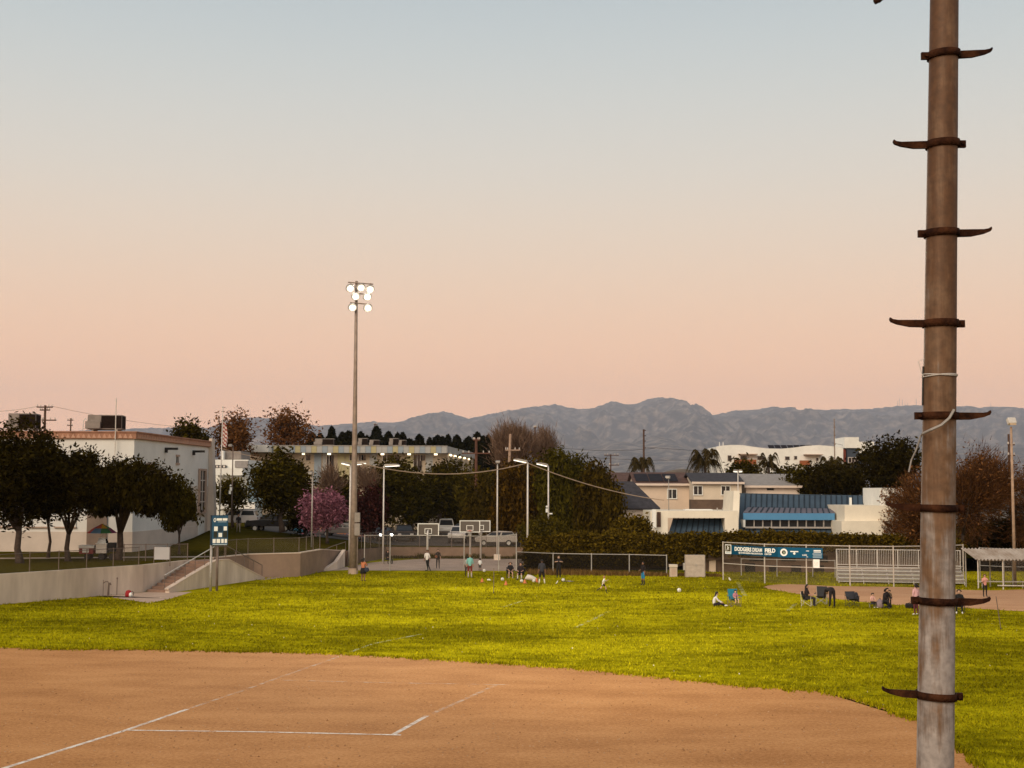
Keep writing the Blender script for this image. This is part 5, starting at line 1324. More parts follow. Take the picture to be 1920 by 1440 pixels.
# ------------------------------------------------------------------ bleachers
br = G(1572, 1094); e_ = G(1750, 1093)
root = thing('bleachers', 'aluminium bleachers with picket guard rail behind the backstop', 'bleachers', br, R(-11))
BL = 9.0; M['risershade'] = mat('shaded_riser', (.20, .175, .155), .7, .15, 3)  # darker riser colour paints in the shading between seat rows
for i in range(4):
    z = .36 + .24 * i; y = .35 + .62 * i
    mb = MB(); mb.box(0, BL, y, y + .27, z, z + .05); mb.build('seat_plank', M['alu'], root)
    mb = MB(); mb.box(0, BL, y - .32, y - .02, z - .22, z - .18); mb.build('foot_plank', M['alu'], root)
    mb = MB(); mb.box(0, BL, y - .015, y + .012, z - .17, z - .02); mb.build('riser', M['risershade'], root)
for i in range(6):
    x = .05 + (BL - .1) * i / 5
    mb = MB(); mb.tube([(x, .1, 0), (x, .1, .14), (x, 2.6, 1.1), (x, 2.6, 0)], .03, 6); mb.tube([(x, .15, .03), (x, 2.6, .5)], .022, 5); mb.build('support_frame', M['galvbright'], root)
for i in range(7):
    x = BL * i / 6; mb = MB(); mb.tube([(x, 2.75, 0), (x, 2.75, 2.42)], .035, 6); mb.build('rail_post', M['galvbright'], root)
for z in (2.40, 1.25): mb = MB(); mb.tube([(0, 2.75, z), (BL, 2.75, z)], .03, 6); mb.build('guard_rail', M['galvbright'], root)
pk = MB(); pk.tube([(0, 2.75, 1.25), (0, 2.75, 2.4)], .014, 4); pk = pk.build('picket', M['galvbright'], root); pk.location = (.12, 0, 0)
for i in range(1, 70):
    x = .12 + i * .128
    if x < BL - .05:
        c = pk.copy(); COL.objects.link(c); c.location = (x, 0, 0)
mb = MB(); mb.tube([(0, 1.7, 1.0), (0, 1.7, 2.0), (0, 2.75, 2.4)], .026, 5); mb.build('end_rail', M['galvbright'], root)
# ------------------------------------------------------------------ dugout
db = G(1834, 1105); root = thing('dugout', 'open dugout shelter with rusty corrugated metal roof', 'shelter', db, R(-4))
mb = MB(); N = 264; WD = 8.0; V = []
for i in range(N + 1):
    x = -.15 + WD * i / N; zc_ = .055 * math.sin(i * 2 * math.pi / 8)
    V += [(x, -.25, 2.06 + zc_), (x - .32, 2.6, 2.72 + zc_)]
mb.add(V, [(2 * i, 2 * i + 2, 2 * i + 3, 2 * i + 1) for i in range(N)]); mb.build('corrugated_roof', mat('rusty_sheet', (.36, .27, .20), .7, .25, 1.2, col2=(.44, .38, .33), stretch=(1, .3, 1)), root, smooth=True, fix=False)
for x in (0.02, 1.72, 3.3, 5.0, 6.7):
    mb = MB(); mb.tube([(x, 0, 0), (x, 0, 2.05)], .045, 6); mb.build('front_post', M['galvbright'], root)
    mb = MB(); mb.tube([(x - .2, 2.5, 0), (x - .2, 2.5, 2.65)], .045, 6); mb.build('rear_post', M['galv'], root)
mb = MB(); mb.tube([(0.1, 0.02, 2.0), (7.6, .02, 2.0)], .03, 6); mb.build('eave_rail', M['galv'], root)
mb = MB(); mb.box(.4, 7.5, 1.4, 1.75, .42, .48); mb.build('bench_plank', M['alu'], root)
for x in (.7, 3.5, 6.5): mb = MB(); mb.tube([(x, 1.55, 0), (x, 1.55, .42)], .04, 5); mb.build('bench_leg', M['galv'], root)
mb = MB(); mb.tube([(1.3, -.1, .28), (7.6, -.1, .28)], .045, 6); mb.build('kick_rail', M['galvbright'], root)
uvp = uvpanel('wire_mesh', (db.x + 1.7, db.y - .1), (db.x + 7, db.y - .5), .3, 2.0, .3, 2.0, M['link'], root)
uvp.parent = None; uvp.parent = root
# ------------------------------------------------------------------ cabinets by the fence
c = G(1303, 1082); s_ = PX(c.y); root = thing('utility_cabinet', 'tall grey metal utility cabinet against the ivy', 'cabinet', c)
mb = MB(); mb.box(-18.5 / s_, 18.5 / s_, -.3, .3, 0, 41 / s_); mb.build('body', mat('cabinet_steel', (.36, .30, .25), .6, .12, 2), root, bevel=.02)
for (z0, z1) in ((.04, .93), (.97, 1.62)):
    mb = MB(); mb.box(-17 / s_, 17 / s_, -.33, -.303, z0, z1); mb.build('door', mat('cabinet_door', (.39, .33, .28), .6, .12, 3), root)
mb = MB(); mb.box(.03, .10, -.37, -.333, .85, 1.03); mb.build('latch', M['galv'], root)
mb = MB(); mb.box(-22 / s_, -18.7 / s_, -.2, .1, .55, 1.1); mb.build('meter_box', M['galv'], root)
c = G(1262.5, 1081.5); root = thing('drinking_fountain', 'short beige block with rounded hollow beside the cabinet', 'fountain', c)
mb = MB(); mb.box(-.30, .30, -.22, .22, 0, .74); mb.build('pedestal', mat('beige_block', (.46, .37, .30), .9, .1, 2), root, bevel=.03)
mb = MB(); mb.box(-.34, .33, -.27, .22, .742, .98); mb.build('basin', mat('beige_top', (.52, .46, .40), .8, .1, 2), root, bevel=.03)
mb = MB(); mb.box(-.17, .17, -.235, -.222, .15, .62); mb.build('hollow', M['surround'], root)
# ------------------------------------------------------------------ tower light
tb = G(662, 1076); top = A(668.5, 527, tb.y); LT = top.z
root = thing('light_tower', 'tall steel floodlight tower with lit lamps beside the court', 'light tower', tb)
lean = top.x - tb.x
mb = MB(); mb.tube([(0, 0, 0), (0, 0, .45)], .40, 14); mb.build('footing', M['concrete'], root, smooth=False)
pp = lambda t: Vector((lean * t, 0, LT * t))
mb = MB(); mb.tube([pp(.012), pp(.3), pp(.65), pp(1.0)], [.33, .24, .16, .11], 14); mb.build('mast', M['mastmat'], root, smooth=True)
zz = lambda y: A(668, y, tb.y).z
for (y0, y1) in ((961, 979), (981, 1004)):
    mb = MB(); mb.box(.12, .56, -.55, -.24, zz(y1), zz(y0)); mb.build('control_box', M['hvac'], root, bevel=.02)
mb = MB(); mb.tube([(.36, -.3, .3), (.36, -.3, zz(1004) - .002)], .05, 6); mb.build('conduit', M['rail'], root)
lamps = []; M['reflector'] = mat('glowing_reflector', (.8, .76, .68), .5, 0, 1, emit=((1.0, .88, .70), .55))  # reflector ring emits, standing in for lamp light on the bowl
rows = [(531, [(657, 541), (677, 540), (694, 543)]), (551, [(667, 556), (689, 557)]), (569, [(661, 577), (690, 578)])]
for yb_, ls in rows:
    x0, x1 = A(min(l[0] for l in ls) - 4, yb_, tb.y).x - tb.x, A(max(l[0] for l in ls) + 6, yb_, tb.y).x - tb.x
    mb = MB(); mb.tube([(x0, -.15, zz(yb_) + .05), (x1, -.15, zz(yb_) - .1)], .055, 6); ca = mb.build('crossarm', M['mastmat'], root)
    for (lx, ly) in ls:
        c = A(lx, ly, tb.y - .5); c = Vector((c.x - tb.x, -.5, c.z))
        mb = MB(); R_ = .33
        # bowl reflector facing the field, tilted down
        ax = Vector((.25, -1, -.55)).normalized(); u = ax.cross(Vector((0, 0, 1))).normalized(); w = u.cross(ax)
        rings = [(.10, -.42), (.28, -.30), (.38, -.12), (R_, .02)]
        vs_ = [c + ax * z + (u * math.cos(2 * math.pi * k / 14) + w * math.sin(2 * math.pi * k / 14)) * r for r, z in rings for k in range(14)]
        mb.add(vs_, [(i * 14 + k, i * 14 + (k + 1) % 14, (i + 1) * 14 + (k + 1) % 14, (i + 1) * 14 + k) for i in range(3) for k in range(14)]); fl = mb.build('floodlight', M['galv'], root, smooth=True)
        mb = MB(); mb.add([c + ax * .0 + (u * math.cos(2 * math.pi * k / 14) + w * math.sin(2 * math.pi * k / 14)) * (R_ * .62) for k in range(14)], [tuple(range(14))]); mb.build('lens', M['lampglow'], fl, fix=False)
        mb = MB(); mb.add([c - ax * .012 + (u * math.cos(2 * math.pi * k / 20) + w * math.sin(2 * math.pi * k / 20)) * rr_ for rr_ in (R_ * .60, R_ * .97) for k in range(20)], [(k, (k + 1) % 20, 20 + (k + 1) % 20, 20 + k) for k in range(20)]); mb.build('reflector', M['reflector'], fl, fix=False)
        mb = MB(); mb.tube([c - ax * .3, (c.x, -.15, zz(yb_))], .035, 5); mb.build('bracket', M['mastmat'], fl)
def flood(name, loc, tgt, power, size, par=None, blend=.8):
    l = bpy.data.lights.new(name, 'SPOT'); l.energy = power; l.spot_size = R(size); l.spot_blend = blend; l.shadow_soft_size = .8; l.color = (1.0, .90, .72)
    o = bpy.data.objects.new(name, l); COL.objects.link(o); o.location = loc
    o.rotation_euler = (Vector(tgt) - Vector(loc)).to_track_quat('-Z', 'Y').to_euler()
    if par is not None:
        o.parent = par; o.location = Vector(loc) - par.location
    return o
flood('flood_lamp', (tb.x + .3, tb.y - 1.2, LT - 1.0), (8, 62, 0), 75000, 80, root, 1.0)
# ------------------------------------------------------------------ lamp posts
def lamppost(label, base, topz, heads, m=None, r=.075, block=False, cams=None, rz=0):
    root = thing('lamp_post', label, 'lamp post', base); h = topz - base.z
    mb = MB(); mb.tube([(0, 0, -.1), (0, 0, h)], [r * 1.15, r * .8], 10); mb.build('post', m or M['galvbright'], root, smooth=True)
    for (dx, dy, up, L, lit) in heads:
        d = Vector((dx, dy, up)).normalized(); c = Vector((0, 0, h + .05)) + d * (L * .5 + .12)
        ang = math.atan2(d.y, d.x)
        mb = MB(); M4 = Matrix.Translation(c) @ Matrix.Rotation(ang, 4, 'Z') @ Matrix.Rotation(-math.asin(d.z), 4, 'Y')
        pr = [(-L / 2, -.07), (L / 2, -.04), (L / 2, .05), (L * .2, .13), (-L / 2, .12)]
        mb.extr([M4 @ Vector((x, -.2, z)) for x, z in pr], M4.to_3x3() @ Vector((0, .4, 0))); hd = mb.build('lamp_head', M['galv'], root)
        mb = MB(); mb.extr([M4 @ Vector((x, y, z)) for x, y, z in ((-L * .46, -.17, -.076), (L * .46, -.17, -.048), (L * .46, .17, -.048), (-L * .46, .17, -.076))], M4.to_3x3() @ Vector((0, 0, -.05))); mb.build('lens', M['lampsoft'] if lit else M['frame'], hd)
        mb = MB(); mb.tube([(0, 0, h - .1), (0, 0, h + .05), Vector((0, 0, h + .05)) + d * .3], .04, 6); mb.build('arm', M['galv'], root)
    if block:
        mb = MB(); mb.box(-.32, .32, -.3, .3, -.05, .55); mb.build('footing', M['concrete_wall'], root, bevel=.02)
    if cams:
        for (z, dx) in cams:
            mb = MB(); mb.obox(Vector((dx, -.12, z)), .36 if dx > 0 else .2, .18, .12 if dx > 0 else .36); mb.build('camera_box', M['white'], root)
        mb = MB(); mb.lathe((-.14, -.12, cams[0][0] + .35), [(.02, -.1), (.10, -.06), (.11, 0), (.08, .08), (.02, .1)], 10); mb.build('camera_dome', M['white'], root, smooth=True)
    return root
b = G(655, 1062); lamppost('court lamp post close behind the light tower with two heads', b, A(660, 872, b.y).z, [(-.6, -.4, .12, .75, True), (1, -.1, .12, 1.3, True)], cams=[(A(655, 957, b.y).z, -.15), (A(655, 964, b.y).z, .2)] if 0 else None, r=.09)
b = G(718, 1057); lamppost('slim court lamp post with one head pointing right', b, A(721.5, 874, b.y).z, [(1, -.35, .03, 1.45, True)])
b = G(932, 1050); lamppost('court lamp post on a square concrete footing', b, A(935, 868, b.y).z, [(0.05, -1, .05, .9, False)], block=True)
b = G(989, 1063); lamppost('court lamp post whose head points left above the cable', b, A(991, 867, b.y).z, [(-1, -.3, .16, 1.2, True)], r=.085)
b = Vector((A(1028, 1040, 128).x, 128, .9)); lamppost('court lamp post carrying white cameras above the yellow bush', b, A(1028, 874, 128).z, [(-1, -.35, .2, 1.05, True)], cams=[(A(1027, 957, 128).z - .9, -.15), (A(1027, 963, 128).z - .9, .2)])
b = Vector((A(434, 990, 139).x, 139, T(A(434, 990, 139).x, 139))); lamppost('thin dark post with lamp globe beside the flagpole', b, A(437, 836, 139).z, [(-1, -.3, 0, .35, False)], m=M['rail'], r=.07, cams=[(A(434, 917, 139).z - b.z, -.1), (A(434, 923, 139).z - b.z, -.2)])
b = Vector((A(1254, 965, 127).x, 127, A(1254, 962, 127).z)); lamppost('slim lamp post on the low wing of the recreation building', b, A(1252, 896, 127).z, [(-.3, -1, .05, .5, False)], m=M['galv'], r=.04)
b = Vector((A(1384, 935, 135).x, 135, .9)); lamppost('slim mast with two small lamps behind the white fin wall', b, A(1384, 884, 135).z, [(-1, -.4, .0, .3, True), (1, -.4, .0, .3, True)], m=M['galvbright'], r=.05)
b = Vector((A(584, 1030, 121).x, 121, T(A(584, 1030, 121).x, 121))); lamppost('weathered thin post on the hillside below the blossom tree', b, A(585, 888, 121).z, [(-.5, -1, 0, .3, False)], m=M['galv'], r=.06)
b = Vector((A(1903, 1090, 101).x, 101, 0)); root = lamppost('tall lamp mast with square floodlight behind the dugout', b, A(1899, 800, 101).z, [], m=M['palewood'], r=.11)
c = Vector((0, 0, A(1899, 790, 101).z)); mb = MB(); mb.obox(c + Vector((0, -.1, 0)), .62, .35, .5, .15, -.5); hd = mb.build('floodlight', M['galvbright'], root, bevel=.03); mb = MB(); mb.obox(c + Vector((0, -.31, -.12)), .5, .03, .4, .15, -.5); mb.build('lens', mat('dusty_lens', (.45, .33, .22), .3, .1, 3), hd)
mb = MB(); mb.tube([(-.3, 0, c.z - 4.2), (.3, 0, c.z - 4.2)], .03, 5); mb.build('step_bar', M['rail'], root)
# ------------------------------------------------------------------ power poles and wires
def powerpole(label, px, ytop, d, r, m, arms, z0=0.6, lean=0, ins=True):
    t = A(px, ytop, d); root = thing('power_pole', label, 'power pole', (t.x + lean, d, z0)); h = t.z - z0
    mb = MB(); mb.tube([(0, 0, -.3), (-lean, 0, h)], [r * 1.2, r * .8], 8); mb.build('pole', m, root)
    for (dy_px, wl, wr) in arms:
        z = h - dy_px / PX(d); x = -lean * z / h
        mb = MB(); mb.obox(Vector((x + (wr - wl) / 2 / PX(d), -r, z)), (wl + wr) / PX(d), .12, .14); ar = mb.build('crossarm', m, root)
        if ins:
            for k in (-wl * .9, -wl * .5, wr * .5, wr * .9):
                mb = MB(); mb.lathe((x + k / PX(d), -r, z + .07), [(.05, 0), (.07, .08), (.05, .2), (.02, .26)], 6); mb.build('insulator', M['frame'], ar)
    return root
powerpole('dark power pole with double crossarms above the left tree crown', 85, 760, 160, .17, M['wood'], [(3.5, 15, 15), (9, 9, 10), (28, 5, 22)])
powerpole('small distant power pole behind the hall roof', 133, 784, 250, .16, M['wood'], [(4, 6, 5), (14, 6, 4)])
powerpole('distant power pole above the school conifers', 703, 794, 300, .16, M['wood'], [(2, 2, 5), (10, 2, 5)])
pA = powerpole('brown wooden power pole at the school corner', 893, 822, 160, .19, mat('red_pole', (.11, .05, .033), .9, .2, 3), [(3, 6, 7), (28, 27, 27)])
powerpole('pale wooden power pole before the leafless tree', 957, 814, 166, .19, M['palewood'], [(30, 8, 20)], lean=-.5)
powerpole('thin power pole beside the small leafless tree', 1003, 798, 190, .12, M['wood'], [(4, 2, 3)])
powerpole('low power pole with T crossarm left of the palms', 1145, 852, 220, .13, M['wood'], [(1.5, 12, 15), (20, 3, 16)])
powerpole('tall dark power pole with stacked brackets before the mountains', 1207, 805, 260, .2, M['wood'], [(2, 2, 4), (12, 2, 4), (22, 2, 4), (35, 2, 4), (60, 3, 3)], ins=False)
powerpole('slender tall pole in front of the wavy apartments', 1564, 785, 230, .11, M['mastmat'], [(16, 1.5, 2), (31, 1.5, 2), (48, 1.5, 2)], ins=False)
powerpole('dark power pole beside the tall lamp mast', 1891, 814, 150, .15, M['wood'], [(20, 3, 10), (40, 3, 10)])
def cable(label, pts, r, m, name='overhead_cable'):
    root = thing(name, label, 'cable', pts[0]); mb = MB(); mb.tube(pts, r, 5); mb.build('cable', m, root, world=True); return root
def span(a, b, sag, n=14): return [a.lerp(b, i / n) - Vector((0, 0, sag * 4 * (i / n) * (1 - i / n))) for i in range(n + 1)]
M['cablem'] = mat('pale_cable', (.34, .25, .18), .6, .1, 3); M['wire'] = mat('dark_wire', (.05, .04, .04), .6, 0, 1)
a = A(672, 868, tb.y); b2 = A(989, 868, G(989, 1063).y); c2 = A(1245, 938, 126)
cable('thick pale cable sagging from the light tower to the court lamp', span(a, b2, .95), .045, M['cablem'])
cable('pale cable running from the court lamp to the recreation building', span(b2, c2, .45), .04, M['cablem'])
for i, (p, q, l) in enumerate((((1040, 838), (1230, 840), 'dark utility wire crossing before the mountains to the tall pole'), ((1060, 853), (1345, 860), 'lower dark utility wire crossing behind the palms'), ((1207, 838), (1570, 846), 'dark utility wire between the tall bracketed pole and slender pole'), ((1560, 830), (1700, 842), 'dark wire from the slender pole toward the dark tree'))):
    cable(l, span(A(*p, 262), A(*q, 262), .6), .035, M['wire'])
cable('faint wire running right from the double crossarm pole', span(A(99, 762, 160), A(520, 802, 230), 1.2), .022, M['cablem'])
cable('faint wire running left from the double crossarm pole', span(A(70, 762, 160), A(-80, 768, 160), .4), .022, M['cablem'])
cable('guy cable crossing the school trees', span(A(405, 838, 150), A(590, 868, 150), .4), .03, M['cablem'])
# flagpole
fb_ = Vector((A(411, 985, 137).x, 137, 3.0)); ft = A(418, 765, 137); root = thing('flagpole', 'tall white flagpole with limp striped flag', 'flagpole', fb_)
mb = MB(); mb.tube([(0, 0, -.2), ft - fb_], [.075, .04], 8); mb.build('pole', M['galvbright'], root, smooth=True)
mb = MB(); mb.lathe(ft - fb_, [(.02, 0), (.08, .04), (.09, .09), (.06, .15), (.01, .18)], 8); mb.build('finial', M['galvbright'], root, smooth=True)
fm = bpy.data.materials.new('flag_stripes'); fm.use_nodes = True; t = fm.node_tree; bb = t.nodes['Principled BSDF']; wv = t.nodes.new('ShaderNodeTexWave'); wv.inputs['Scale'].default_value = 1.6; wv.bands_direction = 'DIAGONAL'
tc = t.nodes.new('ShaderNodeTexCoord'); t.links.new(tc.outputs['Object'], wv.inputs[0]); rp = t.nodes.new('ShaderNodeValToRGB'); rp.color_ramp.interpolation = 'CONSTANT'; rp.color_ramp.elements[0].color = (.30, .06, .05, 1); rp.color_ramp.elements[1].position = .5; rp.color_ramp.elements[1].color = (.62, .55, .50, 1); t.links.new(wv.outputs[0], rp.inputs[0]); t.links.new(rp.outputs[0], bb.inputs['Base Color']); bb.inputs['Roughness'].default_value = .9
mb = MB(); V = []
for k in range(12):
    z = A(418, 790 + 47 * k / 11, 137).z - fb_.z
    for j in range(7):
        x = (ft.x - fb_.x) * .85 + .06 + (.14 + .36 * math.sin(.3 + 2.2 * k / 11)) * j / 6; V.append((x, .09 * math.sin(j * 1.9 + k * .35), z - .12 * j / 6))
mb.add(V, [(k * 7 + j, k * 7 + j + 1, (k + 1) * 7 + j + 1, (k + 1) * 7 + j) for k in range(11) for j in range(6)]); mb.build('flag', fm, root, smooth=True, fix=False)
# ------------------------------------------------------------------ basketball hoops
def hoop(label, c, bz, facing, pole_dy, rimcol):
    """c: board centre xy; facing -1 rim toward camera, +1 away"""
    root = thing('basketball_hoop', label, 'basketball hoop', (c.x, c.y + pole_dy, 0))
    w, h = .915, .53; y = -pole_dy
    mb = MB()
    for (x0, x1, z0, z1) in ((-w, w, bz - h, bz - h + .07), (-w, w, bz + h - .07, bz + h), (-w, -w + .07, bz - h + .071, bz + h - .071), (w - .07, w, bz - h + .071, bz + h - .071),):
        mb.box(x0, x1, y - .03, y + .03, z0, z1)
    mb.build('board_frame', M['white'], root)
    mb = MB(); mb.box(-w + .071, w - .071, y - .012, y + .012, bz - h + .071, bz + h - .071)
    pmt = bpy.data.materials.get('board_pane') or mat('board_pane', (.085, .068, .055), .35, .1, 2); mb.build('pane', pmt, root)
    mb = MB(); f = facing
    for (x0, x1, z0, z1) in ((-.31, .31, bz - .36, bz - .31), (-.31, .31, bz + .05, bz + .10), (-.31, -.26, bz - .309, bz + .049), (.26, .31, bz - .309, bz + .049)):
        mb.box(x0, x1, y - .02, y + .02, z0, z1)
    mb.build('target_square', M['white'], root)
    mb = MB(); n = 20; rc = Vector((0, y + f * .40, bz - .38)); mb.tube([rc + Vector((.23 * math.cos(2 * math.pi * i / n), .23 * math.sin(2 * math.pi * i / n), 0)) for i in range(n + 1)], .022, 6); mb.box(-.06, .06, min(y, y + f * .2), max(y, y + f * .2), bz - .45, bz - .33)
    rim = mb.build('rim', rimcol, root)
    mb = MB()
    for i in range(12):
        a1, a2 = 2 * math.pi * i / 12, 2 * math.pi * (i + .5) / 12
        for s in (-1, 1):
            mb.tube([rc + Vector((.22 * math.cos(a1), .22 * math.sin(a1), -.02)), rc + Vector((.17 * math.cos(a1 + s * .26), .17 * math.sin(a1 + s * .26), -.2)), rc + Vector((.14 * math.cos(a1), .14 * math.sin(a1), -.42))], .008, 3)
    mb.build('net', M['frame'], rim)
    mb = MB(); mb.tube([(0, 0, -.1), (0, 0, bz - .45), (0, y * .35, bz - .1), (0, y * .85, bz - .06)], [.085, .08, .075, .06], 10); mb.build('post', M['galvbright'], root, smooth=True)
    mb = MB(); mb.tube([(0, 0, bz - .9), (0, y * .9, bz - .3)], .035, 6); mb.build('brace', M['galv'], root)
    return root
orim = mat('rim_orange', (.42, .09, .035), .5, .1, 3); srim = mat('rim_dull', (.07, .045, .035), .6, .2, 3)
c1 = A(803, 993, 117.5); hoop('basketball hoop seen from behind with rim facing the court', c1, c1.z, 1, -1.0, srim)
c2_ = A(881, 987, 122.5); hoop('basketball hoop with orange rim facing the lawn', c2_, c2_.z, -1, 1.3, orim)
c3 = A(901, 986.5, 128); hoop('farther basketball hoop overlapped by the orange rim hoop', c3, c3.z, -1, 1.3, srim)
# ------------------------------------------------------------------ blue field sign on posts
b = G(398.5, 1108.5); s_ = PX(b.y); root = thing('field_sign', 'blue boxed field sign with white notices on two tall posts', 'sign', b, R(24))
zt_, zb_ = A(398, 966, b.y).z, A(398, 1022, b.y).z
M['signblue'] = mat('sign_blue', (.015, .075, .15), .5, .08, 2); M['signdark'] = mat('sign_side', (.008, .03, .06), .5, .08, 2)  # darker side blue has the shade painted in; one notice reuses it
mb = MB(); mb.box(-.20, .92, -.16, .16, zb_, zt_); mb.build('cabinet', M['signdark'], root)
mb = MB(); mb.box(-.15, .90, -.19, -.163, zb_ + .03, zt_ - .03); mb.build('face', M['signblue'], root)
for x in (-.14, .28): mb = MB(); mb.tube([(x, 0, -.1), (x, 0, zb_ - .002)], .085, 10); mb.build('post', M['galv'] if x < 0 else M['rail'], root, smooth=True)
mb = MB(); mb.extr([(.02 + .085 * math.cos(a), -.192, zt_ - .32 + .14 * math.sin(a)) for a in [2 * math.pi * i / 18 for i in range(18)]], (0, -.004, 0)); mb.build('emblem', M['ink'], root)
mb = MB(); mb.extr([(.02 + .045 * math.cos(a), -.197, zt_ - .32 + .09 * math.sin(a)) for a in [2 * math.pi * i / 18 for i in range(18)]], (0, -.003, 0)); mb.build('emblem', M['signblue'], root)
for (x0, x1, z0, z1, m_) in ((.14, .50, -.36, -.20, 'ink'), (.54, .86, -.36, -.20, 'ink'), (.22, .80, -.46, -.42, 'inkgrey'), (-.02, .22, -1.05, -.75, 'ink'), (.62, .84, -1.02, -.75, 'ink'), (.28, .52, -1.45, -1.18, 'ink'),
                         (-.04, .20, -1.50, -1.08, 'blackink'), (.58, .86, -1.50, -1.06, 'blackink'), (.26, .54, -1.10, -.70, 'signdark'), (-.10, .10, -1.85, -1.58, 'ink'), (.16, .40, -1.85, -1.58, 'ink'), (.47, .64, -1.85, -1.58, 'ink'), (.70, .86, -1.85, -1.58, 'ink'), (-.10, .86, -1.98, -1.92, 'inkgrey')):
    mb = MB(); mb.box(x0, x1, -.197, -.192, zt_ + z0, zt_ + z1); mb.build('notice', M[m_], root)
# ------------------------------------------------------------------ pipes, bin, bag
c = G(193, 1119); root = thing('standpipe', 'bent water pipes standing before the white wall', 'pipe', c)
mb = MB(); mb.tube([(0, 0, -.1), (0, 0, 1.05)], .022, 6); mb.build('riser', M['rail'], root)
mb = MB(); mb.tube([(0, 0, .85), (.12, 0, .95), (.28, 0, .95), (.34, 0, .85), (.27, .0, -.1)], .035, 7); mb.build('bend', M['rail'], root)
c = G(204, 1117); root = thing('standpipe', 'short hooked pipe beside the bent water pipes', 'pipe', c); mb = MB(); mb.tube([(0, 0, -.1), (0, 0, .75), (.05, 0, .82), (.1, 0, .75)], .04, 7); mb.build('riser', M['rail'], root); mb = MB(); mb.lathe((.1, 0, .68), [(.05, 0), (.05, .06)], 8); mb.build('cap', M['rail'], root)
c = G(219, 1116); root = thing('standpipe', 'thin straight rod at the wall foot near the red bag', 'pipe', c); mb = MB(); mb.tube([(0, 0, -.1), (0, 0, 1.1)], .025, 6); mb.build('riser', M['rail'], root); mb = MB(); mb.lathe((0, 0, 1.02), [(.04, 0), (.05, .06), (.02, .12)], 8); mb.build('cap', M['rail'], root)
c = G(241, 1119.5); root = thing('backpack', 'red and white backpack lying on the stair pad', 'backpack', c)
mb = MB(); mb.lathe((0, 0, 0), [(.10, 0), (.24, .05), (.25, .22), (.18, .38), (.05, .44)], 12); o = mb.build('body', mat('red_cloth', (.30, .015, .02), .8, .15, 5), root, smooth=True); o.scale = (.9, .7, 1)
mb = MB(); mb.lathe((.16, -.1, .02), [(.05, 0), (.12, .05), (.11, .2), (.04, .28)], 8); mb.build('pocket', M['white'], root, smooth=True)
mb = MB(); mb.tube([(.2, .0, .38), (.32, -.02, .3), (.3, 0, .1)], .02, 5); mb.build('strap', M['blackmetal'], root)
c = Vector((G(546, 1074).x, G(546, 1074).y, 0)); root = thing('rubbish_bin', 'dark square rubbish bin against the tan wall', 'bin', c)
mb = MB(); mb.add([(-.26, -.26, 0), (.26, -.26, 0), (.26, .26, 0), (-.26, .26, 0), (-.31, -.31, .72), (.31, -.31, .72), (.31, .31, .72), (-.31, .31, .72)], [(0, 3, 2, 1), (4, 5, 6, 7), (0, 1, 5, 4), (1, 2, 6, 5), (2, 3, 7, 6), (3, 0, 4, 7)]); mb.build('bin', M['blackmetal'], root)
mb = MB(); mb.add([(-.33, -.33, .722), (.33, -.33, .722), (.33, .33, .722), (-.33, .33, .722), (-.2, -.2, .86), (.2, -.2, .86), (.2, .2, .86), (-.2, .2, .86)], [(0, 3, 2, 1), (4, 5, 6, 7), (0, 1, 5, 4), (1, 2, 6, 5), (2, 3, 7, 6), (3, 0, 4, 7)]); mb.build('lid', M['hvac'], root)
# ------------------------------------------------------------------ snack cart with rainbow umbrella
c = G(186, 1049, Zt); root = thing('snack_cart', 'white street snack cart parked under the tree', 'cart', c)
mb = MB(); mb.box(-.15, .62, -.4, .4, .45, 1.1); mb.build('steel_body', M['alu'], root, bevel=.02)
mb = MB(); mb.box(-.18, .66, -.42, .42, 1.102, 1.16); mb.build('counter', M['white'], root)
mb = MB(); mb.add([(-.1, -.3, 1.162), (.55, -.3, 1.162), (.55, .3, 1.162), (-.1, .3, 1.162), (0, -.22, 1.5), (.48, -.22, 1.5), (.48, .22, 1.5), (0, .22, 1.5)], [(0, 3, 2, 1), (4, 5, 6, 7), (0, 1, 5, 4), (1, 2, 6, 5), (2, 3, 7, 6), (3, 0, 4, 7)]); mb.build('glass_case', M['glass'], root)
mb = MB(); mb.box(-.04, .52, -.26, .26, 1.502, 1.55); mb.build('case_top', M['white'], root)
mb = MB(); mb.box(-1.35, -.35, -.35, .35, .42, .80); mb.build('red_box', mat('red_cart', (.25, .05, .05), .6, .2, 4), root)
mb = MB(); mb.box(-1.40, -.30, -.38, .38, .802, 1.02); mb.build('cooler', M['white'], root, bevel=.03)
mb = MB(); mb.box(-1.1, -.65, -.40, -.382, .5, .78); mb.build('menu_board', M['white'], root)
mb = MB(); mb.box(.66, 1.15, -.3, .3, .55, 1.2); mb.build('side_bin', M['blackmetal'], root)
for x in (-.75, .25, 1.0):
    for y in (-.36, .36):
        w = MB(); q = Vector((x, y, .22)); w.add([q + Vector((.22 * math.cos(a), dy, .22 * math.sin(a))) for dy in (-.05, .05) for a in [2 * math.pi * i / 14 for i in range(14)]], [tuple(range(14)), tuple(range(27, 13, -1))] + [(i, (i + 1) % 14, 14 + (i + 1) % 14, 14 + i) for i in range(14)]); w.build('wheel', M['blackmetal'], root)
u = thing('umbrella', 'rainbow panelled umbrella shading the snack cart', 'umbrella', c + Vector((.15, 0, 1.551)))
mb = MB(); mb.tube([(0, 0, 0), (0, 0, 1.03)], .025, 6); mb.build('pole', M['galvbright'], u)
cols = [(.70, .16, .07), (.75, .45, .04), (.06, .22, .08), (.70, .42, .05), (.62, .07, .05), (.12, .24, .40), (.05, .18, .08), (.28, .05, .14)]
rim_ = [(1.05, .38), (.98, .45), (.5, .95), (.0, 1.22)]
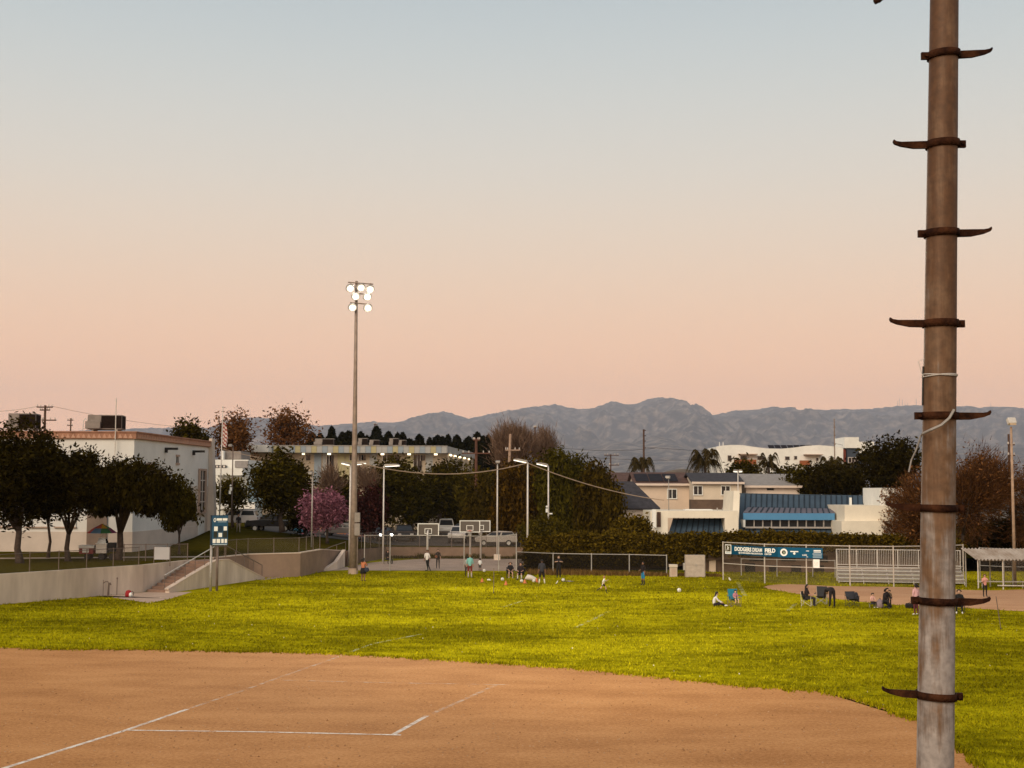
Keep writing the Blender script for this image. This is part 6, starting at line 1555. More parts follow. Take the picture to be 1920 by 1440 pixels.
for k in range(8):
    a0, a1 = 2 * math.pi * k / 8 + .2, 2 * math.pi * (k + 1) / 8 + .2
    for j in range(2):
        (r0, z0), (r1, z1) = ((1.05, .33), (.62, .66)) if j == 0 else ((.62, .66), (.02, .98))
        mb = MB(); mb.extr([(r0 * math.cos(a0), r0 * math.sin(a0), z0), (r0 * math.cos(a1), r0 * math.sin(a1), z0), (r1 * math.cos(a1), r1 * math.sin(a1), z1), (r1 * math.cos(a0), r1 * math.sin(a0), z1)], (0, 0, .015))
        mb.build('panel', mat('umbrella_cloth', cols[(k + 3 * j) % 8], .8, .05, 2), u)
    mb = MB(); mb.tube([(0, 0, .63), (.62 * math.cos(a0), .62 * math.sin(a0), .65), (1.05 * math.cos(a0), 1.05 * math.sin(a0), .32)], .008, 4); mb.build('rib', M['galv'], u)
# ------------------------------------------------------------------ stepped steel pole near the camera
PD = 8.0
def poleaxis(py):      # centre line measured on the pole
    return A(1753.5 + (1440 - py) * (17.0 / 1440), py, PD)
pb = poleaxis(1440); ptop = poleaxis(0); ax = (ptop - pb).normalized()
zg = 2.8
base = pb + ax * ((zg - pb.z) / ax.z)
topz = 19.0; ptp = pb + ax * ((topz - pb.z) / ax.z)
root = thing('stepped_pole', 'rust streaked galvanised light pole with alternating iron climbing steps', 'pole', base)
def prad(z):
    w = np.interp(z, [pb.z, ptop.z], [67.5, 53.0]) if z < ptop.z + .01 else 53.0 - (z - ptop.z) * 1.0
    return float(max(28, w) / 2 / PX(PD))
pm = bpy.data.materials.new('weathered_pole'); pm.use_nodes = True; t = pm.node_tree; b = t.nodes['Principled BSDF']; b.inputs['Roughness'].default_value = .62; b.inputs['Metallic'].default_value = .15
tc = t.nodes.new('ShaderNodeTexCoord'); mp = t.nodes.new('ShaderNodeMapping'); mp.inputs['Scale'].default_value = (9, 9, .8); t.links.new(tc.outputs['Object'], mp.inputs[0])
n1 = t.nodes.new('ShaderNodeTexNoise'); n1.inputs['Scale'].default_value = 1.0; n1.inputs['Detail'].default_value = 7; n1.inputs['Roughness'].default_value = .7; t.links.new(mp.outputs[0], n1.inputs['Vector'])
n2 = t.nodes.new('ShaderNodeTexNoise'); n2.inputs['Scale'].default_value = 26; n2.inputs['Detail'].default_value = 6; t.links.new(tc.outputs['Object'], n2.inputs['Vector'])
sp = t.nodes.new('ShaderNodeSeparateXYZ'); t.links.new(tc.outputs['Object'], sp.inputs[0])
mr = t.nodes.new('ShaderNodeMapRange'); mr.inputs[1].default_value = 2.6; mr.inputs[2].default_value = 5.8; mr.inputs[3].default_value = -.09; mr.inputs[4].default_value = .33; t.links.new(sp.outputs['Z'], mr.inputs[0])
n3 = t.nodes.new('ShaderNodeTexNoise'); n3.inputs['Scale'].default_value = 4.5; n3.inputs['Detail'].default_value = 5; t.links.new(tc.outputs['Object'], n3.inputs['Vector'])
m3 = t.nodes.new('ShaderNodeMath'); m3.operation = 'MULTIPLY_ADD'; m3.inputs[1].default_value = .62; m3.inputs[2].default_value = -.31; t.links.new(n3.outputs['Fac'], m3.inputs[0])
a0 = t.nodes.new('ShaderNodeMath'); t.links.new(n1.outputs['Fac'], a0.inputs[0]); t.links.new(m3.outputs[0], a0.inputs[1])
ad = t.nodes.new('ShaderNodeMath'); t.links.new(a0.outputs[0], ad.inputs[0]); t.links.new(mr.outputs[0], ad.inputs[1])
rp = t.nodes.new('ShaderNodeValToRGB'); e = rp.color_ramp.elements; e[0].position = .40; e[0].color = (.34, .30, .28, 1); e[1].position = .80; e[1].color = (.105, .047, .018, 1)
k_ = e.new(.51); k_.color = (.215, .165, .135, 1); k_ = e.new(.60); k_.color = (.165, .092, .048, 1)
t.links.new(ad.outputs[0], rp.inputs[0])
mxx = t.nodes.new('ShaderNodeMix'); mxx.data_type = 'RGBA'; mxx.blend_type = 'OVERLAY'; mxx.inputs['Factor'].default_value = .55; t.links.new(rp.outputs[0], mxx.inputs['A']); t.links.new(n2.outputs['Fac'], mxx.inputs['B']); t.links.new(mxx.outputs['Result'], b.inputs['Base Color'])
bpn = t.nodes.new('ShaderNodeBump'); bpn.inputs['Strength'].default_value = .18; bpn.inputs['Distance'].default_value = .004; t.links.new(n2.outputs['Fac'], bpn.inputs['Height']); t.links.new(bpn.outputs[0], b.inputs['Normal'])
zs = list(np.linspace(zg - .3, topz, 40))
mb = MB(); mb.tube([base + ax * ((z - zg) / ax.z) for z in zs], [prad(z) for z in zs], 32); mb.build('shaft', pm, root, smooth=True, world=True)
mb = MB(); p = poleaxis(1125); mb.tube([p - ax * .012, p + ax * .012], prad(p.z) * 1.045, 32); mb.build('sleeve_joint', pm, root, smooth=False, world=True)
right = Vector((1, 0, 0)); 
def step(py, side, tilt):
    c = poleaxis(py); r = prad(c.z) + .004; hgt = 13.5 / PX(PD)
    mb = MB(); n = 40
    ring = []
    for zz in (-hgt / 2, hgt / 2):
        for rr in (r, r + .009):
            for k in range(n): ring.append(c + Vector((rr * math.cos(2 * math.pi * k / n), rr * math.sin(2 * math.pi * k / n), zz + tilt * rr * math.cos(2 * math.pi * k / n))))
    fs_ = []
    for k in range(n):
        k2 = (k + 1) % n
        fs_ += [(n + k, n + k2, 3 * n + k2, 3 * n + k), (k, 2 * n + k, 2 * n + k2, k2), (2 * n + k, 3 * n + k, 3 * n + k2, 2 * n + k2), (k, k2, n + k2, n + k)]
    mb.add(ring, fs_); band = mb.build('band', M['rust'], root, smooth=True, world=True)
    L = 64.0 / PX(PD); s = side; y0 = c.y - .012
    o_ = lambda u, v: Vector((c.x + s * (r + u), y0, c.z + v + tilt * s * (r + u)))
    prof = [o_(-.004, hgt * .52), (o_(L * .78, hgt * .50)), (o_(L * .93, hgt * .62)), (o_(L, hgt * .85)), (o_(L * 1.02, hgt * .55)), (o_(L * .98, hgt * .22)), (o_(L * .8, -hgt * .12)), (o_(L * .42, -hgt * .48)), (o_(-.004, -hgt * .52))]
    mb = MB(); mb.extr(prof, (0, .024, 0)); st = mb.build('step', M['rust'], root, world=True)
    mb = MB(); mb.extr([o_(0, 0)] * 0 + [Vector((c.x - s * (r - .004), y0, c.z - hgt / 2 - tilt * s * r)), Vector((c.x - s * (r + 14.5 / PX(PD)), y0, c.z - hgt / 2 - tilt * s * r)), Vector((c.x - s * (r + 14.5 / PX(PD)), y0, c.z + hgt / 2 - tilt * s * r)), Vector((c.x - s * (r - .004), y0, c.z + hgt / 2 - tilt * s * r))], (0, .024, 0)); mb.build('lug', M['rust'], root, world=True)
    bolt = c + Vector((-s * (r + 7 / PX(PD)), -.02, -tilt * s * r)); mb = MB(); mb.tube([bolt, bolt + Vector((0, -.012, 0))], .011, 6); mb.build('bolt', M['rust'], band, world=True)
for py, sd, tl in ((104, 1, .05), (271, -1, .03), (438, 1, .02), (607, -1, 0), (780, 1, -.004), (953, -1, -.02), (1127, 1, -.03), (1304, -1, -.05), (-63, -1, .05), (1475, 1, -.05)):
    step(py, sd, tl)
# wires tied round the pole
mb = MB(); c = poleaxis(706)
pts = [c + Vector(((prad(c.z) + .006) * math.cos(a), (prad(c.z) + .006) * math.sin(a), .006 * math.sin(a * 1.5) + .004 * i / 30)) for i, a in enumerate(np.linspace(0, 4 * math.pi, 60))]; mb.tube(pts, .0035, 5)
e0 = pts[30]; mb.tube([c + Vector((-prad(c.z) - .004, -.01, 0)), A(1728, 700, PD), A(1722, 678, PD), A(1733, 672, PD)], .0025, 4); mb.build('tie_wire', M['galvbright'], root, world=True)
mb = MB(); pts = [A(1789, 768, PD - .12), A(1780, 784, PD - .13), A(1765, 797, PD - .14), A(1745, 806, PD - .14), A(1730, 813, PD - .10), A(1727, 817, PD), A(1717, 845, PD + .02), A(1709, 862, PD + .05), A(1704, 885, PD + .05)]
mb.tube(pts, [.008, .008, .008, .008, .007, .006, .0055, .005, .005], 6); mb.build('loose_cable', M['galv'], root, world=True)
mb = MB(); q = A(1731, 687, PD); mb.tube([q, A(1730, 760, PD)], .006, 5); mb.build('conduit', M['blackmetal'], root, world=True)
# lamp rack at its head, above the frame, throwing light on the field like the far tower
hd = Vector((ptp.x, ptp.y, topz))
mb = MB(); mb.tube([hd + Vector((-1.6, 0, -.4)), hd + Vector((1.6, 0, -.4))], .06, 8); mb.build('crossarm', M['mastmat'], root, world=True)
axl = Vector((-.1, 1, -.55)).normalized(); u_ = axl.cross(Vector((0, 0, 1))).normalized(); w_ = u_.cross(axl)
for dx in (-1.4, -.5, .5, 1.4):
    c = hd + Vector((dx, .35, -.4)); mb = MB(); rings = [(.1, -.42), (.28, -.3), (.38, -.12), (.42, .02)]
    mb.add([c + axl * z + (u_ * math.cos(2 * math.pi * k / 14) + w_ * math.sin(2 * math.pi * k / 14)) * r for r, z in rings for k in range(14)], [(i * 14 + k, i * 14 + (k + 1) % 14, (i + 1) * 14 + (k + 1) % 14, (i + 1) * 14 + k) for i in range(3) for k in range(14)]); fl = mb.build('floodlight', M['galv'], root, smooth=True, world=True)
    mb = MB(); mb.add([c + (u_ * math.cos(2 * math.pi * k / 14) + w_ * math.sin(2 * math.pi * k / 14)) * .4 for k in range(14)], [tuple(range(14))]); mb.build('lens', M['lampglow'], fl, world=True, fix=False)
    mb = MB(); mb.tube([c - axl * .3, (c.x, hd.y, hd.z - .4)], .035, 5); mb.build('bracket', M['mastmat'], fl, world=True)
flood('flood_lamp', hd + Vector((0, 1.0, -.6)), (3, 95, 0), 90000, 42, root, 1.0)
# dark arm end seen above the frame edge
mb = MB(); mb.tube([A(1640, 4, PD), A(1670, -14, PD), A(1757, -66, PD)], .016, 10); r_ = mb.build('side_arm', M['rust'], root, world=True, smooth=True)
mb = MB(); mb.tube([A(1646, 0.5, PD), A(1649, -1.3, PD)], .019, 10); mb.build('collar', M['rust'], r_, world=True)
# ------------------------------------------------------------------ cars
def car(label, kind, col, px, d, heading, z=None, lit=False):
    x = A(px, 990, d).x; zz = T(x, d) + .012 if z is None else z
    root = thing({'suv': 'parked_suv', 'pickup': 'pickup_truck', 'van': 'parked_van', 'hatch': 'parked_car'}.get(kind, 'parked_car'), label, {'suv': 'suv', 'pickup': 'truck', 'van': 'van'}.get(kind, 'car'), (x, d, zz), heading)
    P = {'suv': ([(-2.3, .45), (2.3, .45), (2.38, .7), (2.3, .98), (1.15, 1.12), (-2.3, 1.12), (-2.38, .7)], [(-2.2, 1.10), (1.1, 1.10), (.45, 1.72), (-.2, 1.80), (-1.95, 1.76)], .95),
         'sedan': ([(-2.25, .40), (2.25, .40), (2.32, .6), (2.2, .82), (1.1, .95), (-1.5, .98), (-2.25, .92), (-2.32, .6)], [(-1.75, .94), (1.05, .93), (.3, 1.40), (-.3, 1.46), (-1.0, 1.42)], .88),
         'hatch': ([(-2.1, .40), (2.1, .40), (2.2, .62), (2.05, .88), (1.15, 1.02), (-2.1, 1.05), (-2.18, .6)], [(-2.0, 1.0), (1.2, 1.0), (.35, 1.45), (-.3, 1.53), (-1.6, 1.46)], .88),
         'van': ([(-2.5, .45), (2.5, .45), (2.55, .8), (2.4, 1.1), (1.7, 1.25), (-2.5, 1.25)], [(-2.5, 1.22), (1.7, 1.22), (1.0, 2.0), (.6, 2.1), (-2.45, 2.1)], .98),
         'pickup': ([(-2.7, .55), (2.6, .55), (2.68, .8), (2.55, 1.1), (1.3, 1.2), (-2.7, 1.16)], [(-.75, 1.18), (1.25, 1.18), (.65, 1.75), (.2, 1.82), (-.65, 1.80)], .96)}[kind]
    low, cab, hw = P
    cm = mat('car_paint', col, .35, .03, 1, spec=.5)
    mb = MB(); mb.extr([(p[0], -hw, p[1]) for p in low], (0, 2 * hw, 0)); body = mb.build('body', cm, root, bevel=.04)
    n = len(cab); tw = hw * .80; zmin, zmax = min(c[1] for c in cab), max(c[1] for c in cab)
    vsl = []
    for s in (-1, 1):
        for (cx_, cz_) in cab:
            k = (cz_ - zmin) / (zmax - zmin); vsl.append((cx_, s * (hw * .97 * (1 - k) + tw * k), cz_))
    mb = MB(); mb.add(vsl, [tuple(range(n - 1, -1, -1)), tuple(range(n, 2 * n))] + [(i, (i + 1) % n, n + (i + 1) % n, n + i) for i in range(n)]); cabin = mb.build('cabin', cm, root, bevel=.03)
    # side glass
    cxm = sum(c[0] for c in cab) / n; czm = sum(c[1] for c in cab) / n
    for s in (-1, 1):
        for (u0, u1) in ((.04, .48), (.54, .95)):
            x0b, x1b = cab[0][0], cab[1][0]; x0t, x1t = cab[-1][0], cab[2][0]
            zb_, zt_ = zmin + .12 * (zmax - zmin) + .04, zmax - .13
            q = []
            for (u, zz_) in ((u0, zb_), (u1, zb_), (u1, zt_), (u0, zt_)):
                k = (zz_ - zmin) / (zmax - zmin); xa, xb = x0b + (x0t - x0b) * k, x1b + (x1t - x1b) * k
                q.append((xa + (xb - xa) * u, s * (hw * .97 * (1 - k) + tw * k + .012), zz_))
            mb = MB(); mb.extr(q, (0, s * .012, 0)); mb.build('side_window', M['glass'], cabin)
    a, b = Vector((cab[1][0], 0, cab[1][1])), Vector((cab[2][0], 0, cab[2][1])); d_ = b - a; nn = Vector((d_.z, 0, -d_.x)).normalized()
    q0, q1 = a + d_ * .12 + nn * .012, a + d_ * .92 + nn * .012
    mb = MB(); mb.extr([(q0.x, -hw * .85, q0.z), (q0.x, hw * .85, q0.z), (q1.x, tw * .9, q1.z), (q1.x, -tw * .9, q1.z)], nn * .012); mb.build('windscreen', M['glass'], cabin)
    a, b = Vector((cab[0][0], 0, cab[0][1])), Vector((cab[-1][0], 0, cab[-1][1])); d_ = b - a; nn = Vector((-d_.z, 0, d_.x)).normalized()
    q0, q1 = a + d_ * .15 + nn * .012, a + d_ * .88 + nn * .012
    mb = MB(); mb.extr([(q0.x, -hw * .8, q0.z), (q0.x, hw * .8, q0.z), (q1.x, tw * .85, q1.z), (q1.x, -tw * .85, q1.z)], nn * .012); mb.build('rear_window', M['glass'], cabin)
    xf, xr = low[1][0] * .62, low[0][0] * .60; rw = .36 if kind in ('suv', 'van', 'pickup') else .32
    for wx in (xf, xr):
        for s in (-1, 1):
            mb = MB(); pr = [(rw * .6, -.1), (rw * .95, -.1), (rw, -.06), (rw, .06), (rw * .95, .1), (rw * .6, .1)]
            ring = [Vector((wx + r * math.cos(q), s * (hw - .06) + y, rw + r * math.sin(q))) for r, y in pr for q in [2 * math.pi * i / 16 for i in range(16)]]
            mb.add(ring, [(i * 16 + k, i * 16 + (k + 1) % 16, ((i + 1) % 6) * 16 + (k + 1) % 16, ((i + 1) % 6) * 16 + k) for i in range(6) for k in range(16)]); wh = mb.build('wheel', M['blackmetal'], root, smooth=True)
            mb = MB(); mb.add([Vector((wx + rw * .62 * math.cos(q), s * (hw + .015), rw + rw * .62 * math.sin(q))) for q in [2 * math.pi * i / 16 for i in range(16)]], [tuple(range(16))]); mb.build('rim', M['alu'], wh, fix=False)
    xe = low[2][0] - .02; xb = low[0][0]
    hz_ = low[3][1] - .14
    for s in (-1, 1):
        mb = MB(); (mb.tube([(xe - .06, s * (hw - .28), hz_), (xe + .03, s * (hw - .28), hz_)], .17, 14) if lit else mb.obox(Vector((xe - .03, s * (hw - .28), hz_)), .12, .36, .17)); mb.build('headlight', M['headlamp'] if lit else M['frame'], root)
        mb = MB(); mb.obox(Vector((xb - .02, s * (hw - .2), low[-2][1] - .25)), .1, .2, .26); mb.build('tail_light', mat('tail_lamp', (.22, .01, .01), .4, 0, 1), root)
    mb = MB(); mb.obox(Vector((xe, 0, .52)), .16, hw * 1.9, .18); mb.build('front_bumper', M['blackmetal'] if kind != 'sedan' else cm, root)
    mb = MB(); mb.obox(Vector((xb - .02, 0, .55)), .16, hw * 1.9, .18); mb.build('rear_bumper', M['blackmetal'], root)
    return root
car('white suv parked behind the blue field sign', 'suv', (.55, .50, .48), 443, 143, R(180))
car('black pickup truck parked below the street tree', 'pickup', (.012, .010, .011), 512, 141, R(170))
car('dark car driving toward the lawn with headlights on', 'sedan', (.03, .028, .03), 717, 147, R(-75), lit=True)
car('black suv waiting behind the car with headlights on', 'suv', (.015, .013, .014), 757, 152, R(-80))
car('white van facing the court beyond the left backboard', 'van', (.52, .50, .48), 836, 172, R(-85))
car('black car parked beside the white van', 'sedan', (.014, .012, .012), 805, 168, R(-80))
car('black suv parked between white van and orange rim hoop', 'suv', (.012, .011, .011), 868, 160, R(-100))
car('white pickup parked nose first at the street wall', 'pickup', (.50, .46, .44), 862, 149, R(-95))
car('silver hatchback parked behind the orange rim hoop pole', 'hatch', (.40, .35, .31), 931, 141.5, R(180))
car('grey sedan parked near the mural wall', 'sedan', (.16, .14, .13), 640, 146, R(175))
# ------------------------------------------------------------------ people
SK = {}
def skinmat(c): 
    return mat('skin', c, .6, .05, 8)
def cloth(c): return mat('cloth', c, .9, .12, 12)
REST = dict(pel=(0, 0, .95), sp=(0, 0, 1.12), ch=(0, 0, 1.32), nk=(0, 0, 1.47), hb=(0, -.01, 1.54), hm=(0, -.015, 1.62), ht=(0, 0, 1.70),
            ls=(.17, 0, 1.40), le=(.23, .01, 1.13), lw=(.25, -.05, .88), lh=(.25, -.08, .78), rs=(-.17, 0, 1.40), re=(-.23, .01, 1.13), rw=(-.25, -.05, .88), rh=(-.25, -.08, .78),
            lp=(.09, 0, .92), lk=(.11, -.02, .50), la=(.12, .02, .09), lt=(.13, -.14, .04), rp=(-.09, 0, .92), rk=(-.11, -.02, .50), ra=(-.12, .02, .09), rt=(-.13, -.14, .04))
POSE = {
 'stand': {},
 'wide': dict(la=(.2, .02, .09), lt=(.22, -.14, .04), lk=(.15, -.02, .5), ra=(-.2, .02, .09), rt=(-.22, -.14, .04), rk=(-.15, -.02, .5)),
 'phone': dict(le=(.24, -.12, 1.15), lw=(.10, -.32, 1.28), lh=(.04, -.38, 1.33), re=(-.24, -.12, 1.15), rw=(-.10, -.32, 1.28), rh=(-.04, -.38, 1.33)),
 'chest': dict(le=(.36, -.05, 1.26), lw=(.14, -.24, 1.30), lh=(.05, -.25, 1.33), re=(-.36, -.05, 1.26), rw=(-.14, -.24, 1.30), rh=(-.05, -.25, 1.33)),
 'ball': dict(re=(-.27, -.02, 1.15), rw=(-.17, -.25, 1.05), rh=(-.08, -.30, 1.05)),
 'lean': dict(nk=(-.04, 0, 1.47), ls=(.13, 0, 1.39), rs=(-.21, 0, 1.40), lk=(.10, -.02, .5), la=(.26, .02, .09), lt=(.34, -.1, .04), rk=(.02, -.06, .5), ra=(.06, .02, .09)),
 'hips': dict(le=(.36, .06, 1.16), lw=(.20, -.06, 1.0), lh=(.14, -.08, .98)),
 'run': dict(pel=(0, 0, .93), sp=(.03, 0, 1.10), ch=(.08, 0, 1.30), nk=(.10, 0, 1.44), hb=(.11, 0, 1.51), hm=(.13, 0, 1.6), ht=(.12, 0, 1.69), ls=(.09, -.17, 1.38), rs=(.09, .17, 1.38),
             le=(-.12, -.24, 1.22), lw=(-.02, -.26, 1.02), lh=(.05, -.26, .98), re=(.30, .22, 1.22), rw=(.50, .18, 1.34), rh=(.58, .16, 1.38),
             lp=(0, -.09, .92), lk=(.26, -.10, .60), la=(.30, -.10, .14), lt=(.44, -.11, .06), rp=(0, .09, .92), rk=(-.18, .10, .56), ra=(-.55, .10, .40), rt=(-.62, .10, .27)),
 'bend': dict(pel=(0, 0, .95), sp=(0, .22, 1.06), ch=(0, .46, 1.02), nk=(0, .62, .92), hb=(0, .68, .86), hm=(0, .74, .80), ht=(0, .80, .75), ls=(.17, .52, .98), rs=(-.17, .52, .98), le=(.2, .60, .70), lw=(.16, .72, .45), lh=(.14, .76, .36), re=(-.2, .60, .70), rw=(-.16, .72, .45), rh=(-.14, .76, .36), lk=(.13, -.02, .5), la=(.15, .02, .09), rk=(-.13, -.02, .5), ra=(-.15, .02, .09), lt=(.16, .15, .04), rt=(-.16, .15, .04)),
 'sit': dict(pel=(0, .1, .50), sp=(0, .12, .68), ch=(0, .10, .88), nk=(0, .06, 1.03), hb=(0, .03, 1.10), hm=(0, .02, 1.18), ht=(0, .04, 1.26), ls=(.17, .08, .96), rs=(-.17, .08, .96), le=(.24, -.02, .72), lw=(.14, -.25, .64), lh=(.08, -.32, .62), re=(-.24, -.02, .72), rw=(-.14, -.25, .64), rh=(-.08, -.32, .62),
             lp=(.09, .06, .48), lk=(.14, -.38, .50), la=(.15, -.36, .09), lt=(.16, -.52, .04), rp=(-.09, .06, .48), rk=(-.14, -.38, .50), ra=(-.15, -.36, .09), rt=(-.16, -.52, .04)),
 'ground': dict(pel=(-.25, 0, .14), sp=(-.22, 0, .32), ch=(-.14, 0, .52), nk=(-.06, 0, .66), hb=(-.03, 0, .72), hm=(0, 0, .80), ht=(-.02, 0, .88), ls=(-.10, -.17, .60), rs=(-.10, .17, .60), le=(.04, -.20, .38), lw=(.22, -.12, .26), lh=(.30, -.1, .22), re=(.06, .20, .40), rw=(.30, .12, .26), rh=(.38, .1, .2),
                lp=(-.18, -.09, .13), lk=(.20, -.26, .20), la=(.42, .02, .08), lt=(.55, .0, .06), rp=(-.18, .09, .13), rk=(.22, .26, .24), ra=(.50, .10, .08), rt=(.64, .06, .06)),
 'kneel': dict(pel=(0, .05, .38), sp=(0, .0, .56), ch=(0, -.06, .76), nk=(0, -.10, .90), hb=(0, -.13, .96), hm=(0, -.15, 1.04), ht=(0, -.13, 1.12), ls=(.17, -.08, .84), rs=(-.17, -.08, .84), le=(.24, -.2, .62), lw=(.14, -.36, .55), lh=(.08, -.4, .54), re=(-.24, -.2, .62), rw=(-.14, -.36, .55), rh=(-.08, -.4, .54),
               lp=(.09, .04, .36), lk=(.12, -.36, .12), la=(.12, .05, .08), lt=(.12, .18, .05), rp=(-.09, .04, .36), rk=(-.12, -.3, .44), ra=(-.12, -.28, .08), rt=(-.12, -.42, .04)),
 'walk': dict(lk=(.10, -.16, .52), la=(.10, -.22, .10), lt=(.11, -.38, .06), rk=(-.10, .08, .50), ra=(-.10, .30, .14), rt=(-.11, .18, .04), le=(.23, .14, 1.15), lw=(.24, .12, .9), lh=(.24, .1, .8), re=(-.23, -.08, 1.14), rw=(-.24, -.24, .92), rh=(-.24, -.28, .84)),
}
EDG = [('pel', 'sp'), ('sp', 'ch'), ('ch', 'nk'), ('nk', 'hb'), ('hb', 'hm'), ('hm', 'ht'), ('ch', 'ls'), ('ls', 'le'), ('le', 'lw'), ('lw', 'lh'), ('ch', 'rs'), ('rs', 're'), ('re', 'rw'), ('rw', 'rh'),
       ('pel', 'lp'), ('lp', 'lk'), ('lk', 'la'), ('la', 'lt'), ('pel', 'rp'), ('rp', 'rk'), ('rk', 'ra'), ('ra', 'rt')]
RAD = dict(pel=.14, sp=.125, ch=.15, nk=.055, hb=.065, hm=.092, ht=.07, ls=.068, le=.045, lw=.034, lh=.036, rs=.068, re=.045, rw=.034, rh=.036, lp=.10, lk=.062, la=.042, lt=.04, rp=.10, rk=.062, ra=.042, rt=.04)
SEGC = {('pel', 'sp'): 's', ('sp', 'ch'): 's', ('ch', 'nk'): 's', ('nk', 'hb'): 'k', ('hb', 'hm'): 'k', ('hm', 'ht'): 'k', ('ch', 'ls'): 's', ('ch', 'rs'): 's', ('ls', 'le'): 's', ('rs', 're'): 's', ('le', 'lw'): 'f', ('re', 'rw'): 'f', ('lw', 'lh'): 'k', ('rw', 'rh'): 'k',
        ('pel', 'lp'): 'p', ('pel', 'rp'): 'p', ('lp', 'lk'): 'p', ('rp', 'rk'): 'p', ('lk', 'la'): 'c', ('rk', 'ra'): 'c', ('la', 'lt'): 'o', ('ra', 'rt'): 'o'}
def person(label, loc, pose, rz, h=1.7, shirt=(.02, .02, .02), pants=(.015, .014, .016), skin=(.36, .20, .13), hair=(.012, .008, .006), shoes=(.03, .03, .03), long=False, shorts=False, socks=None, hairlen=0, skirt=False, bulk=1.0, cap=None, hatcol=None):
    s = h / 1.7; J = dict(REST); J.update(POSE[pose])
    root = thing('person', label, 'person', loc, rz)
    bm = bmesh.new(); sl = bm.verts.layers.skin.verify(); vm = {}
    for k, p in J.items():
        v = bm.verts.new(Vector(p) * s); r = RAD[k] * s * (bulk if k in ('pel', 'sp', 'ch', 'lp', 'rp') else (bulk * .5 + .5)); v[sl].radius = (r, r); vm[k] = v
        if h < 1.35 and k in ('hb', 'hm', 'ht'): v[sl].radius = (r * 1.3, r * 1.3)
        if k == 'pel': v[sl].use_root = True
    for a, b in EDG: bm.edges.new((vm[a], vm[b]))
    me = bpy.data.meshes.new('body_skeleton'); bm.to_mesh(me); bm.free()
    tmp = bpy.data.objects.new('body_tmp', me); COL.objects.link(tmp)
    sk = tmp.modifiers.new('skin', 'SKIN'); sk.use_smooth_shade = True
    sub = tmp.modifiers.new('sub', 'SUBSURF'); sub.levels = 1
    dg = bpy.context.evaluated_depsgraph_get(); bme = bpy.data.meshes.new_from_object(tmp.evaluated_get(dg)); bpy.data.objects.remove(tmp)
    mats_ = {'s': cloth(shirt), 'k': skinmat(skin), 'p': cloth(pants), 'o': cloth(shoes), 'x': cloth(socks or (.5, .5, .5))}
    keys = list(mats_)
    bme.materials.clear()
    for k in keys: bme.materials.append(mats_[k])
    segs = [(Vector(J[a]) * s, Vector(J[b]) * s, SEGC[(a, b)]) for a, b in EDG]
    for poly in bme.polygons:
        c = poly.center; best, bk, bt = 1e9, 's', 0
        for a, b, k in segs:
            d = b - a; t = max(0, min(1, (c - a).dot(d) / max(1e-9, d.length_squared))); q = (c - (a + d * t)).length - (.06 if k == 's' else 0) * s * .5
            if q < best: best, bk, bt = q, k, t
        if bk == 'f': bk = 's' if long else 'k'
        elif bk == 's' and not long and best > .9: bk = 'k'
        elif bk == 'c': bk = ('x' if socks and bt > .35 else 'k') if shorts else 'p'
        elif bk == 'p' and shorts == 'short' and bt > .6: bk = 'k'
        poly.material_index = keys.index(bk); poly.use_smooth = True
    o = bpy.data.objects.new('body', bme); COL.objects.link(o); o.parent = root
    # hair: a cap round the skull, longer down the back if the photo shows it
    hb, hm_, ht = (Vector(J[k]) * s for k in ('hb', 'hm', 'ht')); up = (ht - hb).normalized(); kid = 1.3 if h < 1.35 else 1.0
    fw = Vector((0, -1, 0)) if pose not in ('run', 'ground') else Vector((1, 0, 0))
    fw = (fw - up * fw.dot(up)).normalized(); sd_ = up.cross(fw); R0 = .102 * s * kid
    mb = MB(); n, m_ = 12, 7; V = []
    for i in range(m_ + 1):
        ph = math.pi * .60 * i / m_
        for k in range(n):
            q = 2 * math.pi * k / n; dr = up * math.cos(ph) + (fw * math.cos(q) + sd_ * math.sin(q)) * math.sin(ph)
            lift = max(0, math.cos(q)) * math.sin(ph) * (i / m_)
            V.append(hm_ + dr * R0 * 1.08 - fw * .018 * s + up * (.02 + .07 * lift) * s * kid + (-fw) * .05 * lift * s)
    mb.add(V, [(i * n + k, i * n + (k + 1) % n, (i + 1) * n + (k + 1) % n, (i + 1) * n + k) for i in range(m_) for k in range(n)])
    if hairlen:
        V = []
        for i in range(7):
            t = i / 6; c = hm_ - fw * (.09 + .05 * t) * s - up * (hairlen * t - .05) * s; w = (.13 + .04 * math.sin(3 * t)) * s
            for k in range(8):
                q = 2 * math.pi * k / 8; V.append(c + sd_ * math.cos(q) * w + fw * math.sin(q) * .05 * s)
        mb.add(V, [(i * 8 + k, i * 8 + (k + 1) % 8, (i + 1) * 8 + (k + 1) % 8, (i + 1) * 8 + k) for i in range(6) for k in range(8)] + [tuple(48 + k for k in range(8))])
    hm2 = mat('hair', hatcol or hair, .7, .15, 12); mb.build('hair' if not hatcol else 'cap', hm2, root, smooth=True)
    if skirt:
        mb = MB(); mb.lathe((0, 0, 0), [(.17 * s, 1.02 * s), (.22 * s, .85 * s), (.25 * s, .60 * s), (.235 * s, .595 * s)], 14); mb.build('skirt', cloth(pants), root, smooth=True)
    return root
def P0(px, py): return G(px, py)
TAN, BR = (.38, .21, .14), (.20, .10, .065)
person('person in orange top and black skirt holding up a phone beside the tower', G(681, 1090.5), 'phone', R(150), 1.70, (.42, .15, .075), (.012, .011, .014), BR, long=False, shorts='short', skirt=True, hairlen=.18, bulk=1.05)
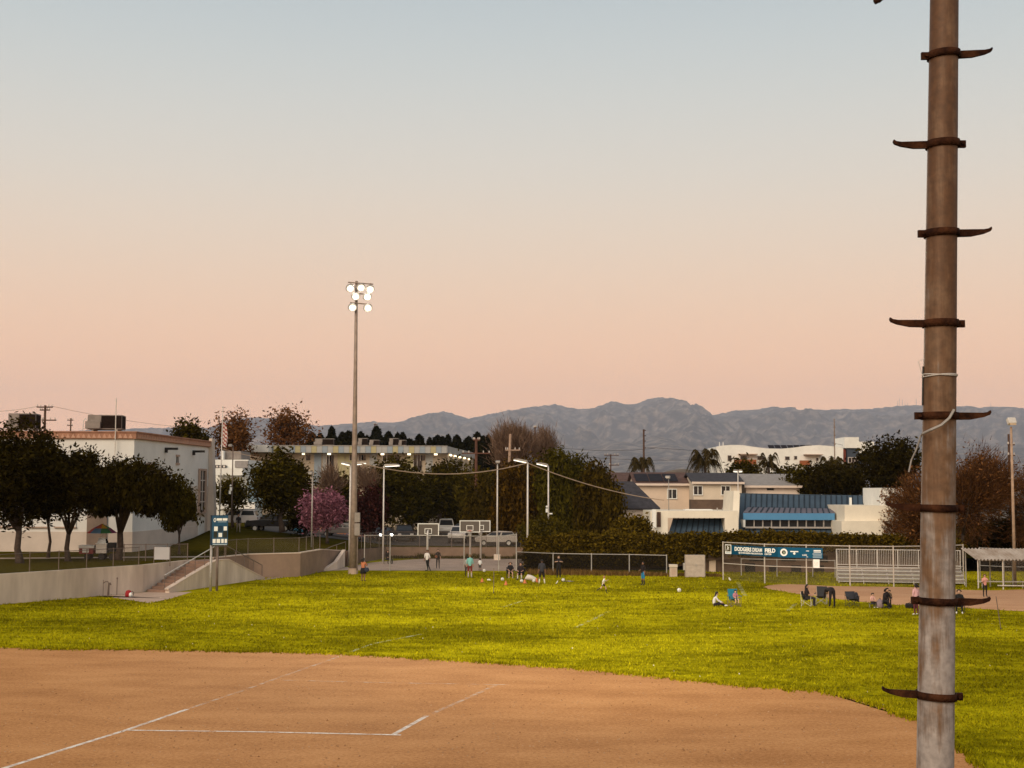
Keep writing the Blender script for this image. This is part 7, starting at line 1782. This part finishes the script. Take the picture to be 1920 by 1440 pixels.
r_ = thing('shoulder_bag', 'dark blue shoulder bag at the hip of the orange topped person', 'bag', G(681, 1090.5) + Vector((.26, -.12, .72))); mb = MB(); mb.lathe((0, 0, 0), [(.08, 0), (.17, .06), (.18, .2), (.12, .32)], 10); o = mb.build('body', cloth((.03, .035, .06)), r_, smooth=True); o.scale = (1, .55, 1); mb = MB(); mb.tube([(-.1, 0, .3), (-.2, .05, .66), (-.06, .05, .3)], .012, 5); mb.build('strap', M['blackmetal'], r_)
person('person in black crouching by the court fence lamp', G(727, 1057.5), 'sit', R(30), 1.65, (.012, .01, .01), (.012, .01, .012), TAN, long=True, hairlen=.2)
r_ = thing('bench', 'low dark bench under the crouching person by the fence', 'bench', G(727, 1057) + Vector((0, .12, 0))); mb = MB(); mb.box(-.5, .5, -.15, .2, .34, .40); mb.build('plank', M['blackmetal'], r_)
for x in (-.4, .4): mb = MB(); mb.box(x - .04, x + .04, -.1, .15, 0, .338); mb.build('leg', M['blackmetal'], r_)
person('person in white shirt and black trousers leaning at the hoop post', G(801, 1070.8), 'lean', R(-20), 1.74, (.62, .58, .56), (.012, .012, .013), BR, hairlen=0)
person('person in black holding a basketball on the court', G(821, 1066), 'ball', R(10), 1.62, (.018, .012, .012), (.012, .012, .016), (.42, .25, .18), long=False, hairlen=.0, hair=(.06, .02, .012))
r_ = thing('basketball', 'brown orange basketball held by the person in black', 'ball', G(821, 1066) + Vector((-.13, -.36, .92)))
def ball(r_, rad, m1, m2):
    mb = MB(); V = []
    for i in range(9):
        ph = math.pi * i / 8
        for k in range(14): V.append((rad * math.sin(ph) * math.cos(2 * math.pi * k / 14), rad * math.sin(ph) * math.sin(2 * math.pi * k / 14), rad + rad * math.cos(ph)))
    mb.add(V, [(i * 14 + k, i * 14 + (k + 1) % 14, (i + 1) * 14 + (k + 1) % 14, (i + 1) * 14 + k) for i in range(8) for k in range(14)]); mb.build('shell', m1, r_, smooth=True, fix=False)
    mb = MB()
    for ax_ in range(3):
        pts = []
        for k in range(17):
            q = 2 * math.pi * k / 16; c, s = rad * 1.0 * math.cos(q), rad * 1.0 * math.sin(q)
            pts.append(((c, s, rad), (c, 0, rad + s), (0, c, rad + s))[ax_])
        mb.tube(pts, rad * .045, 4)
    mb.build('seams', m2, r_)
ball(r_, .12, mat('ball_leather', (.24, .08, .035), .7, .1, 8), M['blackmetal'])
person('person in teal shirt and maroon shorts standing before the court', G(881, 1083.5), 'stand', R(180), 1.76, (.17, .40, .38), (.16, .022, .018), (.38, .22, .15), (.18, .11, .06), (.5, .5, .5), shorts=True, socks=(.45, .38, .35), bulk=1.15)
person('dark trousered person half hidden behind the teal shirted person', G(875.5, 1081), 'stand', R(170), 1.5, (.30, .29, .28), (.015, .012, .012), BR, shorts=False)
person('child in white shirt and black shorts at the court edge', G(900, 1072.3), 'stand', R(180), 1.08, (.62, .62, .64), (.012, .012, .012), BR, shorts=True, socks=(.02, .02, .02))
def campchair(label, loc, rz, col, s=1.0, high=False, frame=None):
    root = thing('camp_chair', label, 'folding chair', loc, rz); fm_ = frame or M['galv']; cm = cloth(col); root.scale = (s, s, s)
    zb = 1.0 if high else .86
    mb = MB(); mb.add([(-.27, -.24, .44), (.27, -.24, .44), (.25, .2, .36), (-.25, .2, .36), (-.2, 0, .34), (.2, 0, .34)], [(0, 1, 5, 4), (4, 5, 2, 3)]); mb.extr([(-.27, -.24, .46), (.27, -.24, .46), (.25, .2, .38), (-.25, .2, .38)], (0, 0, .02)); mb.build('seat', cm, root)
    mb = MB(); mb.extr([(-.25, .2, .38), (.25, .2, .38), (.29, .34, zb), (-.29, .34, zb)], (0, .025, 0)); mb.build('backrest', cm, root)
    for sx in (-1, 1):
        mb = MB(); mb.extr([(sx * .30, -.26, .60), (sx * .37, -.26, .60), (sx * .37, .25, .62), (sx * .30, .25, .62)], (0, 0, .02)); mb.build('armrest', cm, root)
        mb = MB(); mb.tube([(sx * .30, -.26, 0), (-sx * .26, -.22, .44)], .012, 5); mb.tube([(sx * .30, .30, 0), (-sx * .26, .2, .37)], .012, 5); mb.build('cross_leg', fm_, root)
        mb = MB(); mb.tube([(sx * .30, -.26, 0), (sx * .33, -.26, .60)], .012, 5); mb.build('front_leg', fm_, root)
        mb = MB(); mb.tube([(sx * .30, .30, 0), (sx * .30, .34, zb)], .012, 5); mb.build('rear_leg', fm_, root)
        mb = MB(); mb.tube([(sx * .31, -.26, .02), (sx * .31, .30, .36)], .010, 5); mb.build('side_brace', fm_, root)
    return root
c = G(957, 1084); person('person in black tee sitting with hands together beside the fence gate', c, 'sit', R(5), 1.62, (.014, .012, .015), (.30, .19, .14), (.42, .25, .18), shorts=True, hairlen=.1, shoes=(.4, .35, .33), hair=(.05, .022, .014)); campchair('black folding chair under the hand clasping person', c + Vector((0, .08, 0)), R(5), (.013, .012, .013), .95, frame=M['blackmetal'])
c = G(976, 1087); person('person in black shorts sitting beside the soccer balls', c, 'sit', R(-12), 1.7, (.018, .012, .014), (.012, .012, .013), (.36, .20, .15), shorts=True, socks=(.5, .47, .44), bulk=1.15); campchair('black folding chair of the sitter beside the balls', c + Vector((0, .08, 0)), R(-12), (.016, .012, .013), 1.0, frame=M['blackmetal'])
person('person seen from behind in navy tee and black shorts with white socks', G(1016, 1095.5), 'wide', R(185), 1.74, (.035, .035, .045), (.013, .010, .012), BR, shorts=True, socks=(.62, .58, .52), shoes=(.5, .46, .42), bulk=1.15)
person('person in black with hands raised to the chest by the fence post', G(1047.5, 1083.5), 'chest', R(0), 1.66, (.013, .010, .012), (.012, .010, .010), (.42, .26, .19), long=False, bulk=1.2, hair=(.10, .07, .05))
person('blond child in white shirt running across the lawn', G(1131, 1113), 'run', R(8), 1.12, (.72, .70, .66), (.012, .011, .013), (.46, .28, .19), (.30, .15, .055), shorts='short', socks=(.02, .018, .02))
person('person in black tee and bright blue shorts with arm out', G(1206, 1097.5), 'ball', R(-60), 1.66, (.014, .010, .012), (.02, .18, .36), BR, shorts=True, socks=(.02, .02, .02), bulk=1.1)
person('long haired person in white sweater sitting on the grass', G(1345, 1137.5), 'ground', R(-4), 1.62, (.60, .58, .60), (.015, .011, .017), (.42, .25, .18), long=True, hairlen=.5, shoes=(.7, .66, .62))
c = G(1377, 1137); campchair('tall teal folding chair with a child sitting in it', c, R(12), (.018, .16, .24), 1.0, True, frame=M['rail']); person('child in pink top sitting in the teal folding chair', c + Vector((.06, -.06, .13)), 'sit', R(14), 1.06, (.42, .17, .22), (.05, .035, .05), (.55, .36, .25), shorts='short')
c = G(1515, 1136.5); campchair('grey folding chair under the long haired person in black', c + Vector((0, .08, 0)), R(65), (.03, .028, .03), 1.0, frame=M['galvbright']); person('long haired person in black sitting in a folding chair at the dirt edge', c, 'sit', R(65), 1.68, (.018, .012, .014), (.025, .022, .026), (.36, .20, .15), long=False, hairlen=.45, bulk=1.15)
campchair('empty black folding chair behind the bending person', G(1540, 1133), R(-20), (.03, .03, .034), 1.05, True)
person('person in black bending over beside the folding chairs', G(1560.5, 1138.5), 'bend', R(12), 1.72, (.014, .009, .011), (.014, .010, .013), (.40, .24, .17), long=True, bulk=1.3)
campchair('empty dark folding chair with jacket standing alone', G(1598, 1137), R(10), (.03, .032, .042), 1.0, frame=M['blackmetal'])
r_ = thing('jacket', 'dark jacket hung over the lone folding chair', 'jacket', G(1598, 1137) + Vector((.29, .25, .5))); mb = MB(); mb.lathe((0, 0, -.2), [(.10, 0), (.14, .2), (.12, .42), (.05, .52)], 9); o = mb.build('cloth', cloth((.02, .022, .03)), r_, smooth=True); mb = MB(); mb.tube([(.05, -.05, .25), (.1, -.12, 0), (.08, -.15, -.25)], [.05, .05, .04], 7); mb.build('sleeve', cloth((.02, .022, .03)), r_, smooth=True)
person('small child in pale pink shirt sitting on a low seat', G(1637, 1139.5), 'sit', R(20), 1.10, (.62, .36, .32), (.016, .012, .016), (.46, .28, .20), shoes=(.7, .68, .62), long=False)
r_ = thing('low_seat', 'low folded seat under the pink shirted child', 'stool', G(1637, 1139.5) + Vector((0, .1, 0))); mb = MB(); mb.box(-.2, .2, -.15, .18, .20, .235); mb.build('seat', M['blackmetal'], r_)
for sx in (-1, 1): mb = MB(); mb.tube([(sx * .17, -.12, 0), (sx * .17, .15, .2)], .012, 5); mb.tube([(sx * .17, .15, 0), (sx * .17, -.12, .2)], .012, 5); mb.build('leg', M['galv'], r_)
person('person in black cap kneeling with a child at the dirt edge', G(1660, 1141), 'kneel', R(40), 1.76, (.014, .010, .012), (.012, .010, .012), (.40, .24, .17), long=True, bulk=1.1, hairlen=.15)
person('small child in olive jacket held by the kneeling person', G(1668, 1140.5), 'stand', R(-10), 1.02, (.13, .09, .055), (.012, .010, .012), (.48, .30, .21), long=True)
r_ = thing('grey_pack', 'grey striped bag beside the kneeling person', 'bag', G(1650, 1140)); mb = MB(); mb.lathe((0, 0, 0), [(.16, 0), (.22, .1), (.2, .38), (.08, .5)], 9); mb.build('body', cloth((.22, .17, .19)), r_, smooth=True); mb = MB(); mb.tube([(-.1, 0, .44), (0, 0, .58), (.1, 0, .44)], .018, 5); mb.build('handle', M['blackmetal'], r_)
person('person in pink top and maroon trousers beside the stepped pole', G(1718, 1153.5), 'stand', R(-150), 1.68, (.58, .34, .37), (.10, .022, .026), BR, shoes=(.65, .62, .58), hairlen=.12)
r_ = thing('duffel_bag', 'black duffel bag on the grass left of the stepped pole', 'bag', G(1709, 1141)); mb = MB(); mb.tube([(-.35, 0, .16), (-.3, 0, .16), (.3, 0, .16), (.35, 0, .16)], [.08, .16, .16, .08], 10); mb.build('body', cloth((.013, .011, .011)), r_, smooth=True); mb = MB(); mb.tube([(-.2, -.02, .3), (0, -.02, .42), (.2, -.02, .3)], .015, 5); mb.build('handle', M['blackmetal'], r_)
c = G(1799, 1150); person('person in black hoodie with white shoes sitting right of the stepped pole', c, 'sit', R(-18), 1.74, (.012, .012, .014), (.012, .012, .014), (.42, .26, .19), long=True, shoes=(.72, .70, .66), hairlen=.05); campchair('black folding chair right of the stepped pole', c + Vector((0, .08, 0)), R(-18), (.014, .013, .014), 1.0, frame=M['blackmetal'])
person('person in pink shirt standing on the far infield', G(1847, 1119), 'phone', R(0), 1.42, (.62, .30, .26), (.013, .011, .013), (.44, .26, .19), hair=(.10, .05, .03))
x_, = (A(447, 990, 131).x,); person('person in black walking down the grassy hillside', Vector((x_, 131, T(x_, 131))), 'walk', R(20), 1.76, (.013, .011, .013), (.20, .17, .15), (.36, .21, .15), long=True, hair=(.10, .05, .03))
x_, = (A(424, 990, 133).x,); person('person in black standing beside the white suv', Vector((x_, 133, T(x_, 133))), 'stand', R(90), 1.86, (.010, .009, .010), (.010, .009, .010), BR, long=True)
# ------------------------------------------------------------------ balls, cones and small things on the lawn
wb = mat('ball_white', (.72, .70, .66), .5, .05, 6); pb_ = mat('ball_patch', (.10, .10, .10), .5, 0, 1)
for (px, py, l) in ((942, 1089, 'white soccer ball left of the seated pair'), (978, 1092.5, 'white soccer ball at the feet of the sitter'), (1056, 1090.5, 'white soccer ball right of the person with raised hands'), (1273.5, 1110.5, 'pale ball alone on the lawn before the cabinet'), (908, 1072.5, 'white soccer ball beside the child at court edge'), (1001, 1092, 'white soccer ball beside the equipment pile')):
    r_ = thing('soccer_ball', l, 'ball', G(px, py)); ball(r_, .125 if px != 1273.5 else .14, wb, pb_)
om = mat('cone_orange', (.55, .17, .06), .6, .08, 4); ob = mat('cone_base', (.30, .08, .03), .6, .08, 4)
def cone(l, p):
    r_ = thing('training_cone', l, 'cone', p); mb = MB(); mb.lathe((0, 0, .03), [(.13, 0), (.10, .08), (.06, .2), (.03, .27), (.02, .275)], 12); mb.build('cone', om, r_, smooth=False); mb = MB(); mb.box(-.17, .17, -.17, .17, 0, .028); mb.build('base', ob, r_)
cone('orange cone left of the white disc on the lawn', G(904, 1092)); cone('orange cone in front of the hand clasping sitter', G(948.5, 1097)); cone('orange cone in front of the sitter beside the balls', G(984, 1094)); cone('orange cone in the equipment pile', G(1006, 1091.5))
r_ = thing('disc_marker', 'flat white disc marker between cone and ball', 'marker', G(916.5, 1088)); mb = MB(); mb.lathe((0, 0, 0), [(.17, 0), (.17, .015), (.08, .10), (.05, .10)], 14); mb.build('dome', wb, r_); mb = MB(); mb.lathe((0, 0, .1), [(.05, 0), (.05, .006)], 10); mb.build('hole', pb_, r_)
r_ = thing('equipment_bag', 'slumped white equipment bag beside the person in navy', 'bag', G(995, 1088.5)); mb = MB(); mb.tube([(-.42, 0, .12), (-.2, 0, .26), (.05, 0, .2), (.35, 0, .12), (.5, 0, .06)], [.05, .22, .2, .12, .03], 10); mb.build('body', cloth((.58, .53, .50)), r_, smooth=True); mb = MB(); mb.tube([(-.2, -.05, .42), (0, -.08, .5), (.1, -.05, .35)], .015, 5); mb.build('strap', M['rail'], r_)
r_ = thing('grey_cloth', 'crumpled grey cloth right of the single ball', 'cloth', G(1067, 1090.5)); mb = MB(); V = []
for i in range(9):
    for k in range(7): V.append((-.3 + .6 * i / 8, -.2 + .4 * k / 6, .02 + .10 * max(0, noise.noise((i * .5, k * .6, 3))) + .04 * math.sin(i) * math.sin(k)))
mb.add(V, [(i * 7 + k, (i + 1) * 7 + k, (i + 1) * 7 + k + 1, i * 7 + k + 1) for i in range(8) for k in range(6)]); mb.build('cloth', cloth((.34, .28, .28)), r_, smooth=True, fix=False)
r_ = thing('white_stick', 'short pale stake lying in the grass near the cloth', 'stake', G(1044, 1095)); mb = MB(); mb.tube([(-.1, 0, .02), (.0, .1, .08), (.08, .2, .22)], .03, 6); mb.build('stake', wb, r_)
r_ = thing('white_bird', 'small white bird like shape below the backstop post', 'bird', G(1368.5, 1090)); mb = MB(); mb.tube([(.08, 0, .06), (.03, 0, .10), (-.03, 0, .19), (-.06, 0, .27), (-.05, 0, .31)], [.02, .075, .06, .03, .012], 8); mb.build('body', wb, r_, smooth=True); mb = MB(); mb.tube([(0, 0, 0), (0, 0, .06)], .008, 4); mb.build('leg', M['rail'], r_)
def pole_flag(l, p, t_): r_ = thing('training_pole', l, 'pole', p); mb = MB(); mb.tube([p - Vector((0, 0, .08)), t_], .022, 6); mb.build('shaft', M['rail'], r_, world=True); mb = MB(); mb.tube([p + Vector((0, 0, 0)), p + Vector((0, 0, .05))], .06, 8); mb.build('foot', M['blackmetal'], r_, world=True)
p = G(1877, 1180); pole_flag('thin dark training pole leaning in the grass right of the stepped pole', p, A(1867.5, 1118, p.y)); p = G(925.5, 1112); pole_flag('thin dark training pole before the orange cones', p, A(926, 1065, p.y))
# clods and pebbles on the infield
g = np.random.default_rng(9); n = 7000; d = 33 * (60 / 33) ** g.random(n); x = (g.random(n) * 2 - 1) * .42 * d; k = inpoly(x, d, inf); x, d = x[k], d[k]; n = len(x)
s = .010 + .035 * g.random(n) ** 3; a = g.random(n) * 6.28; V = np.zeros((n, 4, 3))
for q in range(3): V[:, q] = np.stack([x + s * np.cos(a + q * 2.1), d + s * np.sin(a + q * 2.1), np.full(n, .004)], 1)
V[:, 3] = np.stack([x, d, s * .9 + .006], 1); b_ = np.arange(n)[:, None] * 4
Q = np.concatenate([b_ + np.array([[0, 1, 3]]), b_ + np.array([[1, 2, 3]]), b_ + np.array([[2, 0, 3]])])
stuff(tag(quick_mesh('dirt_clods', V.reshape(-1, 3), Q, leafmat('clod', (.24, .11, .045), (.52, .31, .17), 1, 0)), 'loose clods and pebbles scattered over the dirt infield', 'clods'))
# pale litter and daisies in the lawn (too many to count)
mb = MB(); g = np.random.default_rng(44)
for i in range(170):
    px, py = g.random() * 1920, 1100 + 260 * g.random() ** 1.6; q = G(px, py)
    if not inpoly(np.array([q.x]), np.array([q.y]), FIELD)[0] or inpoly(np.array([q.x]), np.array([q.y]), inf)[0] or inpoly(np.array([q.x]), np.array([q.y]), FAR + far_top)[0]: continue
    r = .012 + .02 * g.random(); a = g.random() * 3; mb.add([q + Vector((r * math.cos(a + k), r * math.sin(a + k), .05 + .03 * math.sin(k))) for k in (0, 1.57, 3.14, 4.71)], [(0, 1, 2, 3)])
stuff(tag(mb.build('lawn_flowers', mat('pale_petals', (.62, .55, .40), .8, 0, 1), fix=False), 'scattered pale flowers and litter specks in the lawn', 'flowers'))
